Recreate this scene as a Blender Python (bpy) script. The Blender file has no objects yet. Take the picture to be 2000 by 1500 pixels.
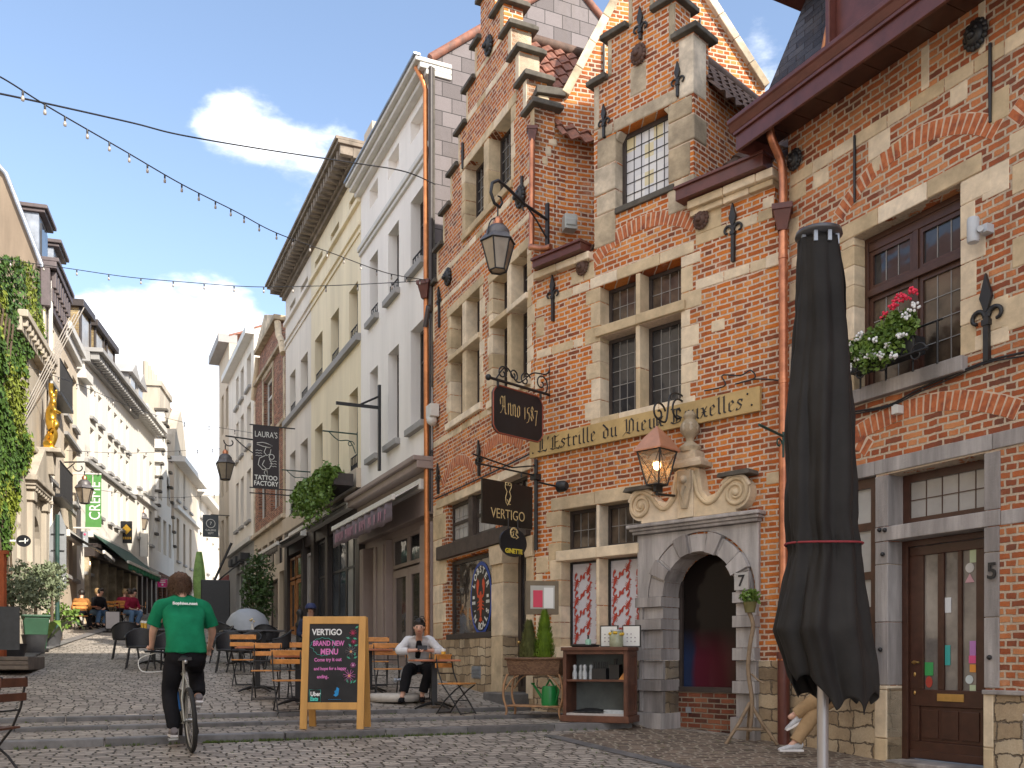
import bpy, bmesh, math, random
from mathutils import Vector, Matrix, noise
from mathutils.geometry import tessellate_polygon
R_ = math.radians
rnd = random.Random(7)
S = bpy.context.scene
C = S.collection
# ------------------------------------------------------------ camera, sky, sun, exposure
FPX, CX, HY = 1850.0, 1000.0, 1290.0
cam = bpy.data.objects.new('camera', bpy.data.cameras.new('camera'))
C.objects.link(cam); S.camera = cam
cam.location = (0, 0, 0); cam.rotation_euler = (R_(90), 0, 0)
cam.data.sensor_width = 36; cam.data.lens = 36*FPX/2000
cam.data.shift_y = (HY-750)/2000
cam.data.clip_start = 0.05; cam.data.clip_end = 2000
SUN_EL, SUN_AZ = 36.0, math.degrees(math.atan2(0.75, -0.66))
w = bpy.data.worlds.new("World"); S.world = w; w.use_nodes = True
nt = w.node_tree; nt.nodes.clear()
def N(nt, t, **k):
    n = nt.nodes.new(t)
    for a, b in k.items():
        if a.startswith('i_'): n.inputs[a[2:].replace('_', ' ')].default_value = b
        else: setattr(n, a, b)
    return n
sky = N(nt, 'ShaderNodeTexSky'); sky.sky_type = 'NISHITA'; sky.sun_disc = False
sky.sun_elevation = R_(SUN_EL); sky.sun_rotation = R_(SUN_AZ)
sky.air_density = 1.0; sky.dust_density = 1.2; sky.ozone_density = 1.0
hs = N(nt, 'ShaderNodeHueSaturation'); hs.inputs['Saturation'].default_value = .94
tc = N(nt, 'ShaderNodeTexCoord')
mp = N(nt, 'ShaderNodeMapping'); mp.inputs['Scale'].default_value = (1, 1, 2.2)
nz = N(nt, 'ShaderNodeTexNoise', i_Scale=6.5, i_Detail=9.0, i_Roughness=0.58)
nz2 = N(nt, 'ShaderNodeTexNoise', i_Scale=1.6, i_Detail=3.0)
L = nt.links.new
L(tc.outputs['Generated'], mp.inputs[0]); L(mp.outputs[0], nz.inputs['Vector']); L(mp.outputs[0], nz2.inputs['Vector'])
def M(op, a, b=None, c=None):
    m = N(nt, 'ShaderNodeMath', operation=op)
    for i, v in enumerate((a, b, c)):
        if v is None: continue
        if hasattr(v, 'is_output'): L(v, m.inputs[i])
        else: m.inputs[i].default_value = v
    return m.outputs[0]
tot = M('MULTIPLY_ADD', nz2.outputs[0], 0.35, -0.24)
tot = M('ADD', tot, M('SUBTRACT', nz.outputs[0], 0.52))
# banks of cumulus low in the street's gap, thinner ones right of it, behind the gables
for (px, py, rad, amp) in ((300, 815, .155, .5), (440, 850, .16, .45), (590, 330, .10, .22), (530, 390, .10, .22), (440, 225, .05, .15), (1480, 80, .08, .3), (1490, 130, .05, .1), (250, 880, .15, .2)):
    d = Vector(((px-CX)/FPX, 1, (HY-py)/FPX)).normalized()
    dp = N(nt, 'ShaderNodeVectorMath', operation='DISTANCE'); L(tc.outputs['Generated'], dp.inputs[0]); dp.inputs[1].default_value = d
    f = M('MULTIPLY_ADD', dp.outputs['Value'], -1.0/rad, 1.0)
    f = M('MAXIMUM', f, 0.0); f = M('POWER', f, 0.7)
    tot = M('MULTIPLY_ADD', f, amp, tot)
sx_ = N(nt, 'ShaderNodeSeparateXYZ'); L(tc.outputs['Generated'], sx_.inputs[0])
# extra cloud added behind the viewer and overhead, unseen, to whiten the fill light
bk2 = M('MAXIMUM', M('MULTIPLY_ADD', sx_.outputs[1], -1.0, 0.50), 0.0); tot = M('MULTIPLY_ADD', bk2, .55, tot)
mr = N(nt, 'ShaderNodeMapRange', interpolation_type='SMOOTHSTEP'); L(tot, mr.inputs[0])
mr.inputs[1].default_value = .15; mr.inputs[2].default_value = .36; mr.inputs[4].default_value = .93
mx = N(nt, 'ShaderNodeMix', data_type='RGBA')
cr = N(nt, 'ShaderNodeValToRGB'); L(nz.outputs[0], cr.inputs[0])
cr.color_ramp.elements[0].position = .36; cr.color_ramp.elements[0].color = (3.3, 3.6, 4.2, 1)
cr.color_ramp.elements[1].position = .60; cr.color_ramp.elements[1].color = (6.7, 6.7, 6.8, 1)
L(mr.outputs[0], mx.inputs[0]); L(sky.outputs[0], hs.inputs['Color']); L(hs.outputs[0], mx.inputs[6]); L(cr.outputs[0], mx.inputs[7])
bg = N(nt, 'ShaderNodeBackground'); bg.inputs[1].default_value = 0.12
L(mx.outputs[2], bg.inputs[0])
wo = N(nt, 'ShaderNodeOutputWorld'); L(bg.outputs[0], wo.inputs[0])
sl = bpy.data.lights.new('sun', 'SUN'); sl.energy = 3.2; sl.angle = R_(0.5); sl.color = (1, .93, .82)
so = bpy.data.objects.new('sun', sl); C.objects.link(so)
sd = Vector((math.sin(R_(SUN_AZ))*math.cos(R_(SUN_EL)), math.cos(R_(SUN_AZ))*math.cos(R_(SUN_EL)), math.sin(R_(SUN_EL))))
so.rotation_euler = sd.to_track_quat('Z', 'Y').to_euler()
S.view_settings.view_transform = 'Standard'; S.view_settings.look = 'None'
S.view_settings.exposure = 1.38; S.view_settings.gamma = 1
S.render.engine = 'CYCLES'

# ------------------------------------------------------------ ground profile (metres below/above the eye)
UX, UY = -.409, .912
def sw(x, y): return UX*x+UY*y, UY*x-UX*y
def sm(a, b, t):
    t = min(1, max(0, (t-a)/(b-a))); return t*t*(3-2*t)
RIS = ((11.15, .075), (12.43, .07), (13.37, .07))
def hgt(x, y):
    s, q = sw(x, y)
    flat = -1.48+.0497*s
    st = -.925
    if s < 11.15: up = flat
    else:
        up = -.925
        if s >= 11.15: up += .075+.012*min(s-11.15, 1.28)
        if s >= 12.43: up += .04+.012*min(s-12.43, .94)
        if s >= 13.37: up += .05+.085*(s-13.37)
    if s > 13.37: flat = -1.48+.0497*13.37+.085*(s-13.37)
    k = sm(6.5, 7.3, q)*(1-sm(13.4, 16, s))
    return up*(1-k)+flat*k if s > 11.15 else flat

# ------------------------------------------------------------ materials
MT = {}
def newmat(name):
    m = bpy.data.materials.new(name); m.use_nodes = True
    t = m.node_tree; b = t.nodes['Principled BSDF']
    return m, t, b
def ramp(t, fac, stops, interp='LINEAR'):
    r = t.nodes.new('ShaderNodeValToRGB'); r.color_ramp.interpolation = interp
    e = r.color_ramp.elements
    while len(e) < len(stops): e.new(0.5)
    for i, (p, c) in enumerate(stops): e[i].position = p; e[i].color = tuple(c)+(1,)
    t.links.new(fac, r.inputs[0]); return r.outputs[0]
def mixc(t, f, a, b, mode='MIX'):
    m = t.nodes.new('ShaderNodeMix'); m.data_type = 'RGBA'; m.blend_type = mode
    for i, v in ((0, f), (6, a), (7, b)):
        if hasattr(v, 'is_output'): t.links.new(v, m.inputs[i])
        else: m.inputs[i].default_value = v if i == 0 else tuple(v)+(1,)
    return m.outputs[2]
def mth(t, op, a, b=None, c=None):
    m = t.nodes.new('ShaderNodeMath'); m.operation = op
    for i, v in enumerate((a, b, c)):
        if v is None: continue
        if hasattr(v, 'is_output'): t.links.new(v, m.inputs[i])
        else: m.inputs[i].default_value = v
    return m.outputs[0]
def noise_t(t, vec, scale, detail=4, rough=.6, dist=0):
    n = t.nodes.new('ShaderNodeTexNoise'); n.inputs['Scale'].default_value = scale
    n.inputs['Detail'].default_value = detail; n.inputs['Roughness'].default_value = rough; n.inputs['Distortion'].default_value = dist
    t.links.new(vec, n.inputs['Vector']); return n
def bump(t, b, h, s=.3, d=.01, prev=None):
    n = t.nodes.new('ShaderNodeBump'); n.inputs['Strength'].default_value = s; n.inputs['Distance'].default_value = d
    t.links.new(h, n.inputs['Height'])
    if prev: t.links.new(prev, n.inputs['Normal'])
    t.links.new(n.outputs[0], b.inputs['Normal']); return n.outputs[0]
def mat(name, col, rough=.7, var=.25, scale=6, metal=0, bmp=.15, col2=None, spec=.5, stain=0, streak=False, dist=.004, isl=0):
    if name in MT: return MT[name]
    m, t, b = newmat(name)
    o = t.nodes.new('ShaderNodeTexCoord').outputs['Object']
    if streak:
        mpn = t.nodes.new('ShaderNodeMapping'); mpn.inputs['Scale'].default_value = (1, 1, .12); t.links.new(o, mpn.inputs[0]); ov = mpn.outputs[0]
    else: ov = o
    n = noise_t(t, ov, scale, 8, .65)
    c2 = col2 or tuple(c*(1-var) for c in col); c1 = tuple(min(1, c*(1+var*.5)) for c in col)
    c = ramp(t, n.outputs[0], ((.3, c2), (.68, c1)))
    if stain:
        n2 = noise_t(t, ov, scale*.3, 6, .7)
        c = mixc(t, mth(t, 'MULTIPLY', ramp(t, n2.outputs[0], ((.45, (0, 0, 0)), (.7, (1, 1, 1)))), stain), c, tuple(x*.35 for x in col))
    if isl:
        g_ = t.nodes.new('ShaderNodeNewGeometry'); hv = t.nodes.new('ShaderNodeHueSaturation'); t.links.new(c, hv.inputs['Color'])
        t.links.new(mth(t, 'MULTIPLY_ADD', g_.outputs['Random Per Island'], isl, 1-isl*.6), hv.inputs['Value']); t.links.new(mth(t, 'MULTIPLY_ADD', g_.outputs['Random Per Island'], -.4, 1.2), hv.inputs['Saturation']); c = hv.outputs[0]
    t.links.new(c, b.inputs['Base Color'])
    b.inputs['Roughness'].default_value = rough; b.inputs['Metallic'].default_value = metal
    b.inputs['Specular IOR Level'].default_value = spec
    if bmp:
        n3 = noise_t(t, o, scale*6, 6, .7); bump(t, b, n3.outputs[0], bmp, dist)
    MT[name] = m; return m
def brickvec(t, dist=.012, dscale=2.2, swap=False, axes='wall', sc2=0, rowrand=0):
    o = t.nodes.new('ShaderNodeTexCoord').outputs['Object']
    s = t.nodes.new('ShaderNodeSeparateXYZ'); t.links.new(o, s.inputs[0])
    n = noise_t(t, o, dscale, 5, .7)
    sn = t.nodes.new('ShaderNodeSeparateColor'); t.links.new(n.outputs['Color'], sn.inputs[0])
    cb = t.nodes.new('ShaderNodeCombineXYZ')
    if axes == 'wall': u = mth(t, 'ADD', s.outputs[0], s.outputs[1]); v = s.outputs[2]
    else: u, v = s.outputs[0], s.outputs[1]
    if swap: u, v = v, u
    if rowrand:
        wn_ = t.nodes.new('ShaderNodeTexWhiteNoise'); wn_.noise_dimensions = '1D'; t.links.new(mth(t, 'FLOOR', mth(t, 'DIVIDE', mth(t, 'MULTIPLY_ADD', sn.outputs[1], dist*2, v), rowrand)), wn_.inputs['W']); u = mth(t, 'ADD', u, wn_.outputs['Value'])
    t.links.new(mth(t, 'MULTIPLY_ADD', sn.outputs[0], dist*2, u), cb.inputs[0])
    t.links.new(mth(t, 'MULTIPLY_ADD', sn.outputs[1], dist*2, v), cb.inputs[1])
    return o, cb.outputs[0]
def bricknode(t, vec, w_, h_, mort, smooth=.35, off=.5, sq=1.0):
    bt = t.nodes.new('ShaderNodeTexBrick')
    for k, v in (('Color1', (0, 0, 0, 1)), ('Color2', (1, 1, 1, 1)), ('Mortar', (.5, .5, .5, 1)), ('Scale', 1), ('Mortar Size', mort), ('Mortar Smooth', smooth), ('Bias', 0), ('Brick Width', w_), ('Row Height', h_)):
        bt.inputs[k].default_value = v
    bt.offset = off; bt.offset_frequency = 2; bt.squash = sq; bt.squash_frequency = 2
    t.links.new(vec, bt.inputs['Vector']); return bt
def brickmat(name, stops, mortar, w_=.215, h_=.0705, mort=.0115, dist=.016, rough=.85, dirt=.5, bs=.75, swap=False, axes='wall', dscale=2.4, smooth=.35, dirtcol=(.05, .04, .035), sq=1.0, patch=.5):
    m, t, b = newmat(name)
    o, v = brickvec(t, dist, dscale, swap, axes, 0, h_ if axes == 'floor' else 0)
    bt = bricknode(t, v, w_, h_, mort, smooth, sq=sq)
    # half bricks mixed in: a second brick grid of headers chosen by a soft patchy mask
    n = noise_t(t, o, 9, 6, .7)
    npt = noise_t(t, o, .55, 3, .6)
    rnd_ = mth(t, 'MULTIPLY_ADD', n.outputs[0], .55, mth(t, 'MULTIPLY_ADD', bt.outputs['Color'], .72, -.14))
    rnd_ = mth(t, 'ADD', rnd_, mth(t, 'MULTIPLY_ADD', npt.outputs[0], patch, -patch*.5))
    c = ramp(t, rnd_, stops)
    nf = noise_t(t, o, 60, 4, .8)
    c = mixc(t, .25, c, ramp(t, nf.outputs[0], ((.3, (.25, .25, .25)), (.7, (.85, .85, .85)))), 'OVERLAY')
    nm = noise_t(t, o, 25, 5, .8)
    mfac = mth(t, 'MULTIPLY_ADD', mth(t, 'SUBTRACT', nm.outputs[0], .5), .9, bt.outputs['Fac'])
    mfac = ramp(t, mfac, ((.3, (0, 0, 0)), (.62, (1, 1, 1))))
    mc = ramp(t, nm.outputs[0], ((.3, tuple(x*.6 for x in mortar)), (.7, mortar)))
    c = mixc(t, mfac, c, mc)
    nd = noise_t(t, o, .9, 8, .7)
    if axes == 'wall':
        mps = t.nodes.new('ShaderNodeMapping'); mps.inputs['Scale'].default_value = (2.2, 2.2, .25); t.links.new(o, mps.inputs[0]); ns = noise_t(t, mps.outputs[0], 1.3, 6, .65)
        c = mixc(t, mth(t, 'MULTIPLY', ramp(t, ns.outputs[0], ((.52, (0, 0, 0)), (.78, (1, 1, 1)))), .4), c, (.13, .10, .075))
        nw = noise_t(t, o, 1.7, 7, .75); c = mixc(t, mth(t, 'MULTIPLY', ramp(t, nw.outputs[0], ((.58, (0, 0, 0)), (.7, (1, 1, 1)))), .35), c, mortar)
    c = mixc(t, mth(t, 'MULTIPLY', ramp(t, nd.outputs[0], ((.5, (0, 0, 0)), (.72, (1, 1, 1)))), dirt), c, dirtcol)
    t.links.new(c, b.inputs['Base Color']); b.inputs['Roughness'].default_value = rough
    b.inputs['Specular IOR Level'].default_value = .15
    h = mth(t, 'MULTIPLY_ADD', n.outputs[0], .5, mth(t, 'SUBTRACT', 1.0, bt.outputs['Fac']))
    h = mth(t, 'MULTIPLY_ADD', bt.outputs['Color'], .35, h)
    h = mth(t, 'MULTIPLY_ADD', nf.outputs[0], .35, h)
    bump(t, b, h, bs, .018)
    MT[name] = m; return m
BR = ((.06, (.15, .058, .036)), (.24, (.30, .082, .032)), (.45, (.47, .125, .028)), (.7, (.60, .185, .036)), (.92, (.66, .29, .10)))
m_brick = brickmat('old_orange_brick', BR, (.80, .62, .48), .235, .0705, .0135, .024, sq=.5, dirt=.35)
m_brickR = brickmat('weathered_red_brick', ((.1, (.17, .064, .042)), (.32, (.31, .088, .04)), (.58, (.47, .14, .05)), (.85, (.58, .25, .11))), (.70, .56, .42), .25, .0765, .014, .03, sq=.5, dirt=.35)
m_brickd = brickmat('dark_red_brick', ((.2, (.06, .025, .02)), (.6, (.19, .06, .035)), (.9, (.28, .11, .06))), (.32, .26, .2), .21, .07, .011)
m_brickf = brickmat('far_red_brick', ((.2, (.14, .05, .035)), (.55, (.30, .10, .055)), (.9, (.42, .2, .12))), (.45, .36, .28), .21, .07, .012)
m_brickv = brickmat('upright_orange_brick', BR, (.60, .43, .31), .215, .0705, .0115, .01, swap=True)
m_rubble = brickmat('rubble_limestone', ((.1, (.26, .19, .12)), (.5, (.45, .34, .22)), (.9, (.58, .47, .33))), (.24, .19, .14), .36, .165, .012, .09, sq=.7, dscale=3.2, dirt=.45, bs=1.0, smooth=.8)
m_slate = brickmat('dark_slate', ((.2, (.035, .036, .045)), (.8, (.085, .088, .105))), (.012, .012, .014), .28, .12, .006, .002, .45, .2, .8)
m_slatep = brickmat('mauve_fibre_slate', ((.2, (.125, .107, .108)), (.8, (.185, .16, .162))), (.05, .045, .045), .42, .3, .009, .001, .6, .15, .5, dirtcol=(.1, .09, .09))
m_cob = brickmat('street_setts', ((.12, (.25, .22, .19)), (.45, (.38, .335, .29)), (.8, (.49, .43, .37)), (.97, (.58, .51, .43))), (.10, .09, .07), .18, .115, .017, .06, .55, .35, 1.0, axes='floor', dscale=3.2, smooth=.9, dirtcol=(.06, .055, .05))
m_cob2 = brickmat('pale_jointed_cobbles', ((.12, (.075, .052, .042)), (.45, (.15, .11, .085)), (.9, (.27, .20, .15))), (.50, .43, .34), .16, .12, .021, .09, .6, .3, 1.0, axes='floor', dscale=4.5, smooth=.7)
m_stone = mat('pale_sandstone', (.73, .585, .40), .85, .3, 3.5, bmp=.7, stain=.38, isl=.4, dist=.008)
m_stoneG = mat('grimy_sandstone', (.60, .49, .35), .9, .55, 2.5, bmp=.8, stain=.8, isl=.5, dist=.01)
m_blue = mat('blue_limestone', (.42, .385, .37), .7, .45, 5, bmp=.8, stain=.8, streak=True, isl=.45, dist=.008)
m_kerb = mat('kerb_bluestone', (.17, .165, .165), .42, .45, 5, bmp=.5, isl=.45)
m_cap = mat('dark_coping_stone', (.105, .092, .075), .9, .5, 5, bmp=.5)
m_wood = mat('dark_brown_paint', (.068, .028, .018), .35, .3, 8, bmp=.1)
m_woodR = mat('red_brown_paint', (.12, .035, .026), .38, .3, 6, bmp=.1)
m_black = mat('black_iron', (.018, .018, .02), .45, .3, 12, bmp=.2)
m_frame = mat('charcoal_window_paint', (.05, .038, .034), .5, .3, 8, bmp=.1)
m_copper = mat('copper_pipe', (.62, .26, .14), .38, .25, 5, metal=.85, bmp=.1, col2=(.33, .13, .08))
m_pipeor = mat('orange_copper_pipe', (.60, .23, .085), .4, .3, 5, metal=.6, bmp=.1)
m_lead = mat('lead_came', (.30, .29, .28), .5, .2, 10, bmp=0)
m_zinc = mat('zinc', (.36, .39, .44), .45, .4, 3, metal=.6, bmp=.1)
m_white = mat('white_render', (.86, .82, .775), .85, .1, 1.4, bmp=.15, stain=.14, streak=True)
m_cream = mat('cream_render', (.82, .72, .52), .85, .14, 1.5, bmp=.15, stain=.22, streak=True)
m_offw = mat('offwhite_render', (.76, .70, .62), .85, .14, 1.5, bmp=.15, stain=.2, streak=True)
m_beige = mat('beige_render', (.56, .47, .36), .85, .12, 1.5, bmp=.1, stain=.2, streak=True)
m_mauve = mat('mauve_grey_paint', (.30, .235, .21), .6, .1, 2, bmp=.06, stain=.08)
m_grey = mat('grey_render', (.33, .32, .31), .8, .12, 2, bmp=.1, stain=.2)
m_brownw = mat('brown_cement_render', (.26, .20, .145), .95, .3, 1.6, bmp=.5, stain=.4, streak=True)
m_tile = mat('clay_pantile', (.26, .10, .062), .7, .5, 7, bmp=.35, col2=(.12, .065, .05))
m_tileD = mat('brown_clay_pantile', (.12, .07, .05), .75, .5, 7, bmp=.35)
m_trim = mat('painted_trim', (.62, .60, .56), .6, .12, 4, bmp=.05)
m_gold = mat('gilding', (.85, .52, .08), .28, .2, 8, metal=.9, bmp=.2)
m_red = mat('oxide_red_paint', (.30, .04, .03), .55, .2, 5)
m_plum = mat('plum_cornice_paint', (.11, .085, .085), .6, .25, 6)
def glassmat(name, col=(.02, .02, .022), rough=.06, var=.6, tint=None, spec=.9, scale=1.6):
    m, t, b = newmat(name)
    o = t.nodes.new('ShaderNodeTexCoord').outputs['Object']
    n = noise_t(t, o, scale, 5, .6)
    c = ramp(t, n.outputs[0], ((.35, col), (.65, tint or tuple(min(1, x*(1+var*3)) for x in col))))
    t.links.new(c, b.inputs['Base Color']); b.inputs['Roughness'].default_value = rough
    b.inputs['Specular IOR Level'].default_value = spec*.7
    n2 = noise_t(t, o, 2.2, 2, .5); bump(t, b, n2.outputs[0], .3, .03)
    MT[name] = m; return m
g_dark = glassmat('dark_window_glass')
g_warm = glassmat('warm_dim_glass', (.03, .022, .017), .12, tint=(.14, .10, .07), scale=3)
g_sky = glassmat('reflecting_glass', (.03, .035, .045), .04, tint=(.10, .12, .14))
g_pale = glassmat('curtained_glass', (.32, .31, .30), .2, tint=(.42, .41, .4), spec=.6)
g_shop = glassmat('shop_glass', (.022, .02, .02), .05, tint=(.09, .075, .06), scale=1.1)

# ------------------------------------------------------------ mesh builder
class MB:
    def __init__(s): s.v = []; s.f = []; s.m = Matrix.Identity(4); s.sm = []
    def add(s, vs, fs, smooth=False):
        o = len(s.v); s.v += [tuple(s.m @ Vector(v)) for v in vs]
        s.f += [tuple(i+o for i in f) for f in fs]; s.sm += [smooth]*len(fs); return s
    def box(s, x0, x1, y0, y1, z0, z1):
        vs = [(x, y, z) for x in (x0, x1) for y in (y0, y1) for z in (z0, z1)]
        return s.add(vs, [(0, 1, 3, 2), (4, 6, 7, 5), (0, 4, 5, 1), (2, 3, 7, 6), (0, 2, 6, 4), (1, 5, 7, 3)])
    def cb(s, c, d):
        return s.box(c[0]-d[0]/2, c[0]+d[0]/2, c[1]-d[1]/2, c[1]+d[1]/2, c[2]-d[2]/2, c[2]+d[2]/2)
    def prism(s, poly, y0, y1, holes=(), back=True, sides=True):
        """poly in (x,z), extruded along y"""
        loops = [list(poly)]+[list(h) for h in holes]
        tris = tessellate_polygon([[Vector((p[0], p[1], 0)) for p in l] for l in loops])
        pts = [p for l in loops for p in l]; n = len(pts)
        vs = [(p[0], y0, p[1]) for p in pts]+[(p[0], y1, p[1]) for p in pts]
        fs = []
        for tr in tris:
            a, b, c = (pts[i] for i in tr)
            cr = (b[0]-a[0])*(c[1]-a[1])-(b[1]-a[1])*(c[0]-a[0])
            t3 = tuple(tr) if cr > 0 else tuple(reversed(tr))
            fs.append(t3)
            if back: fs.append(tuple(i+n for i in reversed(t3)))
        o = 0
        for li, l in enumerate(loops):
            k = len(l)
            ar = sum(l[i][0]*l[(i+1) % k][1]-l[(i+1) % k][0]*l[i][1] for i in range(k))
            for i in range(k):
                a, b = o+i, o+(i+1) % k
                q = (a, a+n, b+n, b) if (ar > 0) == (li == 0) else (b, b+n, a+n, a)
                if li == 0 and ar > 0 or li > 0 and ar < 0 or True:
                    if sides: fs.append(q)
            o += k
        return s.add(vs, fs)
    def tube(s, pts, r, seg=8, closed=False, cap=True, smooth=True):
        P = [Vector(p) for p in pts]; n = len(P)
        rs = r if isinstance(r, (list, tuple)) else [r]*n
        vs = []; up = None
        for i in range(n):
            if closed: t = (P[(i+1) % n]-P[i-1])
            else: t = P[min(i+1, n-1)]-P[max(i-1, 0)]
            if t.length < 1e-9: t = Vector((0, 0, 1))
            t.normalize()
            if up is None:
                up = Vector((0, 0, 1)) if abs(t.z) < .9 else Vector((1, 0, 0))
            a = t.cross(up)
            if a.length < 1e-4: a = t.cross(Vector((0, 1, 0.1)))
            a.normalize(); b = a.cross(t).normalized(); up = b
            for k in range(seg):
                an = 2*math.pi*k/seg
                vs.append(P[i]+(a*math.cos(an)+b*math.sin(an))*rs[i])
        fs = []
        for i in range(n if closed else n-1):
            j = (i+1) % n
            for k in range(seg):
                k2 = (k+1) % seg
                fs.append((i*seg+k, i*seg+k2, j*seg+k2, j*seg+k))
        s.add(vs, fs, smooth)
        if cap and not closed:
            s.add([vs[k] for k in range(seg)], [tuple(range(seg))]); s.add([vs[(n-1)*seg+k] for k in range(seg)], [tuple(reversed(range(seg)))])
        return s
    def bar(s, a, b, w_, h_):
        """rectangular bar a->b, w horizontal-ish, h other"""
        a = Vector(a); b = Vector(b); t = (b-a).normalized()
        u = Vector((0, 0, 1)) if abs(t.z) < .95 else Vector((0, 1, 0))
        x = t.cross(u).normalized(); y = x.cross(t)
        vs = []
        for p in (a, b):
            for i, j in ((-1, -1), (1, -1), (1, 1), (-1, 1)): vs.append(p+x*w_/2*i+y*h_/2*j)
        return s.add(vs, [(0, 1, 2, 3), (7, 6, 5, 4), (0, 4, 5, 1), (1, 5, 6, 2), (2, 6, 7, 3), (3, 7, 4, 0)])
    def lathe(s, prof, c=(0, 0, 0), seg=20, axis='z', a0=0, a1=2*math.pi, smooth=True):
        full = abs(a1-a0-2*math.pi) < 1e-6; n = seg if full else seg+1
        vs = []
        for (r, z) in prof:
            for k in range(n):
                a = a0+(a1-a0)*k/seg
                p = (r*math.cos(a), r*math.sin(a), z)
                if axis == 'y': p = (p[0], p[2], p[1])
                if axis == 'x': p = (p[2], p[0], p[1])
                vs.append((p[0]+c[0], p[1]+c[1], p[2]+c[2]))
        fs = []
        for i in range(len(prof)-1):
            for k in range(seg):
                k2 = (k+1) % n
                fs.append((i*n+k, i*n+k2, (i+1)*n+k2, (i+1)*n+k))
        s.add(vs, fs, smooth)
        if full:
            if prof[0][0] > 1e-4: s.add([vs[k] for k in range(n)], [tuple(reversed(range(n)))])
            if prof[-1][0] > 1e-4: s.add([vs[(len(prof)-1)*n+k] for k in range(n)], [tuple(range(n))])
        return s
    def ball(s, c, r, seg=12, rings=8, sq=(1, 1, 1)):
        prof = [(r*math.sin(math.pi*i/rings)+(0 if 0 < i < rings else 1e-5), -r*math.cos(math.pi*i/rings)) for i in range(rings+1)]
        m0 = s.m; s.m = m0 @ Matrix.Translation(c) @ Matrix.Diagonal((sq[0], sq[1], sq[2], 1))
        s.lathe(prof, (0, 0, 0), seg); s.m = m0; return s
    def grid(s, fn, nu, nv, smooth=True, flip=False):
        vs = [fn(i/nu, j/nv) for j in range(nv+1) for i in range(nu+1)]
        fs = [(j*(nu+1)+i, j*(nu+1)+i+1, (j+1)*(nu+1)+i+1, (j+1)*(nu+1)+i) for j in range(nv) for i in range(nu)]
        if flip: fs = [tuple(reversed(f)) for f in fs]
        return s.add(vs, fs, smooth)
    def build(s, name, m, parent=None, bevel=0, seg=2, smooth=None):
        me = bpy.data.meshes.new(name); me.from_pydata(s.v, [], s.f)
        me.polygons.foreach_set('use_smooth', s.sm if smooth is None else [smooth]*len(s.f))
        if m: me.materials.append(m)
        me.update(); o = bpy.data.objects.new(name, me); C.objects.link(o)
        if parent: o.parent = parent
        if bevel:
            b = o.modifiers.new('b', 'BEVEL'); b.width = bevel; b.segments = seg; b.limit_method = 'ANGLE'; b.angle_limit = R_(40)
        return o
def tag(o, label, cat, group=None, kind=None):
    if label: o['label'] = label
    if cat: o['category'] = cat
    if group: o['group'] = group
    if kind: o['kind'] = kind
    return o
def thing(name, label, cat, loc=(0, 0, 0), rz=0, group=None):
    o = bpy.data.objects.new(name, None); C.objects.link(o); o.location = loc; o.rotation_euler = (0, 0, rz)
    o.empty_display_size = .1
    return tag(o, label, cat, group)
def dup(root, loc=None, rz=None, label=None):
    r = root.copy(); C.objects.link(r)
    if loc is not None: r.location = loc
    if rz is not None: r.rotation_euler = (0, 0, rz)
    if label: r['label'] = label
    for ch in list(root.children):
        c = ch.copy(); C.objects.link(c); c.parent = r
        for g in list(ch.children):
            d = g.copy(); C.objects.link(d); d.parent = c
    return r
def at(px, py, d): return Vector(((px-CX)/FPX*d, d, (HY-py)/FPX*d))
def gnd(px, py):
    """ground point under a pixel of the photograph"""
    lo = 5.0
    while lo < 90:
        p = at(px, py, lo)
        if p.z <= hgt(p.x, p.y): break
        lo += .02
    if px < 125:
        q = max(QLIM(px), 17)
        if p.y > q: p.x *= q/p.y; p.y = q
    return Vector((p.x, p.y, hgt(p.x, p.y)))
def QLIM(px):
    # keep clear of the left-hand house fronts
    r = (px-CX)/FPX; t = (-11.9-r*22)/(r*.958+.285); return 22+.958*t-4.6
def gpx(px, d):
    x = (px-CX)/FPX*d; return Vector((x, d, hgt(x, d)))
def bez(pts, n=8):
    """catmull-rom through points"""
    P = [Vector(p) for p in pts]; out = []
    for i in range(len(P)-1):
        p0 = P[max(i-1, 0)]; p1 = P[i]; p2 = P[i+1]; p3 = P[min(i+2, len(P)-1)]
        for k in range(n):
            t = k/n
            out.append(.5*((2*p1)+(p2-p0)*t+(2*p0-5*p1+4*p2-p3)*t*t+(3*p1-p0-3*p2+p3)*t**3))
    out.append(P[-1]); return out
def spiral(c, r0, r1, a0, a1, n=28, y=0):
    out = []
    for i in range(n+1):
        t = i/n; r = r0+(r1-r0)*t; a = a0+(a1-a0)*t
        out.append((c[0]+r*math.cos(a), y, c[1]+r*math.sin(a)))
    return out
def textmesh(s, size, mat_, parent, loc, name='lettering', rot=(R_(90), 0, 0), depth=.003, sx=1.0, align='CENTER', sp=1.0, bold=0.0):
    cu = bpy.data.curves.new(name, 'FONT'); cu.body = s; cu.size = size; cu.extrude = depth; cu.align_x = align; cu.align_y = 'CENTER'
    cu.space_character = sp; cu.offset = bold; cu.resolution_u = 3
    o = bpy.data.objects.new(name, cu); C.objects.link(o)
    dg = bpy.context.evaluated_depsgraph_get(); me = bpy.data.meshes.new_from_object(o.evaluated_get(dg))
    bpy.data.objects.remove(o); me.materials.clear(); me.materials.append(mat_)
    q = bpy.data.objects.new(name, me); C.objects.link(q); q.parent = parent
    q.location = loc; q.rotation_euler = rot; q.scale = (sx, 1, 1); return q

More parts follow.
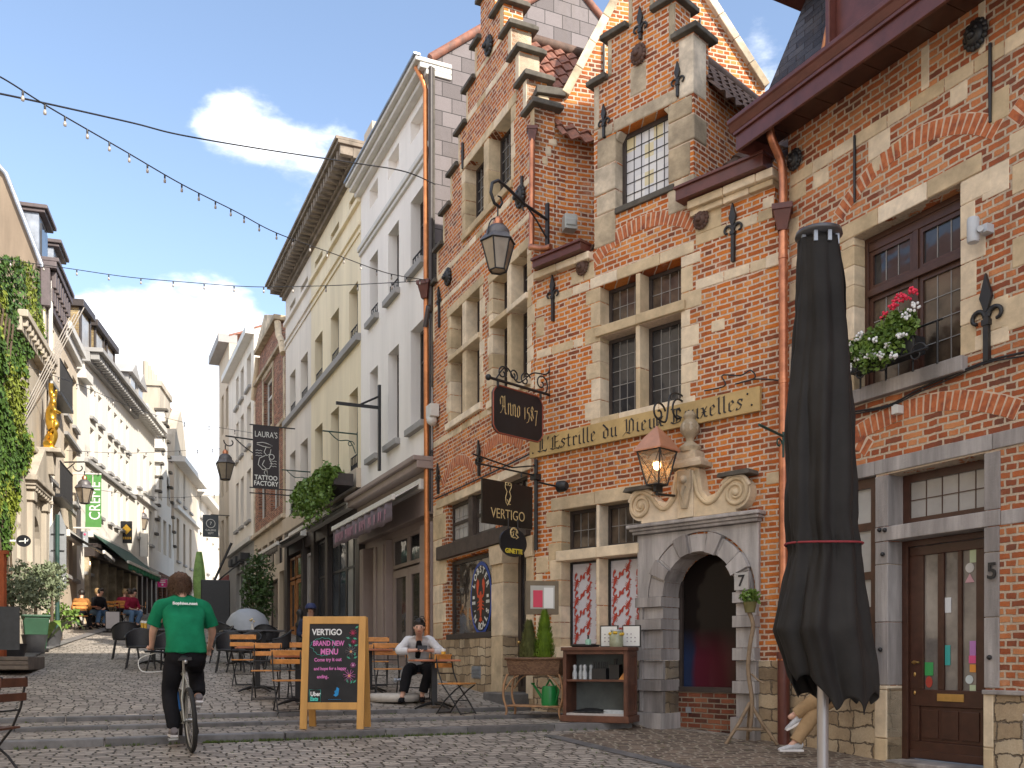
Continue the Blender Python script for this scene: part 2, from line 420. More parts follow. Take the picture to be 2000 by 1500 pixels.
# ------------------------------------------------------------ facades as real vertical planes
class Fac:
    def __init__(s, A, B, name, label, cat='building'):
        s.A = Vector(A); s.B = Vector(B); s.L = (s.B-s.A).length; s.X = (s.B-s.A)/s.L; s.N = Vector((-s.X.y, s.X.x))
        s.root = thing(name, label, cat, (A[0], A[1], 0), math.atan2(s.X.y, s.X.x))
    def P(s, px, py, off=0):
        r = (px-CX)/FPX; a = s.A+s.N*off
        t = (r*a.y-a.x)/(s.X.x-r*s.X.y); d = a.y+s.X.y*t
        return (t, (HY-py)/FPX*d)
    def U(s, px, off=0): return s.P(px, HY, off)[0]
    def W(s, x, y, z):
        p = s.A+s.X*x+s.N*y; return Vector((p.x, p.y, z))
def rect(x0, x1, z0, z1): return [(x0, z0), (x1, z0), (x1, z1), (x0, z1)]
def grow(h, g):
    cx_ = sum(p[0] for p in h)/len(h); xs_ = [p[0] for p in h]; zs_ = [p[1] for p in h]
    a, c, e, d = min(xs_), max(xs_), min(zs_), max(zs_)
    return [((p[0]-(a+c)/2)*(1+2*g/(c-a))+(a+c)/2, (p[1]-(e+d)/2)*(1+2*g/(d-e))+(e+d)/2) for p in h]
def wall(f, name, poly, holes, m, th=.35, y=0, g=0):
    b = MB()
    if g: holes = [grow(h, g) for h in holes]
    b.prism(poly, y, y+th, holes, back=True); return b.build(name, m, f.root)
def wall_old(f, name, poly, holes, m, th=.35, y=0):
    b = MB(); b.prism(poly, y, y+th, holes, back=True); return b.build(name, m, f.root)
def window(f, x0, x1, z0, z1, dep=.16, fm=None, gm=None, fw=.05, nx=2, nz=0, lead=None, lm=None, th=.05, par=None, name='window', mw=None, hbar=(), mask=None):
    """a window frame (part) with its pane and lead lattice (sub-parts)"""
    b = MB(); y0, y1 = dep, dep+th; fm = fm or m_frame; mw = mw or fw*.8
    b.box(x0, x0+fw, y0, y1, z0, z1); b.box(x1-fw, x1, y0, y1, z0, z1)
    b.box(x0+fw, x1-fw, y0, y1, z0, z0+fw); b.box(x0+fw, x1-fw, y0, y1, z1-fw, z1)
    for i in range(1, nx):
        xm = x0+(x1-x0)*i/nx; b.box(xm-mw/2, xm+mw/2, y0+.002, y1-.002, z0+fw, z1-fw)
    hs = list(hbar)+[z0+(z1-z0)*j/(nz+1) for j in range(1, nz+1)]
    for zm in hs: b.box(x0+fw, x1-fw, y0+.004, y1-.004, zm-mw/2, zm+mw/2)
    o = b.build(name, fm, par or f.root)
    p = MB(); yg = dep+th*.6
    p.box(x0+fw*.5, x1-fw*.5, yg, yg+.006, z0+fw*.5, z1-fw*.5); p.build('pane', gm or g_dark, o)
    if lead:
        l = MB(); dx, dz = lead; n1 = max(1, round((x1-x0-2*fw)/dx)); n2 = max(1, round((z1-z0-2*fw)/dz))
        for i in range(1, n1):
            xm = x0+fw+(x1-x0-2*fw)*i/n1; l.box(xm-.0045, xm+.0045, yg-.008, yg-.001, z0+fw, z1-fw)
        for j in range(1, n2):
            zm = z0+fw+(z1-z0-2*fw)*j/n2; l.box(x0+fw, x1-fw, yg-.010, yg-.002, zm-.0045, zm+.0045)
        l.build('lead_lattice', lm or m_lead, o)
    return o
def blocks(b, x0, x1, z0, z1, y=-.004, th=.05, length=.5, jit=.25, gap=.006, vert=False, r=None):
    """a run of stone blocks"""
    r = r or rnd; t = z0 if vert else x0; e = z1 if vert else x1
    while t < e-.02:
        n = min(e, t+length*(1+r.uniform(-jit, jit)))
        if e-n < length*.3: n = e
        yy = y-r.uniform(0, .004)
        if vert: b.box(x0+r.uniform(-.012, .012), x1+r.uniform(-.012, .012), yy, y+th, t+gap/2, n-gap/2)
        else: b.box(t+gap/2, n-gap/2, yy, y+th, z0+r.uniform(-.005, .005), z1+r.uniform(-.005, .005))
        t = n
    return b
def quoin(b, xe, side, z0, z1, y=-.004, th=.06, w0=.16, w1=.30, h=.2, r=None):
    r = r or rnd; z = z0; k = 0
    while z < z1-.03:
        n = min(z1, z+h*r.uniform(.8, 1.4)); ww = (w1 if k % 2 else w0)*r.uniform(.85, 1.15)
        a, c = (xe, xe+ww) if side > 0 else (xe-ww, xe)
        b.box(a, c, y-r.uniform(0, .004), y+th, z+.003, n-.003); z = n; k += 1
    return b
# ------------------------------------------------------------ ground
def strip(s0, s1, q0, q1, ns, nq, dz, fn=None):
    b = MB()
    def pt(i, j):
        s = s0+(s1-s0)*i; q = q0+(q1-q0)*j
        x = UX*s+UY*q; y = UY*s-UX*q
        return (s, q, (fn or hgt)(x, y)+dz)
    b.grid(pt, ns, nq, False); return b
GR = math.atan2(UY, UX)   # local x = uphill (s), local y = ... see matrix
def place_sw(o):
    # local (s, q, z) -> world: x = UX*s+UY*q ; y = UY*s-UX*q  (a mirrored frame, so bake instead)
    me = o.data
    for v in me.vertices:
        s, q, z = v.co; v.co = (UX*s+UY*q, UY*s-UX*q, z)
    me.flip_normals(); me.update(); return o
def ground():
    b = MB(); eps = 1e-4
    S_ = []; s = -8.0
    while s < 32: S_.append(s); s += .4 if s < 10 or s > 15 else .2
    while s < 160: S_.append(s); s += 2.0
    for r, _ in RIS: S_ += [r-eps, r+eps]
    S_.sort(); Q = [-60, -40, -28, -22]+[-18+.8*i for i in range(36)]+[11, 12, 16, 22, 34]
    Q = sorted(set(Q+[6.3+.12*i for i in range(9)]))
    vs = []
    for s in S_:
        for q in Q:
            x = UX*s+UY*q; y = UY*s-UX*q; vs.append((x, y, hgt(x, y)))
    n = len(Q); fs = [(i*n+j, i*n+j+1, (i+1)*n+j+1, (i+1)*n+j) for i in range(len(S_)-1) for j in range(n-1)]
    b.add(vs, fs); o = b.build('street', None)
    m = m_cob.copy(); m.name = 'street_setts_laid'
    t = m.node_tree
    # turn the sett courses across the street
    for nd in t.nodes:
        if nd.type == 'TEX_COORD':
            mpn = t.nodes.new('ShaderNodeMapping'); mpn.inputs['Rotation'].default_value = (0, 0, R_(-24))
            lk = [l.to_socket for l in nd.outputs['Object'].links]
            for s_ in lk: t.links.new(mpn.outputs[0], s_)
            t.links.new(nd.outputs['Object'], mpn.inputs[0]); break
    o.data.materials.append(m); tag(o, None, None, kind='structure')
    # bluestone step edges
    r = random.Random(3)
    for k, (sr, hh) in enumerate(RIS):
        b = MB(); q = -14.0
        while q < 6.75:
            ln = r.uniform(.7, 1.25); q1 = min(q+ln, 6.8)
            if 6.8-q1 < .4: q1 = 6.8
            wd = (.2, .13, .15)[k]; dd = r.uniform(-.012, .012); dz = r.uniform(0, .006)
            n = 6; T = []; 
            for i in range(n+1):
                qq = q+.006+(q1-q-.012)*i/n
                wob = .07*math.sin(qq*.42+k)*math.exp(-((qq+6)/8)**2)
                for (ds, top) in ((-.012, 0), (-.012, 1), (wd, 1), (wd, 0)):
                    s = sr+ds+dd+wob*0; x = UX*s+UY*qq; y = UY*s-UX*qq
                    xx = UX*(sr+.05)+UY*qq; yy = UY*(sr+.05)-UX*qq
                    zt = hgt(xx, yy)+.007+dz
                    T.append((x, y, zt if top else zt-.13))
            fs = []
            for i in range(n):
                for j in range(4): fs.append((i*4+j, i*4+(j+1) % 4, (i+1)*4+(j+1) % 4, (i+1)*4+j))
            fs += [(3, 2, 1, 0), tuple(n*4+j for j in range(4))]
            b.add(T, fs); q = q1
        o = b.build('step_kerb', m_kerb, None, .012); tag(o, None, None, kind='structure')
ground()
def slab_line(name, pts, wdt, m, dz=.006, kind='structure'):
    b = MB(); n = len(pts)
    for i in range(n-1):
        a = Vector(pts[i]); c = Vector(pts[i+1]); d = (c-a).normalized(); nn = Vector((-d.y, d.x))*wdt/2
        k = max(2, int((c-a).length/.3)); T = []
        for j in range(k+1):
            p = a.lerp(c, j/k)
            for sgn in (-1, 1):
                q = p+nn*sgn; T.append((q.x, q.y, hgt(q.x, q.y)+dz))
        b.add(T, [(2*j, 2*j+1, 2*j+3, 2*j+2) for j in range(k)])
    o = b.build(name, m); 
    if o.data.polygons[0].normal.z < 0: o.data.flip_normals()
    tag(o, None, None, kind=kind); return o
g1, g2, g3 = gnd(1072, 1437), gnd(1335, 1500), Vector((4.6, 6.6, 0))
slab_line('gutter', [g1.xy, g2.xy, g3.xy], .2, m_kerb, .008)
# pale jointed cobbles between the gutter and the house fronts
b = MB()
K1 = Vector((3.4, 11.66)); K2 = Vector((.357, 14.70)); K3 = Vector((-1.6, 19.06))
aa = [g1.xy, g2.xy, g3.xy]; bb = [Vector((1.9, 13.2)), K1, Vector((7.0, 4.9))]
T = []
for i in range(2):
    for j in range(16+(i == 1)):
        u = j/16; p = aa[i].lerp(aa[i+1], u); q = bb[i].lerp(bb[i+1], u)
        for k in range(9):
            z = p.lerp(q, k/8); T.append((z.x, z.y, hgt(z.x, z.y)+.004))
n = len(T)//9
b.add(T, [(i*9+k, (i+1)*9+k, (i+1)*9+k+1, i*9+k+1) for i in range(n-1) for k in range(8)])
o = b.build('pavement', m_cob2); tag(o, None, None, kind='structure')
if o.data.polygons[0].normal.z < 0: o.data.flip_normals()
# far flight of two steps and the left-hand kerb
for (pa, pb) in (((180, 1258), (420, 1256)), ((200, 1246), (420, 1245))):
    a = gnd(*pa); c = gnd(*pb); slab_line('step_kerb', [a.xy, c.xy], .16, m_kerb, .01)
slab_line('kerb', [gnd(-60, 1330).xy, gnd(30, 1295).xy, gnd(80, 1262).xy, gnd(230, 1222).xy], .3, m_kerb, .03)
# weeds in the joint under the lowest step
b = MB(); r = random.Random(5)
def tuft(b, x, y, z, n, h, sp):
    for _ in range(n):
        a = r.uniform(0, 6.28); d = r.uniform(0, sp); px, py = x+d*math.cos(a), y+d*math.sin(a)
        a2 = r.uniform(0, 6.28); l = h*r.uniform(.5, 1.2); wv = Vector((math.cos(a2), math.sin(a2)))*.006
        tx, ty = px+r.uniform(-.6, .6)*l, py+r.uniform(-.6, .6)*l
        b.add([(px-wv.x, py-wv.y, z), (px+wv.x, py+wv.y, z), (tx, ty, z+l)], [(0, 1, 2)])
m_weed = mat('weed_green', (.10, .15, .03), .7, .5, 20, bmp=0)
for i in range(330):
    q = r.choice((r.uniform(-9, 6.4), r.uniform(1.2, 4.4), r.uniform(1.2, 4.2)))
    sr = 11.12+r.gauss(0, .015)
    x = UX*sr+UY*q; y = UY*sr-UX*q
    tuft(b, x, y, hgt(x, y), r.randint(3, 9), .035, .035)
for i in range(200):
    x = r.uniform(-3, 3); y = r.uniform(8.6, 12.0)
    if UX*x+UY*y > 11: continue
    tuft(b, x, y, hgt(x, y), r.randint(1, 4), .018, .03)
for i in range(120):
    sr = r.choice((12.4, 13.34)); q = r.uniform(-3, 6); x = UX*sr+UY*q; y = UY*sr-UX*q
    tuft(b, x, y, hgt(x, y), r.randint(2, 6), .022, .03)
o = b.build('weeds', m_weed); tag(o, 'short green weeds growing in the joints beside the bluestone step', 'weeds', kind='stuff')
# ------------------------------------------------------------ ornaments shared by the brick houses
def lion(f, px, py, r=.15, off=0, m=None):
    x, z = f.P(px, py); b = MB(); b.m = Matrix.Translation((x, -.02+off, z))
    for i in range(14):
        a = i*6.283/14; b.ball((r*.8*math.cos(a), -.02, r*.9*math.sin(a)), r*.27, 6, 5, (1, .8, 1))
    b.ball((0, -.03, 0), r*.82, 12, 8, (.95, .6, 1.05))
    b.ball((0, -.03-r*.5, -r*.2), r*.33, 8, 6, (1.1, .8, .8)); b.ball((0, -.02-r*.5, r*.08), r*.16, 6, 5, (.8, 1, 1.5))
    for s_ in (-1, 1):
        b.ball((s_*r*.33, -.02-r*.42, r*.28), r*.16, 6, 5); b.ball((s_*r*.55, -.03, r*.7), r*.2, 6, 5)
    return b.build('lion_mask', m or m_black, f.root)
def fleur(f, px, py0, py1, sc=1.0, off=-.03):
    """wrought fleur-de-lis wall anchor, tip at py0, foot at py1"""
    x, z1 = f.P(px, py0); _, z0 = f.P(px, py1); b = MB(); y = off; w_ = .022*sc
    h = .30*sc
    b.box(x-w_, x+w_, y-.02, y+.03, z0, z1-h*.55)
    b.prism([(x-w_*.5, z1-h), (x-w_*2.4, z1-h*.62), (x, z1), (x+w_*2.4, z1-h*.62), (x+w_*.5, z1-h)], y-.025, y+.01)
    b.box(x-w_*1.5, x+w_*1.5, y-.03, y+.03, z1-h*1.35, z1-h*1.2)
    for s_ in (-1, 1):
        b.tube([(x+s_*(w_*.6+.066*sc-(.066-.03*t)*sc*math.cos(t*4.6)), y, z1-h*1.12+(.066-.03*t)*sc*math.sin(t*4.6)) for t in [i/12 for i in range(13)]], [.021*sc*(1-.35*i/12) for i in range(13)], 6)
    return b.build('wall_anchor', m_black, f.root)
def rod(f, px, py0, py1, w_=.018, off=-.025):
    x, z1 = f.P(px, py0); x2, z0 = f.P(px, py1); b = MB()
    b.tube([(x, off, z0), (x, off, (z0+z1)/2), (x, off, z1)], [w_*.8, w_, w_*.9], 6); return b.build('wall_anchor', m_black, f.root)
m_mortar = mat('old_lime_mortar', (.62, .47, .35), .95, .25, 12, bmp=.3)
def arch(f, xc, z0, wd, rise, n, ln=.2, m=None):
    """relieving arch of bricks on edge"""
    b = MB(); R = (wd*wd/4+rise*rise)/(2*rise); cz = z0+rise-R; a0 = math.asin(wd/2/R)
    q = [(xc+(R+e)*math.sin(a0*(1-k/8)), cz+(R+e)*math.cos(a0*(1-k/8))) for e, ks in ((0, range(17)),) for k in ks]+[(xc+(R+ln)*math.sin(-a0*(1-k/8)), cz+(R+ln)*math.cos(a0*(1-k/8))) for k in range(17)]
    mb_ = MB(); mb_.prism(q, -.003, .05); mb_.build('arch_mortar', m_mortar, f.root)
    for i in range(n):
        a = -a0+2*a0*(i+.5)/n; m0 = b.m
        b.m = Matrix.Translation((xc+R*math.sin(a), 0, cz+R*math.cos(a))) @ Matrix.Rotation(a, 4, 'Y')
        ww = 2*a0*R/n*.8; b.box(-ww/2, ww/2, -.006-rnd.uniform(0, .004), .05, 0, ln*rnd.uniform(.9, 1)); b.m = m0
    return b.build('relieving_arch', m or m_vbr, f.root, .004, 1)
t_ = None
m_vbr, t_, b_ = newmat('arch_brick_faces')
_o = t_.nodes.new('ShaderNodeTexCoord').outputs['Object']; _n = noise_t(t_, _o, 7, 3, .6); _n2 = noise_t(t_, _o, 50, 4, .8)
t_.links.new(mixc(t_, .3, ramp(t_, _n.outputs[0], ((.3, (.2, .06, .035)), (.5, (.44, .125, .045)), (.7, (.56, .2, .08)))), _n2.outputs[0], 'OVERLAY'), b_.inputs['Base Color']); b_.inputs['Roughness'].default_value = .9
def gutter(f, x0, x1, z0, z1, y0, y1, name='gutter', m=None, ends=True):
    b = MB(); b.prism([(0, 0)]*0 or [(x0, z0), (x1, z0), (x1, z1), (x0, z1)], y0, y1)
    b.box(x0-.015, x1+.015, y0-.03, y1, z1-.035, z1+.003)
    return b.build(name, m or m_woodR, f.root, .006)
def hopper(b, x, y, z, s=1):
    b.lathe([(.07*s, z-.26*s), (.085*s, z-.2*s), (.13*s, z-.06*s), (.15*s, z-.06*s), (.15*s, z)], (x, y, 0), 4, smooth=False)
def pantiles(a, bvec, cvec, w_, h_, m, parent, name='tile_roof'):
    """a = eave corner, bvec along the eave, cvec up the slope (local coords)"""
    b = MB(); a = Vector(a); B = Vector(bvec); Cc = Vector(cvec); nrm = B.cross(Cc).normalized()
    nb = max(1, round(B.length/w_)); nc = max(1, round(Cc.length/h_)); K = 8
    if nrm.z < 0: nrm = -nrm
    for j in range(nc):
        vs = []
        for (tv, lift) in ((j/nc, .035), ((j+1.08)/nc, .0)):
            for i in range(nb*K+1):
                u = i/(nb*K); ph = (i % K)/K
                hgt_ = .032*math.sin(ph*2*math.pi)+(.012 if ph > .85 else 0)
                vs.append(a+B*u+Cc*tv+nrm*(hgt_+lift+.004*math.sin(j*3.1+i//K*1.7)))
        n = nb*K+1
        fs = [(i, i+1, n+i+1, n+i) for i in range(nb*K)]
        vs += [v-nrm*.03 for v in vs[:n]]
        fs += [(2*n+i, 2*n+i+1, i+1, i) for i in range(nb*K)]
        b.add(vs, fs, False)
    return b.build(name, m, parent)
def solid(poly, thick_vec, name, m, parent, bev=0):
    """polygon of 3d points thickened along a vector"""
    b = MB(); n = len(poly); t = Vector(thick_vec)
    v = [Vector(p) for p in poly]+[Vector(p)+t for p in poly]
    fs = [tuple(range(n)), tuple(reversed(range(n, 2*n)))]+[(i, i+n, (i+1) % n+n, (i+1) % n) for i in range(n)]
    b.add(v, fs); o = b.build(name, m, parent, bev)
    bm = bmesh.new(); bm.from_mesh(o.data); bmesh.ops.recalc_face_normals(bm, faces=bm.faces); bm.to_mesh(o.data); bm.free()
    return o

# ================================================================ house no. 5, brick, right edge
dR = Vector((.455, -.89)).normalized()
fR = Fac(K1, K1+dR*10, 'brick_house', 'tall brick house with brown eaves and door number 5 at the right edge')
holes = [rect(1.2, 2.42, 3.04, 4.79), rect(1.70, 2.69, -1.5, 1.30), rect(1.70, 2.69, 1.46, 2.02), rect(.35, 1.35, -.28, 2.04), rect(3.35, 4.6, 3.04, 4.79)]
base = MB()
o = wall(fR, 'wall', [(0, -.30), (1.522, -.30), (1.522, 1.308), (2.698, 1.308), (2.698, -.30), (10, -.30), (10, 6.6), (0, 6.6)], [rect(1.05, 2.42, 3.04, 4.79), rect(1.53, 2.69, 1.46, 2.02), rect(.35, 1.35, -.27, 2.04), rect(3.35, 4.6, 3.04, 4.79)], m_brickR, .4, g=.008)
b = MB(); b.prism(rect(0, 1.53, -2, -.302), -.02, .4); b.prism(rect(2.69, 10, -2, -.302), -.02, .4)
b.build('plinth', m_rubble, fR.root)
b = MB(); b.box(2.69, 10, -.05, .3, -.33, -.285); b.box(.3, 1.42, -.06, .3, -.33, -.272); b.build('ledge', m_blue, fR.root, .008)
# side wall of no. 5 above the lower neighbour
b = MB(); b.prism(rect(0, .34, 5.2, 6.6), .401, 6); b.build('side_wall', m_brickR, fR.root)
# blue limestone door and transom surround
b = MB()
r = random.Random(11)
quo = [(-.27, .42), (.42, 1.05), (1.05, 1.30)]
for z0, z1 in quo:
    b.box(1.355, 1.53, -.012-r.uniform(0, .006), .36, z0+.003, z1-.003); b.box(2.69, 2.85, -.012-r.uniform(0, .006), .36, z0+.003, z1-.003)
b.box(1.355, 1.53, -.014, .36, 1.463, 2.02); b.box(2.69, 2.86, -.014, .36, 1.463, 2.02); 
b.box(1.355, 2.86, -.02, .36, 1.303, 1.457); b.box(2.863, 4.4, -.008, .1, 1.30, 1.44); b.box(4.403, 6.2, -.008, .1, 1.30, 1.44)
t = .3
for x1 in (1.35, 2.78, 3.9, 5.2, 6.6): b.box(t+.003, x1-.003, -.015-r.uniform(0, .006), .1, 2.045, 2.2); t = x1
b.build('bluestone_surround', m_blue, fR.root, .008)
b = MB()
for z0, z1 in ((-1.4, -.85), (-.85, -.32)): b.box(1.36, 1.53, -.035, .36, z0+.004, z1-.004); b.box(2.69, 2.8, -.028, .36, z0+.004, z1-.004)
b.box(1.36, 1.53, -.03, .36, -.318, -.274); b.build('door_base_stone', m_stone, fR.root, .012)
# pale stone: upper window surround, bands, quoins
b = MB()
quoin(b, 1.05, -1, 3.05, 4.79, -.006, .3, .19, .27, .27, r); quoin(b, 2.42, 1, 3.05, 4.79, -.006, .3, .17, .30, .27, r)
quoin(b, 3.35, -1, 2.9, 4.79, -.006, .3, .22, .42, .3, r)
blocks(b, .80, 2.66, 4.80, 4.99, -.010, .3, .6, r=r); blocks(b, 2.95, 4.9, 4.80, 5.0, -.01, .3, .6, r=r)
blocks(b, .05, .78, 4.80, 4.93, -.004, .1, .35, r=r)
blocks(b, .03, 10, 5.80, 5.95, -.006, .1, .38, r=r)
for (x0, x1, z0, z1) in ((1.25, 1.55, 5.55, 5.79), (1.56, 1.72, 5.45, 5.6), (1.3, 1.42, 5.38, 5.54), (1.95, 2.05, 5.96, 6.4), (2.62, 2.7, 5.96, 6.5), (.42, .66, 5.6, 5.79), (.02, .18, 5.1, 5.4), (.02, .25, 4.4, 4.62), (.02, .16, 3.5, 3.85), (2.66, 2.95, 4.5, 4.79), (2.45, 2.95, 3.05, 3.2), (2.7, 2.94, 3.2, 3.5), (2.75, 2.95, 5.2, 5.5), (2.3, 2.5, 5.6, 5.79), (.02, .3, 5.6, 5.79)):
    b.box(x0, x1, -.006-r.uniform(0, .004), .1, z0, z1)
b.build('stone_bands', m_stone, fR.root, .01)
b = MB(); b.box(.92, 2.50, -.09, .3, 2.88, 3.035); b.box(3.2, 4.7, -.09, .3, 2.88, 3.035); b.build('window_sill', m_blue, fR.root, .01)
arch(fR, 1.82, 5.05, 1.9, .36, 25); arch(fR, 1.85, 2.28, 2.3, .3, 29); arch(fR, .7, 2.28, 1.0, .2, 12); arch(fR, 4, 5.05, 1.9, .36, 24)
# upstairs window: four lights with moulded frame
def boxframe(f, x0, x1, z0, z1, dep, m, fw=.06):
    b = MB(); b.box(x0, x0+fw, dep, dep+.1, z0, z1); b.box(x1-fw, x1, dep, dep+.1, z0, z1); b.box(x0+fw, x1-fw, dep, dep+.1, z1-fw*1.2, z1); b.box(x0+fw, x1-fw, dep, dep+.1, z0, z0+fw*.7)
    return b
bx = boxframe(fR, 1.05, 2.42, 3.04, 4.79, .16, m_wood, .05); bx.box(1.10, 2.37, .17, .26, 4.63, 4.73); bx.box(1.10, 2.37, .14, .25, 4.11, 4.19); bx.box(1.70, 1.77, .165, .25, 3.07, 4.63)
bx.build('window_frame', m_wood, fR.root, .006)
for (a, c, e, g) in ((1.10, 1.70, 4.19, 4.63), (1.77, 2.37, 4.19, 4.63), (1.10, 1.70, 3.075, 4.11), (1.77, 2.37, 3.075, 4.11)):
    window(fR, a, c, e, g, .185, m_wood, g_dark if e > 4 else g_warm, .05, 1, 0, (.145, .24), th=.04)
window(fR, 3.35, 4.6, 3.04, 4.79, .18, m_wood, g_dark, .08, 2, 1)
# transom light, door, left-hand shopfront window
window(fR, 1.53, 2.69, 1.46, 2.02, .22, m_wood, g_pale, .085, 1, 0, (.2, .2), m_wood, name='transom_window')
o = C.objects[-1] if False else None
b = MB(); x0, x1 = 1.80, 2.60
fr = MB(); fr.box(1.53, 1.605, .2, .32, -1.3, 1.30); fr.box(2.625, 2.69, .2, .32, -1.3, 1.30); fr.box(1.605, 2.625, .2, .32, 1.235, 1.30); fr.build('door_frame', m_wood, fR.root, .005)
d0, d1, zb, zt = 1.608, 2.622, -1.06, 1.232
XD = [fR.U(p_, .25) for p_ in (1833, 1845, 1872, 1880)]; gx0, gx1 = fR.U(1805, .25), fR.U(1908, .25)
for a, c in ((d0, gx0), (XD[0], XD[1]), (XD[2], XD[3]), (gx1, d1)): b.box(a, c, .235, .285, -.31, zt-.1)
b.box(d0, d1, .235, .285, zt-.1, zt); b.box(d0, d1, .235, .285, zb, zb+.19); b.box(d0, d1, .235, .285, -.49, -.31)
b.box(d0, d0+.12, .235, .285, zb+.19, -.49); b.box(d1-.12, d1, .235, .285, zb+.19, -.49)
b.box(d0+.12, d1-.12, .255, .275, zb+.19, -.49)
for i in range(3):
    a = d0+.15+i*.245; b.box(a, a+.2, .24, .26, zb+.23, -.53)
b.box(d0+.02, d1-.02, .21, .25, zb+.01, zb+.09)
door = b.build('door', m_wood, fR.root, .006)
b = MB(); b.box(d0+.05, d1-.05, .262, .268, -.31, zt-.1); b.build('pane', g_pale2 if 'g_pale2' in globals() else glassmat('hall_glass', (.10, .09, .085), .08, tint=(.32, .29, .26), scale=1.3), door)
m_brass = mat('brass', (.70, .45, .16), .3, .2, 9, metal=.9, bmp=0)
b = MB(); b.tube([(1.67, .2, -.02), (1.67, .235, -.02)], .012, 8); b.tube([(1.67, .2, -.02), (1.71, .19, -.015), (1.76, .195, -.02)], .010, 8); b.ball((1.67, .23, -.02), .022, 8, 6); b.ball((1.675, .23, -.15), .018, 8, 6, (1, .5, 1.4)); b.ball((1.675, .23, -.35), .016, 8, 6, (1, .5, 1.4))
b.build('handle', m_brass, door)
b = MB(); b.box(1.53, 2.69, -.06, .4, -1.5, -1.075); b.build('threshold', m_blue, fR.root, .01)
b = MB(); b.box(1.96, 2.28, .226, .24, -.43, -.35); b.build('letter_slot', m_brass, door, .003)
def sticker(x0, x1, z0, z1, col, nm, parent, y=.255, txt=None, tc_=None, sz=.03, rnd_=False):
    m = mat(nm, col, .5, .05, 10, bmp=0); b = MB()
    if rnd_: b.prism([((x0+x1)/2+(x1-x0)/2*math.cos(a*math.pi/10), (z0+z1)/2+(z1-z0)/2*math.sin(a*math.pi/10)) for a in range(20)], y, y+.003)
    else: b.box(x0, x1, y, y+.003, z0, z1)
    o = b.build('sticker', m, parent)
    if txt: textmesh(txt, sz, mat(nm+'_ink', tc_ or (.8, .8, .8), .5, .02, 5, bmp=0), parent if parent.parent is None else parent, ((x0+x1)/2, y-.003, (z0+z1)/2), 'lettering')
    return o
sticker(1.785, 1.890, -.16, .0-.02, (.05, .35, .10), 'green_sticker', door); sticker(1.795, 1.880, -.29, -.17, (.45, .06, .04), 'red_sticker', door, rnd_=True)
sticker(1.970, 2.100, -.05, .16, (.05, .40, .38), 'teal_sticker', door); sticker(1.980, 2.110, .5, .66, (.7, .72, .75), 'white_sticker', door)
sticker(2.330, 2.400, .05, .2, (.50, .22, .55), 'violet_sticker', door); sticker(2.320, 2.400, -.03, .05, (.75, .1, .28), 'pink_sticker', door); sticker(2.330, 2.400, -.12, -.04, (.80, .33, .06), 'orange_sticker', door)
sticker(2.280, 2.370, -.24, -.15, (.62, .70, .72), 'pale_blue_sticker', door, rnd_=True); sticker(2.330, 2.400, -.36, -.25, (.55, .66, .45), 'pale_green_sticker', door)
sticker(2.280, 2.380, .9, 1.0, (.6, .6, .6), 'grey_sticker', door, rnd_=True); b = MB(); b.prism([(2.275, .80), (2.385, .80), (2.33, .89)], .255, .258); b.build('sticker', mat('pink_triangle', (.6, .35, .4), .5, .05, bmp=0), door)
sticker(2.330, 2.410, 1.0, 1.13, (.5, .6, .42), 'leaf_sticker', door)
textmesh('5', .22, m_black, fR.root, (2.79, -.035, .86), 'house_number', depth=.006, bold=.004)
bb = MB()
for (x, z) in ((2.76, .03), (1.44, .12), (1.47, 1.16), (1.5, 1.42), (1.43, 1.43)): bb.ball((x, -.03, z), .025, 8, 6)
bb.build('iron_stud', m_black, fR.root)
w_ = window(fR, .35, 1.35, -.27, 2.04, .05, m_wood, g_pale, .11, 1, 0, name='shop_window', hbar=(.95, 1.5))
b = MB(); b.box(.46, 1.24, .06, .09, -.16, .6); b.build('lower_panel', m_wood, w_)
window(fR, 3.1, 3.6, -.85, -.5, -.02, m_white, g_dark, .03, 1, 0, name='cellar_window')
# eaves: soffit boards, fascia and gutter
b = MB(); b.box(-.30, 10, -.56, -.002, 6.46, 6.5)
for i in range(30): b.box(-.3+.35*i, -.31+.35*(i+1), -.55, -.004, 6.452, 6.46)
b.build('soffit', m_wood, fR.root)
b = MB()
prof = [(-.60, 6.50), (-.63, 6.60), (-.66, 6.66), (-.66, 6.72), (-.5, 6.72), (-.5, 6.46), (-.57, 6.44), (-.57, 6.30), (-.55, 6.28), (-.50, 6.28), (-.5, 6.46)]
b = MB(); b.box(-.3, 10, -.57, -.53, 6.27, 6.46); b.box(-.32, 10, -.60, -.5, 6.46, 6.50)
b.add([(x, y, z) for x in (-.36, 10) for y, z in ((-.60, 6.5), (-.64, 6.58), (-.66, 6.60), (-.66, 6.65), (-.40, 6.65), (-.40, 6.5))], [(0, 1, 2, 3, 4, 5), (11, 10, 9, 8, 7, 6)]+[(i, i+6, (i+1) % 6+6, (i+1) % 6) for i in range(6)])
b.box(-.3, -.26, -.53, -.002, 6.27, 6.46)
b.build('eaves_gutter', m_woodR, fR.root, .006)
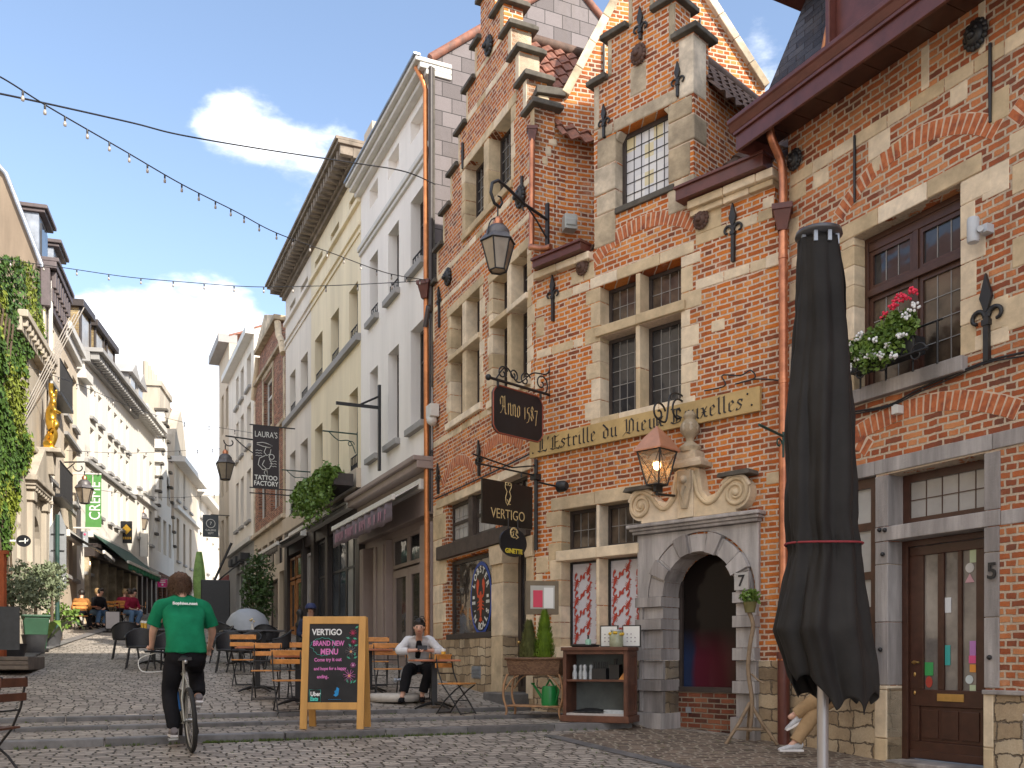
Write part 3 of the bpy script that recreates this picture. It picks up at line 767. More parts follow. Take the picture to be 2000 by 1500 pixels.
# slate mansard and its dormer
solid([(-.2, -.35, 6.64), (10, -.35, 6.64), (10, .35, 8.3), (-.05, .35, 8.3)], (0, .1, .0), 'slate_roof', m_slate, fR.root)
solid([(-.2, -.25, 6.6), (-.05, .42, 8.3), (-.05, 6, 8.3), (-.2, 6, 6.6)], (.1, 0, 0), 'slate_cheek', m_slate, fR.root)
b = MB(); b.box(-.28, 10, -.05, 6, 8.3, 8.36); b.box(-.34, 10, -.12, 6, 8.36, 8.6); b.box(-.40, 10, -.2, 6, 8.6, 8.72); b.build('upper_cornice', m_woodR, fR.root, .01)
b = MB(); solid([(-.2, .1, 8.72), (10, .1, 8.72), (10, 4, 11.8), (.5, 4, 11.8)], (0, 0, -.1), 'upper_roof', m_slate, fR.root)
b = MB(); b.tube([(.86, -.33, 6.7), (.86, .05, 8.3)], .035, 10); b.build('downpipe', m_pipeor, fR.root)
b = MB(); b.box(1.0, 1.06, -.4, .3, 6.7, 8.3); b.box(1.9, 1.96, -.4, .3, 6.7, 8.3); b.box(1.06, 1.9, -.36, .3, 8.1, 8.3); b.box(1.06, 1.9, -.36, .3, 6.7, 6.85); b.box(1.06, 1.9, -.3, -.28, 6.85, 8.1); b.build('dormer', m_woodR, fR.root, .01)
lion(fR, 1910, 70, .135); lion(fR, 1556, 313, .115)
rod(fR, 1937, 86, 240); rod(fR, 1672, 266, 396, .016); fleur(fR, 1931, 535, 706, 1.25)
# copper downpipe with hopper in the angle between the houses
b = MB(); hx, hz = fR.P(1537, 405, -.1)
b.tube(bez([(.08, -.38, 6.46), (.08, -.34, 6.3), (.04, -.16, 6.1), (.04, -.12, 5.9), (.04, -.12, hz)], 5), .052, 10)
b.build('downpipe', m_copper, fR.root)
b = MB(); hopper(b, .04, -.13, hz+.02, 1.15); b.build('hopper', m_woodR, fR.root, .004)
b = MB(); b.tube([(.04, -.12, hz-.2), (.05, -.12, 0.0)], .055, 12)
for z in (hz-.6, 3.4, 2.1, .9): b.tube([(.045, -.12, z-.02), (.045, -.12, z+.02)], .062, 12)
b.build('downpipe', m_copper, fR.root)
b = MB(); b.tube([(.05, -.12, 0), (.05, -.12, -1.2)], .075, 12); b.tube([(.05, -.12, .02), (.05, -.12, .1)], .085, 12); b.build('cast_pipe_shoe', m_woodR, fR.root)
# cables, floodlight, white sensor lamp
b = MB(); P0 = [fR.P(*p) for p in ((1670, 805), (1740, 792), (1800, 760), (1860, 735), (1930, 707), (2000, 690), (2060, 678))]
b.tube(bez([(x, -.03, z) for x, z in P0], 5), .012, 5); b.tube(bez([(x, -.04, z-.03+.012*math.sin(i*2)) for i, (x, z) in enumerate(P0)], 5), .008, 5); b.build('cable', m_black, fR.root)
x, z = fR.P(1918, 455); b = MB(); b.lathe([(.05, -.12), (.058, -.1), (.058, .1), (.05, .12)], (x, -.13, z), 14); b.box(x+.04, x+.13, -.1, -.0, z-.05, z+.03); b.tube([(x+.06, -.1, z-.02), (x+.1, -.16, z-.03)], .03, 8)
tag(b.build('outdoor_sensor', mat('grey_plastic', (.5, .52, .55), .5, .05, bmp=0), None), 'small grey cylinder lamp fixed to the brick wall beside the upstairs window', 'wall lamp').matrix_world = fR.root.matrix_basis
x, z = fR.P(1760, 803); b = MB(); b.box(x-.045, x+.045, -.1, -.01, z-.04, z+.05); b.box(x-.02, x+.02, -.1, 0, z+.05, z+.06)
tag(b.build('junction_box', m_trim, None, .006), 'little white box on the brick wall under the window sill', 'junction box').matrix_world = fR.root.matrix_basis

# ================================================================ L'Estrille house (middle, 1587)
fE = Fac(K2, K1, 'brick_house', 'old brick tavern with stepped dormer gable and carved stone portal')
cx, sp, ra = 3.04, .87, .57
out = [(0, -.0), (cx-ra-.01, 0)]+[(cx-(ra+.01)*math.cos(math.pi*i/16), sp+(ra+.01)*math.sin(math.pi*i/16)) for i in range(17)]+[(cx+ra+.01, 0), (4.30, 0), (4.30, 5.35), (4.12, 5.35), (4.12, 6.05), (2.92, 6.05), (2.92, 8.39), (2.63, 8.39), (2.63, 8.95), (2.27, 8.95), (2.27, 9.6), (1.83, 9.6), (1.83, 8.95), (1.45, 8.95), (1.45, 8.39), (1.19, 8.39), (1.19, 6.0), (0, 6.0)]
ho = [rect(1.60, 2.51, 6.47, 7.56)]
for a, c in ((1.31, 1.955), (2.035, 2.72)):
    ho += [rect(a, c, 4.86, 5.43), rect(a, c, 3.54, 4.69)]
for a, c in ((.55, 1.235), (1.295, 2.05)):
    ho += [rect(a, c, 1.66, 2.27), rect(a, c, .22, 1.49)]
cx, sp, ra = 3.04, .87, .57
archp = [(cx+ra*math.cos(a), sp+ra*math.sin(a)) for a in [math.pi*i/16 for i in range(17)]]
wall(fE, 'wall', out, ho, m_brick, .35, g=.008)
b = MB(); b.prism(rect(0, 2.47, -1.6, -.002), -.012, .35); b.prism(rect(3.61, 4.3, -1.6, -.002), -.012, .35); b.build('plinth', m_rubble, fE.root)
r = random.Random(21)
b = MB()
# mid window: stone cross window
quoin(b, 1.31, -1, 3.3, 5.44, -.006, .3, .17, .32, .25, r); quoin(b, 2.72, 1, 3.45, 5.44, -.006, .3, .17, .3, .25, r)
b.box(1.957, 2.033, -.008, .24, 3.5, 4.1); b.box(1.957, 2.033, -.011, .24, 4.106, 4.70); b.box(1.957, 2.033, -.009, .24, 4.85, 5.43)
b.box(1.24, 1.99, -.05, .24, 4.705, 4.845); b.box(1.995, 2.80, -.055, .24, 4.705, 4.845)
blocks(b, 1.12, 2.93, 5.44, 5.60, -.012, .3, .62, r=r)
blocks(b, 1.12, 2.95, 3.42, 3.535, -.008, .3, .7, r=r)
# bands
blocks(b, .03, 1.1, 5.44, 5.58, -.005, .1, .42, r=r); blocks(b, 2.95, 4.27, 4.92, 5.05, -.006, .1, .4, r=r); blocks(b, 2.95, 4.1, 5.52, 5.66, -.006, .1, .4, r=r)
blocks(b, .03, .98, 4.66, 4.79, -.005, .1, .4, r=r)
for (x0, x1, z0, z1) in ((2.95, 3.35, 5.66, 6.0), (3.95, 4.11, 5.66, 5.8), (1.0, 1.2, 5.6, 5.85), (.75, .98, 5.6, 5.8), (.02, .2, 5.0, 5.3), (0, .12, 4.2, 4.5), (3.2, 3.4, 4.3, 4.45), (4.0, 4.26, 2.2, 2.35)):
    b.box(x0, x1, -.006-r.uniform(0, .004), .1, z0, z1)
# lower window
quoin(b, .55, -1, .0, 2.27, -.006, .3, .2, .3, .3, r)
b.box(1.237, 1.293, -.008, .24, .2, .8); b.box(1.237, 1.293, -.012, .24, .806, 1.49); b.box(1.237, 1.293, -.008, .24, 1.655, 2.27)
b.box(.47, 1.262, -.045, .24, 1.497, 1.652); b.box(1.266, 2.06, -.05, .24, 1.497, 1.652)
blocks(b, .34, 2.06, 2.275, 2.47, -.014, .3, .85, r=r); blocks(b, .4, 2.05, .02, .212, -.01, .3, .6, r=r)
blocks(b, .02, .4, 1.35, 1.6, -.004, .1, .3, r=r)
for (z0, z1) in ((0, .35), (.36, .7), (.71, 1.0), (1.01, 1.34)): b.box(.02, .16, -.008, .1, z0, z1)

b.build('stone_dressings', m_stone, fE.root, .012)
b = MB()
# dormer stonework, grimy
for x0, x1, z0, z1 in ((1.2, 1.60, 6.0, 6.46), (1.24, 1.60, 6.47, 6.75), (1.2, 1.60, 6.76, 7.15), (1.25, 1.60, 7.16, 7.56), (2.51, 2.93, 6.06, 6.5), (2.51, 2.87, 6.5, 6.95), (2.51, 2.94, 6.96, 7.3), (2.51, 2.9, 7.31, 7.56), (1.55, 2.67, 7.568, 7.76), (1.26, 1.545, 7.57, 7.72), (2.68, 2.93, 7.57, 8.36), (1.195, 1.3, 7.74, 8.36), (1.45, 1.53, 8.41, 8.93), (2.52, 2.63, 8.41, 8.93), (1.83, 1.9, 8.97, 9.58), (2.2, 2.27, 8.97, 9.58)):
    b.box(x0+.003, x1-.003, -.010-r.uniform(0, .012), .3, z0+.003, z1-.003)
for s_, xx in ((1, 1.60), (-1, 2.51)): b.prism([(xx, 7.45), (xx+s_*.09, 7.56), (xx, 7.566)] if s_ > 0 else [(xx, 7.45), (xx, 7.566), (xx-.09, 7.56)], -.004, .2)
b.box(1.86, 2.14, -.01, .1, 7.95, 8.35)
b.build('dormer_stonework', m_stoneG, fE.root, .02)
b = MB()
def cope(b, x0, x1, z, y0=-.09, y1=.45, t=.07):
    b.box(x0, x1, y0, y1, z, z+t); b.box(x0+.03, x1-.03, y0+.03, y1-.03, z+t, z+t*1.5)
cope(b, 1.10, 1.46, 8.39); cope(b, 2.60, 3.02, 8.39); cope(b, 1.36, 1.84, 8.95); cope(b, 2.25, 2.72, 8.95); cope(b, 1.75, 2.35, 9.6); b.box(1.6, 2.62, -.04, .3, 6.38, 6.465)
b.build('coping', m_cap, fE.root, .012)
window(fE, 1.60, 2.51, 6.47, 7.56, .15, m_frame, None, .06, 1, 0, (.13, .175), m_black, name='window')
# stained pale panes of that window
mq, tq, bq = newmat('pale_stained_panes'); oq = tq.nodes.new('ShaderNodeTexCoord').outputs['Object']
sq = tq.nodes.new('ShaderNodeSeparateXYZ'); tq.links.new(oq, sq.inputs[0]); cq = tq.nodes.new('ShaderNodeCombineXYZ')
tq.links.new(mth(tq, 'FLOOR', mth(tq, 'MULTIPLY', mth(tq, 'SUBTRACT', sq.outputs[0], 1.66), 5/.79)), cq.inputs[0]); tq.links.new(mth(tq, 'FLOOR', mth(tq, 'MULTIPLY', mth(tq, 'SUBTRACT', sq.outputs[2], 6.53), 5/.97)), cq.inputs[1])
wn = tq.nodes.new('ShaderNodeTexWhiteNoise'); tq.links.new(cq.outputs[0], wn.inputs['Vector'])
tq.links.new(ramp(tq, wn.outputs['Value'], ((0, (.60, .59, .60)), (.4, (.68, .66, .64)), (.78, (.64, .55, .33))), 'CONSTANT'), bq.inputs['Base Color']); bq.inputs['Roughness'].default_value = .25
for o in fE.root.children:
    if o.name.startswith('window'):
        for c in o.children:
            if c.name.startswith('pane'): c.data.materials.clear(); c.data.materials.append(mq)
for a, c in ((1.31, 1.955), (2.035, 2.72)):
    window(fE, a, c, 4.86, 5.43, .2, m_frame, g_warm, .05, 1, 0, (.13, .21), m_lead); window(fE, a, c, 3.54, 4.69, .2, m_frame, g_dark, .05, 1, 0, (.13, .2), m_lead)
for a, c in ((.55, 1.235), (1.295, 2.05)):
    window(fE, a, c, 1.66, 2.27, .2, m_frame, g_warm, .05, 1, 0, (.14, .22), m_lead)
# lobster-print blinds behind the big lower lights
m_print = mat('white_printed_paper', (.62, .62, .68), .6, .04, 30, bmp=0); m_lob = mat('lobster_red', (.46, .055, .035), .6, .25, 20, bmp=0)
def lobster(b, x, z, s, a, y0, y1, kx=1.0):
    def T(p): 
        ca, sa = math.cos(a), math.sin(a); return (x+s*(p[0]*kx*ca-p[1]*sa), z+s*(p[0]*kx*sa+p[1]*ca))
    def poly(ps): b.prism([T(p) for p in ps], y0, y1, back=False)
    poly([(-.07, .1), (-.1, -.05), (-.06, -.3), (-.04, -.42), (.04, -.42), (.06, -.3), (.1, -.05), (.07, .1), (.03, .2), (-.03, .2)])
    poly([(-.035, -.43), (-.12, -.55), (-.03, -.53), (0, -.6), (.03, -.53), (.12, -.55), (.035, -.43)])
    for s_ in (1, -1):
        q = [(.05, .08), (.17, .13), (.15, .27), (.10, .36), (.12, .5), (.17, .44), (.20, .54), (.27, .38), (.25, .2), (.2, .06), (.07, .02)]
        poly([(p[0]*s_, p[1]) for p in (q if s_ < 0 else q)][::s_])
        for k in range(3):
            zz = -.02-.09*k; q = [(.07, zz), (.2, zz-.05), (.2, zz-.075), (.07, zz-.03)]; poly([(p[0]*s_, p[1]) for p in q][::-s_])
for a, c in ((.55, 1.235), (1.295, 2.05)):
    o = window(fE, a, c, .22, 1.49, .2, m_black, m_print, .03, 1, 0)
    b = MB(); r2 = random.Random(int(a*10))
    for row in range(5):
        for col in range(3):
            x = a+.12+col*.215; z = .38+row*.27+(.135 if col % 2 else 0)
            if z > 1.36 or x > c-.07: continue
            lobster(b, x, z, .255, (-.35 if (col % 2 == 0) else math.pi-.45)+r2.uniform(-.1, .1), .222, .224, 1.12)
    b.build('lobster_print', m_lob, o)
# arched portal of bluestone
b = MB(); yb = -.07
arcs = []
def ring(b, r0, r1, a0, a1, y0, y1, n=6):
    p = [(cx+r0*math.cos(a0+(a1-a0)*i/n), sp+r0*math.sin(a0+(a1-a0)*i/n)) for i in range(n+1)]
    q = [(cx+r1*math.cos(a0+(a1-a0)*i/n), sp+r1*math.sin(a0+(a1-a0)*i/n)) for i in range(n+1)]
    b.prism(p[::-1]+q, y0, y1) if False else b.prism(q+p[::-1], y0, y1)
for i in range(9):
    a0, a1 = math.pi*i/9, math.pi*(i+1)/9
    if i % 2 == 0: ring(b, .571, .80, a0+.006, a1-.006, -.075, .3, 5)
    else:
        am = (a0+a1)/2; ring(b, .56, .83, am-.13, am+.13, -.12, .3, 3); ring(b, .571, .80, a0, am-.132, -.075, .3, 3); ring(b, .571, .80, am+.132, a1, -.075, .3, 3)
for xa, xb in ((2.06, 2.47), (3.61, 3.90)):
    z = -1.1; k = 0
    b.box(xa-.03, xb+.03, -.16, .3, -1.3, -.72)
    z = -.72
    for hgt_, pr in ((.30, 0), (.16, 1), (.26, 0), (.16, 1), (.26, 0), (.15, 1), (.16, 0), (.14, 1)):
        d = -.13 if pr else -.07; e = .02 if pr else 0
        b.box(xa-e, xb+e*.6, d, .3, z+.003, z+hgt_-.003); z += hgt_
b.box(2.10, 2.145, -.1, -.06, -.7, .86)
b.build('portal_arch', m_blue, fE.root, .014)
b = MB()
pts = [(1.98, .875), (2.235, .875)]+[(cx-.805*math.cos(a), sp+.805*math.sin(a)) for a in [math.pi*i/20 for i in range(21)]]+[(3.94, .875), (3.94, 1.74), (1.98, 1.74)]
pts = [(2.02, .87)]+[(cx-.835*math.cos(math.pi*i/20), sp+.835*math.sin(math.pi*i/20)) for i in range(21)]+[(3.92, .87), (3.92, 1.74), (2.02, 1.74)]
b.prism(pts[::-1] if False else pts, -.05, .1)
b.build('portal_spandrel', m_blue, fE.root, .006)
b = MB(); b.box(1.98, 3.94, -.12, .1, 1.745, 1.79); b.box(1.95, 3.97, -.15, .1, 1.79, 1.83); b.box(1.92, 4.0, -.19, .1, 1.83, 1.88); b.build('portal_cornice', m_blue, fE.root, .012)
# broken scrolled pediment with urn
b = MB(); y0, y1 = -.16, .05
def S(cxx, s_):
    # outline of one scroll: big volute outside, sweeping up to the pedestal
    o_ = []
    for i in range(15):
        a = math.pi*(1.45-1.35*i/14); o_.append((cxx+s_*(-.20*math.cos(a)*-1)*1.0 if False else cxx-s_*.21*math.cos(a)*-1*-1, 2.13+.21*math.sin(a)))
    return o_
for s_, cv in ((1, 2.17), (-1, 3.66)):
    P_ = []
    for i in range(17):
        a = math.pi*(1.5-1.25*i/16); P_.append((cv+s_*.21*math.cos(a), 2.13+.21*math.sin(a)))
    P_ += [(cv+s_*.30, 2.16), (cv+s_*.42, 2.13), (cv+s_*.50, 2.22), (cv+s_*.53, 2.40), (cv+s_*.56, 2.52), (cv+s_*.66, 2.55), (cv+s_*.74, 2.55), (cv+s_*.74, 1.885)]
    P_ += [(cv+s_*.0, 1.885)]
    if s_ < 0: P_ = P_[::-1]
    b.prism(P_[::-1], y0, y1)
b.box(2.80, 3.04, -.2, .05, 1.885, 2.5)
b.build('pediment', m_stone, fE.root, .01)
b = MB()
for s_, cv in ((1, 2.17), (-1, 3.66)):
    sp_ = spiral((0, 0), .035, .185, math.pi*(4.3), math.pi*.42, 44)
    L_ = [(cv+s_*p[0], -.17, 2.13+p[2]) for p in sp_]
    tail = bez([L_[-1], (cv+s_*.18, -.17, 2.22), (cv+s_*.30, -.17, 2.08), (cv+s_*.43, -.17, 2.05), (cv+s_*.56, -.17, 2.18), (cv+s_*.61, -.17, 2.38), (cv+s_*.66, -.17, 2.50)], 5)
    b.tube(L_+tail[1:], [.014+.016*i/len(L_) for i in range(len(L_))]+[.03]*(len(tail)-1), 7)
    top = bez([(cv-s_*.2, -.16, 2.2), (cv-s_*.12, -.16, 2.31), (cv+s_*.05, -.16, 2.35), (cv+s_*.2, -.16, 2.27)], 5); b.tube(top, .028, 7)
    b.ball((cv, -.17, 2.13), .045, 10, 8, (1, .7, 1))
b.build('scroll_moulding', m_stone, fE.root)
b = MB(); xm = 2.93
b.box(xm-.28, xm+.28, -.26, .05, 2.54, 2.6); b.box(xm-.22, xm+.22, -.2, .05, 2.6, 2.66); b.box(xm-.15, xm+.15, -.2, .04, 2.66, 2.76)
b.lathe([(.13, 2.76), (.15, 2.82), (.1, 2.86), (.05, 2.9), (.06, 2.95), (.12, 3.02), (.13, 3.1), (.1, 3.16), (.07, 3.19), (.09, 3.24), (.05, 3.3), (.0, 3.31)], (xm, -.1, 0), 14)
for k in range(7):
    a = k*.9; b.ball((xm+.1*math.cos(a), -.1+.1*math.sin(a), 3.08), .035, 6, 5, (1, 1, 2))
b.prism([(xm-.1, 2.5), (xm-.11, 2.3), (xm-.04, 2.0), (xm+.04, 2.0), (xm+.11, 2.3), (xm+.1, 2.5)][::-1] if False else [(xm-.04, 2.0), (xm+.04, 2.0), (xm+.11, 2.3), (xm+.1, 2.5), (xm-.1, 2.5), (xm-.11, 2.3)], -.25, -.2)
b.ball((xm, -.25, 2.38), .055, 8, 6); b.tube([(xm, -.24, 2.3), (xm-.03, -.25, 2.2), (xm, -.24, 2.08)], [.045, .035, .015], 6)
b.build('urn', m_stoneG, fE.root, .004)
b = MB(); b.prism([(1.9, 2.34), (2.4, 2.34), (2.38, 2.39), (1.95, 2.40)], -.24, .05); b.prism([(3.42, 2.34), (3.9, 2.34), (3.88, 2.40), (3.44, 2.39)], -.24, .05); b.build('pediment_coping', m_cap, fE.root, .01)
# inside the arch: low brick wall and a fixed pane
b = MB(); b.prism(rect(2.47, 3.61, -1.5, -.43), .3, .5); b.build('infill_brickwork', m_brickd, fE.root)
mi, ti, bi = newmat('dim_bar_glass'); oi = ti.nodes.new('ShaderNodeTexCoord').outputs['Object']; ni = noise_t(ti, oi, 2.3, 1, .4, .3)
si = ti.nodes.new('ShaderNodeSeparateXYZ'); ti.links.new(oi, si.inputs[0])
cc = ramp(ti, mth(ti, 'MULTIPLY_ADD', si.outputs[0], .9, mth(ti, 'MULTIPLY_ADD', ni.outputs[0], .15, -2.35)), ((.0, (.02, .035, .09)), (.12, (.02, .03, .07)), (.2, (.085, .015, .028)), (.6, (.06, .012, .016)), (.85, (.03, .026, .016))))
cc = mixc(ti, ramp(ti, si.outputs[2], ((.02, (0, 0, 0)), (.45, (1, 1, 1)))), cc, (.012, .009, .008)); ti.links.new(cc, bi.inputs['Base Color']); bi.inputs['Roughness'].default_value = .1; bi.inputs['Specular IOR Level'].default_value = .12
b = MB(); b.box(2.5, 3.58, .34, .35, -.38, 1.45); b.build('glass_pane', mi, fE.root)
b = MB(); b.box(2.47, 2.53, .3, .37, -.43, 1.1); b.box(2.47, 3.61, .28, .37, -.43, -.36); b.build('pane_frame', m_frame, fE.root)
b = MB(); b.box(2.6, 2.68, .28, .3, -.72, -.64); b.build('socket', m_zinc, fE.root)
me_ = bpy.data.materials.new('warm_bulb'); me_.use_nodes = True; e_ = me_.node_tree.nodes['Principled BSDF']; e_.inputs['Emission Color'].default_value = (1, .55, .2, 1); e_.inputs['Emission Strength'].default_value = 9; m_bulb = me_
b = MB(); b.ball((3.28, .33, 1.22), .03, 8, 6, (1.5, .5, .7)); b.build('ceiling_lamp', m_bulb, fE.root)
# eaves gutters, cornices, pent roofs
gutter(fE, 2.78, 4.08, 6.10, 6.28, -.22, .02); gutter(fE, .15, 1.12, 5.98, 6.12, -.22, .02)
b = MB(); blocks(b, 2.9, 4.16, 5.98, 6.09, -.13, .3, .6, r=r); blocks(b, 2.9, 4.13, 5.9, 5.98, -.07, .3, .5, r=r); blocks(b, .06, 1.18, 5.86, 5.97, -.11, .3, .5, r=r); b.build('cornice', m_stone, fE.root, .014)
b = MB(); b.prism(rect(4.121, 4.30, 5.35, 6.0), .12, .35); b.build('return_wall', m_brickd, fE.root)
b = MB(); b.prism([(4.0, 4.9), (4.32, 4.9), (4.32, 5.06), (4.0, 5.06)], -.03, .2); b.build('string_stone', m_stone, fE.root, .02)
pantiles((2.93, .0, 6.2), (1.4, 0, 0), (0, 3.0, 2.6), .22, .3, m_tileD, fE.root, 'pent_roof'); pantiles((.0, .0, 6.05), (1.18, 0, 0), (0, 1.5, .7), .22, .3, m_tileD, fE.root, 'pent_roof')
# dormer cheeks and roof
b = MB(); b.add([(2.915, .3, 6.1), (2.915, 3.4, 6.1), (2.915, 3.4, 7.85), (2.915, .3, 7.85), (2.7, .3, 6.1), (2.7, 3.4, 6.1), (2.7, 3.4, 7.85), (2.7, .3, 7.85)], [(0, 1, 2, 3), (7, 6, 5, 4), (0, 3, 7, 4), (3, 2, 6, 7), (1, 5, 6, 2)])
b.add([(1.2, .3, 6.0), (1.2, 3.4, 6.0), (1.2, 3.4, 7.85), (1.2, .3, 7.85), (1.4, .3, 6.0), (1.4, 3.4, 6.0), (1.4, 3.4, 7.85), (1.4, .3, 7.85)], [(3, 2, 1, 0), (4, 5, 6, 7), (4, 7, 3, 0), (7, 6, 2, 3)])
b.build('dormer_cheek', m_brick, fE.root)
pantiles((3.12, .30, 7.62), (0, 3.4, 0), (-1.08, 0, 1.45), .24, .3, m_tileD, fE.root, 'dormer_roof'); pantiles((1.24, .36, 7.72), (0, 3.4, 0), (.8, 0, 1.3), .24, .3, m_tileD, fE.root, 'dormer_roof')
b = MB(); b.tube([(2.04, .3, 9.1), (2.04, 3.6, 9.1)], .09, 8); b.build('ridge_tiles', m_tileD, fE.root)
solid([(2.93, .35, 6.25), (2.97, .35, 6.23), (2.97, 2.4, 8.0), (2.93, 2.4, 8.1)], (.22, 0, -.05), 'lead_flashing', m_zinc, fE.root)
lion(fE, 1372, 430, .12, m=mat('rusty_iron', (.10, .05, .035), .7, .4, 20, bmp=.3)); lion(fE, 1140, 522, .115, m=MT['rusty_iron']); lion(fE, 1250, 108, .13, m=MT['rusty_iron'])
fleur(fE, 1434, 398, 512, 1.0); fleur(fE, 1082, 538, 628, .9); fleur(fE, 1182, 205, 270, .8); fleur(fE, 1326, 122, 190, .8); fleur(fE, 1253, 15, 78, .9)
arch(fE, 2.05, 5.72, 1.7, .3, 24); arch(fE, 2.06, 7.8, .8, .12, 12) if False else None
# tall rear gable, turned square to the view, with stone verges
dH = Vector((.97, .246)).normalized(); aH = K2+Vector((.02, .12))
fH = Fac.__new__(Fac); fH.A = aH; fH.X = dH; fH.N = Vector((-dH.y, dH.x)); fH.root = None
hp = [fH.P(*p) for p in ((1052, 520), (1052, 182), (1102, 187), (1283, -158), (1494, 172), (1510, 430))]
gb = MB(); gb.prism(hp[::-1], 0, .3)
g_ = gb.build('rear_gable', m_brick, fE.root)
mw_ = Matrix.Translation((aH.x, aH.y, 0)) @ Matrix.Rotation(math.atan2(dH.y, dH.x), 4, 'Z')
fEm = Matrix.Translation((fE.A.x, fE.A.y, 0)) @ Matrix.Rotation(math.atan2(fE.X.y, fE.X.x), 4, 'Z')
def putH(o): o.matrix_basis = fEm.inverted() @ mw_; return o
putH(g_)
vb = MB()
for p, q in ((hp[2], hp[3]), (hp[3], hp[4])):
    n = 7
    for i in range(n):
        a = Vector(p).lerp(Vector(q), i/n); c = Vector(p).lerp(Vector(q), (i+.985)/n)
        vb.bar((a.x, .12, a.y), (c.x, .12, c.y), .42, .13)
putH(vb.build('verge_stone', m_stoneG, fE.root, .012))
kb = MB(); kx, kz = hp[1]; kb.box(kx-.05, kx+.42, -.08, .35, kz-.03, kz+.09); putH(kb.build('coping', m_cap, fE.root, .01))
kb = MB(); kb.box(kx-.02, kx+.17, -.03, .3, kz-.7, kz-.03); kb.box(kx-.06, kx+.3, -.05, .3, kz-.82, kz-.7); kb.box(kx-.1, kx+.2, -.06, .3, kz-1.0, kz-.83); kb.box(kx-.14, kx+.14, -.07, .3, kz-1.15, kz-1.01)
putH(kb.build('kneeler_stone', m_stone, fE.root, .03))
rb = MB()
for px_, p0, p1 in ((1178, 88, 150), (1366, 38, 64)):
    x, z1 = fH.P(px_, p0); _, z0 = fH.P(px_, p1); rb.tube([(x, -.03, z0), (x, -.03, z1)], .018, 6)
putH(rb.build('wall_anchor', m_black, fE.root))
# roof behind the rear gable
A_, B_, C_ = hp[2], hp[3], hp[4]
for nm, p, q in (('main_roof', A_, B_), ('main_roof', C_, B_)):
    rr = solid([(p[0], .3, p[1]-.02), (q[0], .3, q[1]-.02), (q[0], 7, q[1]-.02), (p[0], 7, p[1]-.02)], (0, 0, -.1), nm, m_tileD, fE.root); putH(rr)
# white floodlight box on that gable
x, z = fH.P(1105, 445); b = MB(); b.box(x-.1, x+.1, -.28, -.1, z-.13, z+.1); b.box(x-.08, x+.08, -.30, -.27, z-.08, z+.02); b.tube([(x, -.15, z), (x, 0, z)], .02, 6)
tag(b.build('floodlight', mat('grey_metal_box', (.40, .42, .40), .5, .1), None, .01), 'grey floodlight box mounted on the brick wall left of the dormer', 'floodlight').matrix_world = mw_
# copper pipe with knee beside the kneeler
b = MB(); q0 = [fE.P(*p) for p in ((1048, 270), (1048, 300), (1047, 470), (1052, 488), (1075, 492), (1090, 488))]
b.tube(bez([(x, -.1 if i < 3 else -.16, z) for i, (x, z) in enumerate(q0)], 5), .045, 10); b.build('downpipe', m_copper, fE.root)
b = MB(); hopper(b, q0[0][0], -.1, q0[0][1]+.12, .8); b.build('hopper', m_woodR, fE.root)
# ================================================================ lobster house, stepped gable
fG = Fac(K3, K2, 'brick_house', 'narrow brick house with tall stepped gable and lobster sign in its shop window')
Lx = (.08, .66, 1.09, 1.5, 1.92, 2.36); Rx = (4.78, 4.52, 4.24, 3.94, 3.62, 3.3); Z = (8.05, 8.65, 9.22, 9.82, 10.38, 10.95)
poly = [(0.05, .4)]
poly = [(4.76, .40), (4.76, 8.63)]
pl = [(.05, .40), (4.76, .40), (4.76, 8.60), (4.48, 8.60), (4.48, 9.2), (4.2, 9.2), (4.2, 9.8), (3.9, 9.8), (3.9, 10.37), (3.58, 10.37), (3.58, 10.96), (3.2, 10.96), (3.2, 11.6), (2.55, 11.6), (2.55, 10.96), (2.3, 10.96), (2.3, 10.4), (1.88, 10.4), (1.88, 9.82), (1.47, 9.82), (1.47, 9.24), (1.06, 9.24), (1.06, 8.68), (.64, 8.68), (.64, 8.1), (.28, 8.1), (.28, 7.5), (.05, 7.5)]
hg = []
for a, c in ((1.04, 1.67), (1.86, 2.51)): hg += [rect(a, c, 5.80, 6.6), rect(a, c, 4.54, 5.70)]
for a, c in ((3.1, 3.72), (3.88, 4.5)): hg += [rect(a, c, 5.80, 6.5), rect(a, c, 4.45, 5.70)]
hg += [rect(1.8, 2.7, 7.85, 9.05), rect(2.92, 3.87, 7.85, 9.05)]
hg += [rect(.88, 3.22, 2.24, 2.99), rect(.87, 3.09, .44, 1.90), rect(3.6, 4.5, .42, 1.9), rect(3.45, 4.5, 2.24, 2.99)]
pl = pl[:1]+[(3.592, .40), (3.592, 1.908), (4.508, 1.908), (4.508, .40)]+pl[1:]; hg = [h for h in hg if h[0] != (3.6, .42)]
wall(fG, 'wall', pl, hg, m_brick, .35, g=.008)
b = MB(); b.prism(rect(.05, 3.6, -1.3, .398), -.02, .35); b.prism(rect(4.5, 4.76, -1.3, .398), -.02, .35); b.build('plinth', m_rubble, fG.root)
r = random.Random(31); b = MB()
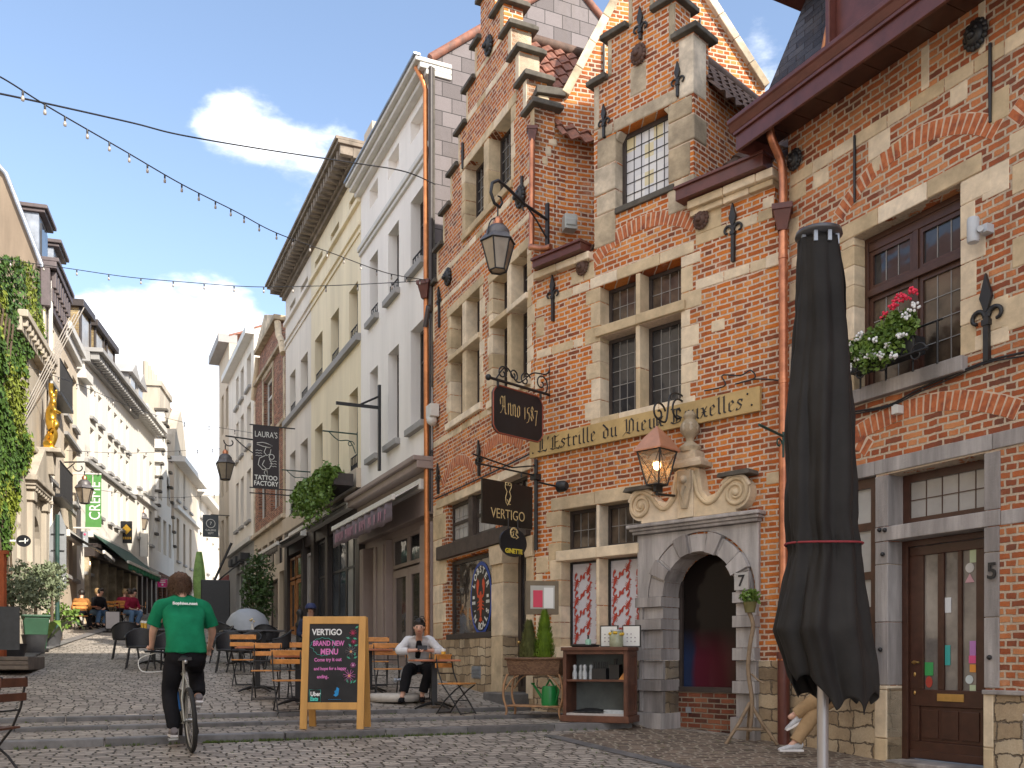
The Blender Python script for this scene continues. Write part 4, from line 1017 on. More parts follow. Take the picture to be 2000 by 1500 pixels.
for a, c, z0, z1 in ((1.04, 2.51, 4.54, 6.6), (3.1, 4.5, 4.45, 6.5)):
    quoin(b, a, -1, z0, z1, -.006, .3, .16, .26, .27, r); quoin(b, c, 1, z0, z1, -.006, .3, .15, .25, .27, r)
    m_ = (1.67, 1.86) if a < 2 else (3.72, 3.88)
    b.box(m_[0]+.002, m_[1]-.002, -.008, .25, z0, 5.69); b.box(m_[0]+.002, m_[1]-.002, -.01, .25, 5.81, z1)
    b.box(a-.05, m_[0]+.07, -.05, .25, 5.702, 5.798); b.box(m_[0]+.08, c+.05, -.055, .25, 5.702, 5.798)
    blocks(b, a-.2, c+.2, z1+.003, z1+.17, -.012, .3, .6, r=r); b.box(a-.15, c+.15, -.07, .25, z0-.13, z0-.003)
blocks(b, .06, 4.74, 4.25, 4.38, -.005, .1, .4, r=r)
quoin(b, 1.8, -1, 7.85, 9.05, -.006, .3, .14, .2, .3, r); quoin(b, 3.87, 1, 7.85, 9.05, -.006, .3, .12, .2, .3, r); b.box(2.703, 2.917, -.01, .3, 7.85, 8.5); b.box(2.703, 2.917, -.006, .3, 8.505, 9.05)
blocks(b, 1.55, 4.1, 9.055, 9.22, -.012, .3, .6, r=r); b.box(1.7, 3.95, -.05, .3, 7.72, 7.845)
blocks(b, .1, 4.72, 7.5, 7.62, -.005, .1, .4, r=r); blocks(b, 1.5, 3.9, 9.82, 9.95, -.004, .1, .4, r=r); blocks(b, 2.35, 3.55, 10.4, 10.5, -.004, .1, .4, r=r); blocks(b, .1, 4.72, 6.95, 7.05, -.005, .1, .45, r=r)
for x, z0, z1 in ((4.62, 7.9, 8.6), (4.34, 8.62, 9.2), (4.06, 9.22, 9.8), (3.76, 9.82, 10.37), (3.42, 10.38, 10.96)): b.box(x, x+.14, -.012, .36, z0, z1-.01)
for x, z0, z1 in ((.05, 6.4, 7.5), (.28, 7.52, 8.1), (.64, 8.12, 8.68), (1.06, 8.7, 9.24), (1.47, 9.26, 9.82), (1.88, 9.84, 10.4), (2.3, 10.42, 10.96)): b.box(x-.004, x+.07, -.012, .36, z0, z1-.01)
quoin(b, .06, 1, .42, 3.1, -.008, .3, .55, .8, .36, r)
blocks(b, .3, 4.7, 3.0, 3.16, -.03, .3, .9, r=r)
# stone pilasters of the shopfront
b.box(3.1, 3.6, -.03, .3, .41, 1.3); b.box(3.1, 3.6, -.025, .3, 1.306, 1.62); b.prism([(3.1, 1.62), (3.6, 1.62), (3.66, 1.95), (3.04, 1.95)], -.06, .3)
b.box(4.5, 4.74, -.03, .3, -.6, 1.0); b.box(4.5, 4.74, -.026, .3, 1.006, 1.62); b.prism([(4.5, 1.62), (4.76, 1.62), (4.76, 1.95), (4.4, 1.95)], -.05, .3)
b.box(3.12, 3.58, -.04, .3, -.7, .404)
b.build('stone_dressings', m_stone, fG.root, .012)
b = MB()
for x0, x1, z in ((4.42, 4.9, 8.60), (4.14, 4.6, 9.2), (3.84, 4.3, 9.8), (3.52, 4.0, 10.37), (3.12, 3.68, 10.96), (2.48, 3.28, 11.6), (2.2, 2.6, 10.96), (1.78, 2.34, 10.4), (1.38, 1.92, 9.82), (.97, 1.5, 9.24), (.55, 1.1, 8.68), (.2, .68, 8.1), (-.03, .32, 7.5)): cope(b, x0, x1, z)
b.build('coping', m_cap, fG.root, .012)
for a, c, z0, z1 in ((1.04, 1.67, 4.54, 6.6), (1.86, 2.51, 4.54, 6.6), (3.1, 3.72, 4.45, 6.5), (3.88, 4.5, 4.45, 6.5)):
    window(fG, a, c, 5.80, z1, .22, m_frame, g_dark, .04, 1, 0, (.14, .2)); window(fG, a, c, z0, 5.70, .22, m_frame, g_dark, .04, 1, 0, (.14, .2))
window(fG, 1.8, 2.7, 7.85, 9.05, .22, m_frame, g_dark, .05, 1, 0, (.14, .2)); window(fG, 2.92, 3.87, 7.85, 9.05, .22, m_frame, g_dark, .05, 1, 0, (.14, .2))
for a, c in ((.88, 1.9), (2.1, 3.22)): window(fG, a, c, 2.24, 2.99, .1, m_frame, g_pale, .07, 1, 1, (.22, .24), name='window')
b = MB(); b.box(1.9, 2.1, .02, .25, 2.24, 2.99); b.box(.45, 4.62, -.09, .25, 1.96, 2.22); b.build('shopfront_beam', mat('dark_oak', (.07, .05, .04), .7, .4, 6, bmp=.4, streak=False), fG.root, .01)
shop = window(fG, .87, 3.09, .44, 1.90, .1, m_frame, g_shop, .07, 1, 0, name='shop_window')
b = MB(); b.box(.87, 3.09, -.03, .2, .40, .5); b.build('sill', m_frame, shop)
dr = window(fG, 3.6, 4.5, -.55, 1.9, .25, m_frame, g_dark, .12, 1, 0, name='door', hbar=(.2, .12))
b = MB(); b.box(3.74, 4.36, .27, .31, -.45, .1); b.build('panel', m_frame, dr); b = MB(); b.ball((3.7, .22, .3), .03, 8, 6); b.build('handle', m_brass, dr)
b = MB(); b.box(3.5, 4.6, -.35, .25, -.9, -.52); b.build('doorstep', m_kerb, fG.root, .02)
window(fG, 3.45, 4.5, 2.24, 2.99, .15, m_frame, g_dark, .05, 2, 0)
b = MB(); b.box(2.2, 2.62, -.03, .0, -.32, -.1); [b.box(2.23, 2.59, -.05, -.03, -.29+.06*i, -.26+.06*i) for i in range(3)]; b.build('vent', m_zinc, fG.root)
# lobster sign painted on the glass
m_bluep = mat('sign_blue', (.02, .07, .38), .5, .1, bmp=0); m_sw = mat('sign_white', (.75, .75, .72), .5, .03, bmp=0); m_sr = mat('sign_red', (.62, .07, .02), .5, .1, bmp=0); m_sk = mat('sign_black', (.012, .012, .016), .5, .1, bmp=0)
xs, zs = 2.28, 1.12; rx, rz = .50, .66
sg = thing('window_sign', 'oval blue and white lobster sign on the shop glass', 'sign', (0, 0, 0)); sg.matrix_world = Matrix.Translation((fG.A.x, fG.A.y, 0)) @ Matrix.Rotation(math.atan2(fG.X.y, fG.X.x), 4, 'Z')
ell = lambda k, n=40: [(xs+rx*k*math.cos(2*math.pi*i/n), zs+rz*k*math.sin(2*math.pi*i/n)) for i in range(n)]
b = MB(); b.prism(ell(1), .118, .124); b.build('blue_ring', m_bluep, sg); b = MB(); b.prism(ell(.9), .114, .118); b.build('black_oval', m_sk, sg)
b = MB(); lobster(b, xs, zs-.02, .72, 0, .110, .114); b.build('red_lobster', m_sr, sg)
for txt, a0, a1, fl in (('LOBSTER', 152, 28, 1), ("'N ROLLS", 208, 332, -1)):
    n = len(txt)
    for i, ch in enumerate(txt):
        if ch == ' ': continue
        a = R_(a0+(a1-a0)*i/(n-1)); x = xs+rx*.73*math.cos(a); z = zs+rz*.78*math.sin(a)
        an = math.atan2(math.sin(a)/rz, math.cos(a)/rx); rot = (an-math.pi/2) if fl > 0 else (an+math.pi/2)
        q = textmesh(ch, .17, m_sw, sg, (x, .111, z), 'lettering', depth=.002, bold=.004)
        q.rotation_mode = 'XYZ'; q.matrix_local = Matrix.Translation((x, .111, z)) @ Matrix.Rotation(-rot, 4, 'Y') @ Matrix.Rotation(R_(90), 4, 'X')
for s_, t1 in ((-1, 'EST'), (1, '2019')):
    b = MB(); b.box(xs+s_*.33-.045, xs+s_*.33+.045, .109, .113, zs+.0, zs+.055); [b.box(xs+s_*.33-.07+.04*k, xs+s_*.33-.045+.04*k, .109, .113, zs-.1, zs-.045) for k in range(4)]; b.build('small_marks', m_sw, sg)
# roofs of the lobster house: pantiled slopes behind the steps
pantiles((5.0, .35, 8.1), (0, 6, 0), (-2.1, 0, 2.85), .24, .3, m_tile, fG.root, 'tile_roof'); pantiles((.1, .35, 7.3), (0, 6, 0), (2.8, 0, 3.65), .24, .3, m_tile, fG.root, 'tile_roof')
b = MB(); b.tube([(2.9, .35, 10.98), (2.9, 6.3, 10.98)], .1, 8); b.build('ridge_tiles', m_tileD, fG.root)
b = MB(); b.prism(rect(4.46, 4.76, 5.0, 8.1), .36, 6.2); b.build('side_wall', m_brick, fG.root)
x_, z_ = fG.P(878, 540); lion(fG, 878, 541, .15); lion(fG, 1020, 385, .16); lion(fG, 958, 90, .15)
fleur(fG, 938, 860, 930, 1.1); fleur(fG, 858, 905, 965, .9); rod(fG, 906, 280, 330, .03); rod(fG, 1022, 345, 400, .03); fleur(fG, 860, 560, 640, .9)
arch(fG, 1.4, 3.35, 1.5, .3, 20); arch(fG, 3.3, 3.35, 1.9, .3, 24)
b = MB(); b.tube([(0.02, -.06, 7.5), (0.02, -.06, 3.0)], .02, 6); b.tube(bez([fG.P(870, 960)[0:1]*0 or (.3, -.05, 3.2), (1.6, -.05, 3.2), (3.1, -.05, 3.2), (4.7, -.05, 3.22)], 6), .014, 6); b.build('cable', m_black, fG.root)
# white security camera
x, z = fG.P(855, 812); b = MB(); b.box(x-.15, x+.15, -.2, -.02, z-.05, z+.2); b.ball((x, -.12, z-.1), .11, 10, 8)
tag(b.build('security_camera', m_trim, None, .01), 'white security camera above the passage between white house and brick house', 'camera').matrix_world = sg.matrix_world

# ================================================================ plain rendered houses up the right side
U2 = Vector((UX, UY)); K4 = K3+U2*5.46; K5 = K4+U2*10; K6 = K5+U2*6.9; K7 = K6+U2*11.5
def sash(f, x0, x1, z0, z1, gm=None, dep=.22, m=None, nx=2, hb=.68, sill=True, sm_=None):
    o = window(f, x0, x1, z0, z1, dep, m or m_frame, gm or g_dark, .06, nx, 0, hbar=(z0+(z1-z0)*hb,))
    return o
def sills(f, L_, m=None, t=.12, ov=.1, p=.12):
    b = MB()
    for (x0, x1, z0) in L_: b.box(x0-ov, x1+ov, -p, .2, z0-t, z0-.002)
    return b.build('window_sill', m or m_kerb, f.root, .01)
def rail(f, x0, x1, z0, h=.28, y=.04):
    b = MB(); b.tube([(x0, y, z0+h), (x1, y, z0+h)], .018, 6); b.tube([(x0, y, z0+.04), (x1, y, z0+.04)], .014, 6)
    n = max(3, int((x1-x0)/.14))
    for i in range(n+1): b.tube([(x0+(x1-x0)*i/n, y, z0+.04), (x0+(x1-x0)*i/n, y, z0+h)], .011, 5)
    for i in range(n):
        c = x0+(x1-x0)*(i+.5)/n; b.tube([(c-.06, y, z0+.06), (c, y, z0+h*.55), (c+.06, y, z0+.06)], .008, 5)
    return b.build('window_guard', m_black, f.root)
fW = Fac(K4, K3, 'white_house', 'white rendered four storey house between the cream house and the brick gable')
def colU(f, pxs): return [(f.U(a), f.U(c)) for a, c in pxs]
cw = colU(fW, ((722, 738), (758, 779), (802, 829)))
rows = ((11.3-.35, 11.9, 'att'), (7.95, 9.85, 'a'), (4.85, 7.2, 'b'))
# row heights measured per column
def zz(f, px, py): return f.P(px, py)[1]
rows = []
for (x0, x1), (px0, px1), ys in zip(cw, ((722, 738), (758, 779), (802, 829)), (((352, 392), (488, 600), (712, 885)), ((285, 330), (430, 550), (688, 840)), ((210, 262), (355, 500), (640, 795)))): pass
W_att = (zz(fW, 815, 262), zz(fW, 829, 195)); W_a = (zz(fW, 815, 520), zz(fW, 829, 358)); W_b = (zz(fW, 802, 840), zz(fW, 829, 620))
hw = []
for x0, x1 in cw: hw += [rect(x0, x1, *W_att), rect(x0, x1, *W_a), rect(x0, x1, *W_b)]
zc = 4.25
wall(fW, 'wall', rect(0, 5.44, zc, 11.75), hw, m_white, .45)
for k, (x0, x1) in enumerate(cw):
    b = MB(); b.box(x0+.001, x1-.001, .2, .25, W_att[0]+.001, W_att[1]-.001); b.build('blind_panel', m_white, fW.root)
    sash(fW, x0, x1, *W_a); sash(fW, x0, x1, *W_b, gm=g_sky if k == 0 else None)
    rail(fW, x0+.05, x1-.05, W_a[0], .3)
sills(fW, [(x0, x1, z) for x0, x1 in cw for z in (W_a[0], W_b[0])], m_grey, .14)
b = MB(); b.box(-.02, 5.44, -.1, .1, W_att[0]-.75, W_att[0]-.62); b.box(-.02, 5.44, -.06, .1, W_att[0]-.85, W_att[0]-.75)
b.box(-.1, 5.5, -.15, .4, 11.75, 11.86); b.box(-.1, 5.5, -.28, .4, 11.86, 11.97); b.box(-.1, 5.52, -.38, .4, 11.97, 12.06); b.build('cornice', m_trim, fW.root, .02)
b = MB(); b.box(-.1, 5.54, -.42, -.28, 12.06, 12.1); b.build('gutter', m_zinc, fW.root)
# its slate-hung party wall and roof
pp = [(5.465, .01, 3), (5.465, 6.2, 3), (5.465, 6.2, 12.1), (5.465, 3.1, 14.6), (5.465, .01, 12.1)]
solid(pp, (-.2, 0, 0), 'slate_hung_wall', m_slatep, fW.root); b = MB(); b.tube([(5.46, -.05, 12.1), (5.46, 3.1, 14.65)], .09, 6); b.tube([(5.46, 3.1, 14.65), (5.46, 6.2, 12.1)], .09, 6); b.build('verge', m_tile, fW.root)
solid([(-.0, -.1, 12.05), (5.3, -.1, 12.05), (5.3, 3.1, 14.55), (0, 3.1, 14.55)], (0, 0, -.1), 'roof', m_tile, fW.root)
b = MB(); b.box(5.47, 5.52, -.03, .03, 5.5, 11.9); b.build('lead_strip', m_cap, fW.root)
# ground floor shopfront of the white house
zb = -.3
x_a, x_b = fW.U(703), fW.U(716); 
b = MB(); b.box(-.05, 5.5, -.42, .1, 4.0, 4.1); b.box(-.05, 5.5, -.34, .1, 3.85, 4.0); b.box(0, 5.44, -.10, .1, 2.95, 3.85); b.box(0, 5.44, .1, .45, 2.8, 4.24); b.build('shop_fascia', m_mauve, fW.root, .015)
b = MB(); wins = [(fW.U(736), fW.U(752)), (fW.U(765), fW.U(790)), (fW.U(792), fW.U(820))]
for x0, x1 in ((0, .35), (1.35, 2.3), (4.75, 5.44)): b.box(x0, x1, -.04, .3, -1.2, 2.8)
b.box(.35, 5.44, .3, .4, -1.2, 2.8); b.box(1.40, 1.6, -.08, -.04, -1, 2.7); b.box(2.05, 2.2, -.08, -.04, -1, 2.7)
b.build('shop_pilaster', m_mauve, fW.root, .012)
for a, c in ((2.35, 3.5), (3.52, 4.7)):
    o = window(fW, a, c, -.55, 2.05, .12, m_mauve, g_shop, .17, 1, 0, name='door', th=.06); b = MB(); b.box(a+.17, c-.17, .13, .17, -.4, .25); b.box(a+.22, c-.22, .11, .13, .1, .2); b.box(a+.22, c-.22, .11, .13, -.3, -.0); b.build('panel', m_mauve, o)
    window(fW, a, c, 2.1, 2.8, .12, m_mauve, g_dark, .08, 1, 0, name='transom_window')
b = MB(); b.box(.75, .95, .27, .3, .75, 1.15); b.build('doorbell_panel', m_trim, fW.root, .01)
b = MB(); b.tube([(5.3, -.3, 11.95), (5.34, -.2, 11.75), (5.38, -.12, 11.5)], .05, 8); b.tube([(5.38, -.12, 11.5), (5.42, -.1, -.3)], .055, 12); b.build('downpipe', m_pipeor, fW.root)
b = MB(); hopper(b, 5.42, -.14, fW.P(846, 550)[1], 1.3); b.build('hopper', m_woodR, fW.root)
b = MB(); b.tube(bez([(5.5, -.05, 11.9), (5.5, -.05, 7.4), (5.5, -.1, 7.1), (5.42, -.14, 6.7)], 6), .05, 8); b.build('downpipe', m_frame, fW.root)

fY = Fac(K5, K4, 'cream_house', 'long cream and off-white rendered house with heavy bracketed cornice')
cols = colU(fY, ((566, 577), (587, 601), (615, 630), (646, 662), (682, 699)))
A0, A1 = zz(fY, 682, 420), zz(fY, 699, 367); B0, B1 = zz(fY, 682, 675), zz(fY, 699, 548); D0, D1 = zz(fY, 682, 930), zz(fY, 699, 755)
hy = []; 
for x0, x1 in cols: hy += [rect(x0, x1, A0, A1), rect(x0, x1, B0, B1), rect(x0, x1, D0, D1)]
xs_ = (cols[1][1]+cols[2][0])/2
wall(fY, 'wall', rect(0, xs_-.002, 4.9, 12.72), [h for h in hy if h[0][0] < xs_], m_offw, .45); wall(fY, 'wall', rect(xs_, 9.98, 4.9, 12.72), [h for h in hy if h[0][0] > xs_], m_cream, .452, -.002)
for k, (x0, x1) in enumerate(cols):
    sash(fY, x0, x1, A0, A1, hb=.5); sash(fY, x0, x1, B0, B1, gm=g_pale if k < 2 else g_warm); sash(fY, x0, x1, D0, D1, gm=g_pale if k < 2 else g_warm)
    rail(fY, x0+.05, x1-.05, B0, .35); rail(fY, x0+.05, x1-.05, D0, .45)
b = MB()
for x0, x1, m in ((-.02, xs_, m_offw), (xs_+.003, 9.98, m_cream)):
    bb_ = MB(); bb_.box(x0, x1, -.09, .1, A0-.16, A0-.03); bb_.box(x0, x1, -.06, .1, A0-.75, A0-.66); bb_.box(x0, x1, -.045, .1, A0-.95, A0-.88); bb_.build('string_course', m, fY.root, .01)
bb_ = MB(); bb_.box(-.02, 9.98, -.13, .1, B0-.22, B0-.03); bb_.build('sill_course', m_grey, fY.root, .01)
b = MB(); b.box(-.1, 10, -.12, .4, 12.6, 12.72); b.box(-.3, 10.05, -.6, .4, 13.0, 13.09); b.box(-.34, 10.05, -.66, .4, 13.09, 13.17); b.box(-.12, 10, -.2, .4, 12.72, 13.0)
for i in range(34): b.box(-.05+i*.3, .09+i*.3, -.53, -.2, 12.76, 12.995)
b.build('cornice', mat('sooty_cornice', (.24, .20, .16), .9, .5, 3, bmp=.4, stain=.6), fY.root, .01)
solid([(0, .1, 13.1), (10, .1, 13.1), (10, 5, 14.9), (0, 5, 14.9)], (0, 0, -.1), 'roof', m_tile, fY.root); b = MB(); b.box(9.2, 9.95, .3, 4, 12.9, 13.8); b.build('parapet_wall', m_beige, fY.root)
# ground floor: dark shopfront, orange wood door
b = MB(); b.box(0, 9.98, -.12, .3, 4.4, 4.89); b.box(0, 9.98, .3, .45, -1, 4.4); b.build('shop_fascia', m_beige, fY.root)
b = MB()
for x0, x1 in ((0, .5), (2.8, 3.1), (4.3, 4.7), (6.2, 6.5), (9.6, 9.98)): b.box(x0, x1, -.05, .3, -1, 4.4)
b.box(3.1, 9.6, .0, .3, 3.6, 4.4); b.box(.5, 2.8, 0, .3, 3.6, 4.4); b.build('shop_pilaster', m_frame, fY.root, .01)
for a, c, gm in ((4.7, 6.2, g_dark), (6.5, 8.1, g_sky), (8.1, 9.6, g_pale)): window(fY, a, c, .0, 3.6, .1, m_black, gm, .08, 2, 0, hbar=(2.5,), name='shop_window')
m_owood = mat('varnished_orange_wood', (.42, .17, .045), .45, .4, 6, bmp=.1)
for a, c in ((.55, 1.4), (1.6, 2.6)):
    o = window(fY, a, c, .1, 2.7, .05, m_owood, g_shop, .13, 1, 0, hbar=(1.1,), name='door'); b = MB(); b.box(a+.13, c-.13, .06, .09, .2, 1.0); b.build('panel', m_owood, o)
    window(fY, a, c, 2.75, 3.5, .05, m_owood, g_dark, .08, 1, 0, name='transom_window')
window(fY, 3.15, 4.25, .3, 3.4, .08, m_blue, g_pale, .08, 1, 0, hbar=(1.2,), name='shop_window')

fB = Fac(K6, K5, 'brick_house', 'narrow brick house with scrolled gable behind the tattoo shop banner')
zt = zz(fB, 505, 625); w0 = fB.U(505); w1 = fB.U(552)
hb_ = [rect(1.2, 2.9, 5.6, 7.8), rect(4.0, 5.7, 5.6, 7.8), rect(2.4, 4.4, 8.9, 10.9)]
wall(fB, 'wall', [(.05, 5.0), (6.85, 5.0), (6.85, 10.7), (6.1, 11.3), (5.6, 12.3), (1.5, 12.3), (1.0, 11.3), (.05, 10.7)], hb_, m_brickf, .35)
window(fB, 2.4, 4.4, 8.9, 10.9, .15, m_trim, g_dark, .12, 2, 0, hbar=(10.2,)); window(fB, 1.2, 2.9, 5.6, 7.8, .15, m_trim, g_warm, .12, 2, 0); window(fB, 4.0, 5.7, 5.6, 7.8, .15, m_trim, g_warm, .12, 2, 0)
b = MB(); b.box(1.3, 5.8, -.22, .3, 12.3, 12.48); b.prism([(1.4, 12.48), (5.7, 12.48), (3.55, 13.2)], -.18, .2); b.box(.6, 6.5, -.13, .3, 11.2, 11.34); b.box(0, 6.9, -.12, .3, 8.35, 8.5); b.box(0, 6.9, -.15, .3, 5.0, 5.15)
for x0 in (.05, 6.5): b.box(x0, x0+.3, -.03, .3, 5.15, 10.7)
b.box(2.2, 2.4, -.04, .2, 8.8, 11.0); b.box(4.4, 4.6, -.04, .2, 8.8, 11.0); b.box(2.2, 4.6, -.04, .2, 11.0, 11.18); b.box(2.2, 4.6, -.1, .2, 8.65, 8.8)
b.build('stone_dressings', m_stoneG, fB.root, .02)
b = MB()
for xa, s_ in ((.5, 1), (6.4, -1)): b.tube([(xa-.3*s_, -.05, 10.8), (xa+s_*.1, -.05, 11.4), (xa+s_*.55, -.05, 11.7), (xa+s_*.75, -.05, 12.25)], .12, 8)
b.build('scroll', m_stone, fB.root)
solid([(.2, .4, 11.6), (6.7, .4, 11.6), (6.7, 4, 12.4), (.2, 4, 12.4)], (0, 0, -.1), 'roof', m_tile, fB.root)
b = MB(); b.prism(rect(0, 6.9, -1, 5.0), 0, .35, [rect(.7, 2.4, 1.0, 3.0), rect(3.2, 5.4, .9, 3.0), rect(5.7, 6.6, .6, 3.2), rect(.7, 1.8, 3.5, 4.5), rect(2.1, 3.2, 3.5, 4.5), rect(3.5, 4.6, 3.5, 4.5), rect(4.9, 6.3, 3.5, 4.5)]); b.build('shopfront', m_beige, fB.root)
for a, c, z0, z1 in ((.7, 2.4, 1.0, 3.0), (3.2, 5.4, .9, 3.0), (5.7, 6.6, .6, 3.2), (.7, 1.8, 3.5, 4.5), (2.1, 3.2, 3.5, 4.5), (3.5, 4.6, 3.5, 4.5), (4.9, 6.3, 3.5, 4.5)): window(fB, a, c, z0, z1, .15, m_frame, g_warm if z0 < 3 else g_dark, .06, 1, 0)

fN = Fac(K7, K6, 'grey_house', 'tall pale grey rendered house on the right side far up the street')
cn = colU(fN, ((461, 466), (470, 476), (482, 490)))
hn = []
for x0, x1 in cn:
    for z0, z1 in ((6.0, 8.2), (9.2, 11.0), (11.7, 13.1)): hn.append(rect(x0, x1, z0, z1))
xe = fN.U(447)
wall(fN, 'wall', rect(xe, 11.48, 5.2, 13.6), hn, m_offw, .4)
for x0, x1 in cn:
    for z0, z1 in ((6.0, 8.2), (9.2, 11.0), (11.7, 13.1)): window(fN, x0, x1, z0, z1, .2, m_trim, g_dark, .06, 2, 0)
sills(fN, [(x0, x1, z) for x0, x1 in cn for z in (6.0, 9.2, 11.7)], m_grey)
b = MB(); b.box(xe-.1, 11.5, -.35, .4, 13.6, 13.9); b.box(xe, 11.5, -.2, .2, 5.0, 5.2); b.build('cornice', m_trim, fN.root)
solid([(xe, 0, 13.9), (11.5, 0, 13.9), (11.5, 4, 15.6), (xe, 4, 15.6)], (0, 0, -.1), 'roof', m_tile, fN.root)
b = MB(); b.prism(rect(xe, 11.48, -1, 5.0), 0, .35, [rect(6.4, 8.6, 1.2, 4.0), rect(9.0, 10.6, 1.2, 4.2)]); b.build('shopfront', m_grey, fN.root)
window(fN, 6.4, 8.6, 1.2, 4.0, .15, m_trim, g_sky, .08, 2, 0, name='shop_window'); window(fN, 9.0, 10.6, 1.2, 4.2, .15, m_trim, g_shop, .08, 2, 0, name='shop_window')
b = MB()
for i in range(3): b.box(6.6+i*1.5, 7.4+i*1.5, -.4, 0, 4.3, 4.6)
b.build('shop_lamp', m_black, fN.root)
fF = Fac((K7.x, K7.y), (fN.W(xe, 0, 0).x, fN.W(xe, 0, 0).y), 'beige_house', 'beige house with red painted shopfront, farthest seen on the right')
hf = [rect(a, a+.9, z, z+2) for a in (.9, 2.6) for z in (5.2, 8.4, 11.6)]
wall(fF, 'wall', rect(0, xe-.01, 4.2, 15.6), hf, m_beige, .4, .01)
for h in hf: window(fF, h[0][0], h[1][0], h[0][1], h[2][1], .2, m_trim, g_dark, .06, 2, 0)
b = MB(); b.box(-.2, xe, -.5, .4, 15.6, 16.0); b.build('cornice', m_grey, fF.root)
solid([(0, .01, 1), (0, 9, 1), (0, 9, 17), (0, .01, 15.7)], (.2, 0, 0), 'end_wall', m_beige, fF.root); solid([(0, 0, 16), (xe, 0, 16), (xe, 4, 17.6), (0, 4, 17.6)], (0, 0, -.1), 'roof', m_tile, fF.root)
b = MB(); b.prism(rect(0, xe-.01, 0, 4.2), -.05, .35, [rect(1.0, 3.2, 1.5, 3.6)]); b.build('shopfront', m_red, fF.root); window(fF, 1.0, 3.2, 1.5, 3.6, .1, m_red, g_shop, .1, 2, 0, name='shop_window')

fO2 = Fac((fR.W(10.01, .0, 0).x, fR.W(10.01, .0, 0).y), (fR.W(38, 0, 0).x, fR.W(38, 0, 0).y), 'brick_house', 'unseen tall brick house added beyond the right edge to shade the street')  # added out of view, made tall to keep the sun off the ground
wall(fO2, 'wall', rect(0, fO2.L, -2, 20), [rect(1+i*3.2, 2.3+i*3.2, z, z+2) for i in range(8) for z in (0, 3.6, 7, 10.2, 13.5)], m_brickR, .4)
b = MB(); b.box(0, fO2.L, .41, 8, -2, 19.8); b.build('rooms', m_brownw, fO2.root)
# ================================================================ left side of the street
dL1 = Vector((-.285, .958)).normalized(); dL2 = Vector((-.176, .984)).normalized()
QL = Vector((-11.9, 22)); QM = Vector((-15.2, 33.1))
def along(P0, d, px):
    r = (px-CX)/FPX; t = (P0.x-r*P0.y)/(r*d.y-d.x); return P0+d*t
def lf(P0, d, pa, pb, name, label):
    return Fac(along(P0, d, pa) if not isinstance(pa, Vector) else pa, along(P0, d, pb), name, label)
def rows_of(f, xs_, zs_, wall_m, ztop, zbot, gm=None, fm=None, x0=0, sill=m_grey, th=.4, keep=()):
    hs = [rect(a, c, z0, z1) for a, c in xs_ for z0, z1 in zs_]
    wall(f, 'wall', rect(x0, f.L-.01, zbot, ztop), hs, wall_m, th)
    for h in hs: window(f, h[0][0], h[1][0], h[0][1], h[2][1], .2, fm or m_trim, gm or g_dark, .06, 2, 0, hbar=(h[0][1]+(h[2][1]-h[0][1])*.65,))
    sills(f, [(a, c, z0) for a, c in xs_ for z0, _ in zs_], sill)
m_lime = mat('pale_limestone_render', (.60, .52, .42), .85, .15, 1.5, bmp=.15, stain=.25, streak=True)
m_brightw = mat('whitewashed_wall', (.74, .70, .63), .85, .06, 1.5, bmp=.1, stain=.08, streak=True)
# near, ivy clad (continues out of the frame towards the camera)
fI = Fac(QL-dL1*14, along(QL, dL1, 26), 'ivy_clad_house', 'house covered with green ivy at the left edge')
wall(fI, 'wall', rect(0, fI.L, -2.5, 9.2), [rect(3, 4.2, 2, 4.2), rect(7, 8.2, 2, 4.2), rect(3, 4.2, 5.2, 7.2), rect(7, 8.2, 5.2, 7.2)], m_lime, .4)
for a in (3, 7):
    for z in (2, 5.2): window(fI, a, a+1.2, z, z+(2.2 if z == 2 else 2.0), .2, m_trim, g_dark, .06, 2, 0)
solid([(0, .0, 9.2), (fI.L, 0, 9.2), (fI.L, 4, 12), (0, 4, 12)], (0, 0, -.1), 'roof', m_tile, fI.root)
m_ivy = mat('ivy_leaf', (.07, .13, .018), .55, .6, 3, bmp=0, col2=(.025, .06, .012)); m_ivy2 = mat('young_ivy_leaf', (.20, .24, .03), .55, .4, 3, bmp=0)
def leaf(b, c, s, r, droop=.4, face=None):
    n = Vector((r.uniform(-1, 1), r.uniform(-1, 1), r.uniform(-.2, 1))) if face is None else face+Vector((r.uniform(-.6, .6), r.uniform(-.6, .6), r.uniform(-.3, .7)))
    n.normalize(); u = n.cross(Vector((r.uniform(-1, 1), r.uniform(-1, 1), r.uniform(-1, 1)))); u.normalize(); v = n.cross(u); c = Vector(c)
    b.add([c-u*s*.5, c-v*s*.33, c+u*s*.6, c+v*s*.33], [(0, 1, 2, 3)])
def ivy_edge(py):
    # px of the ivy's right outline as a function of py, read along the facade
    tab = ((500, 15), (515, 48), (540, 60), (600, 68), (650, 76), (680, 74), (700, 40), (760, 32), (830, 38), (870, 48), (915, 48), (930, 26), (1000, 20), (1075, 10), (1100, -20))
    for (y0, x0), (y1, x1) in zip(tab, tab[1:]):
        if y0 <= py <= y1: return x0+(x1-x0)*(py-y0)/(y1-y0)
    return -20
r = random.Random(17); bd, bl = MB(), MB()
FN = Vector((dL1.y, -dL1.x, 0))
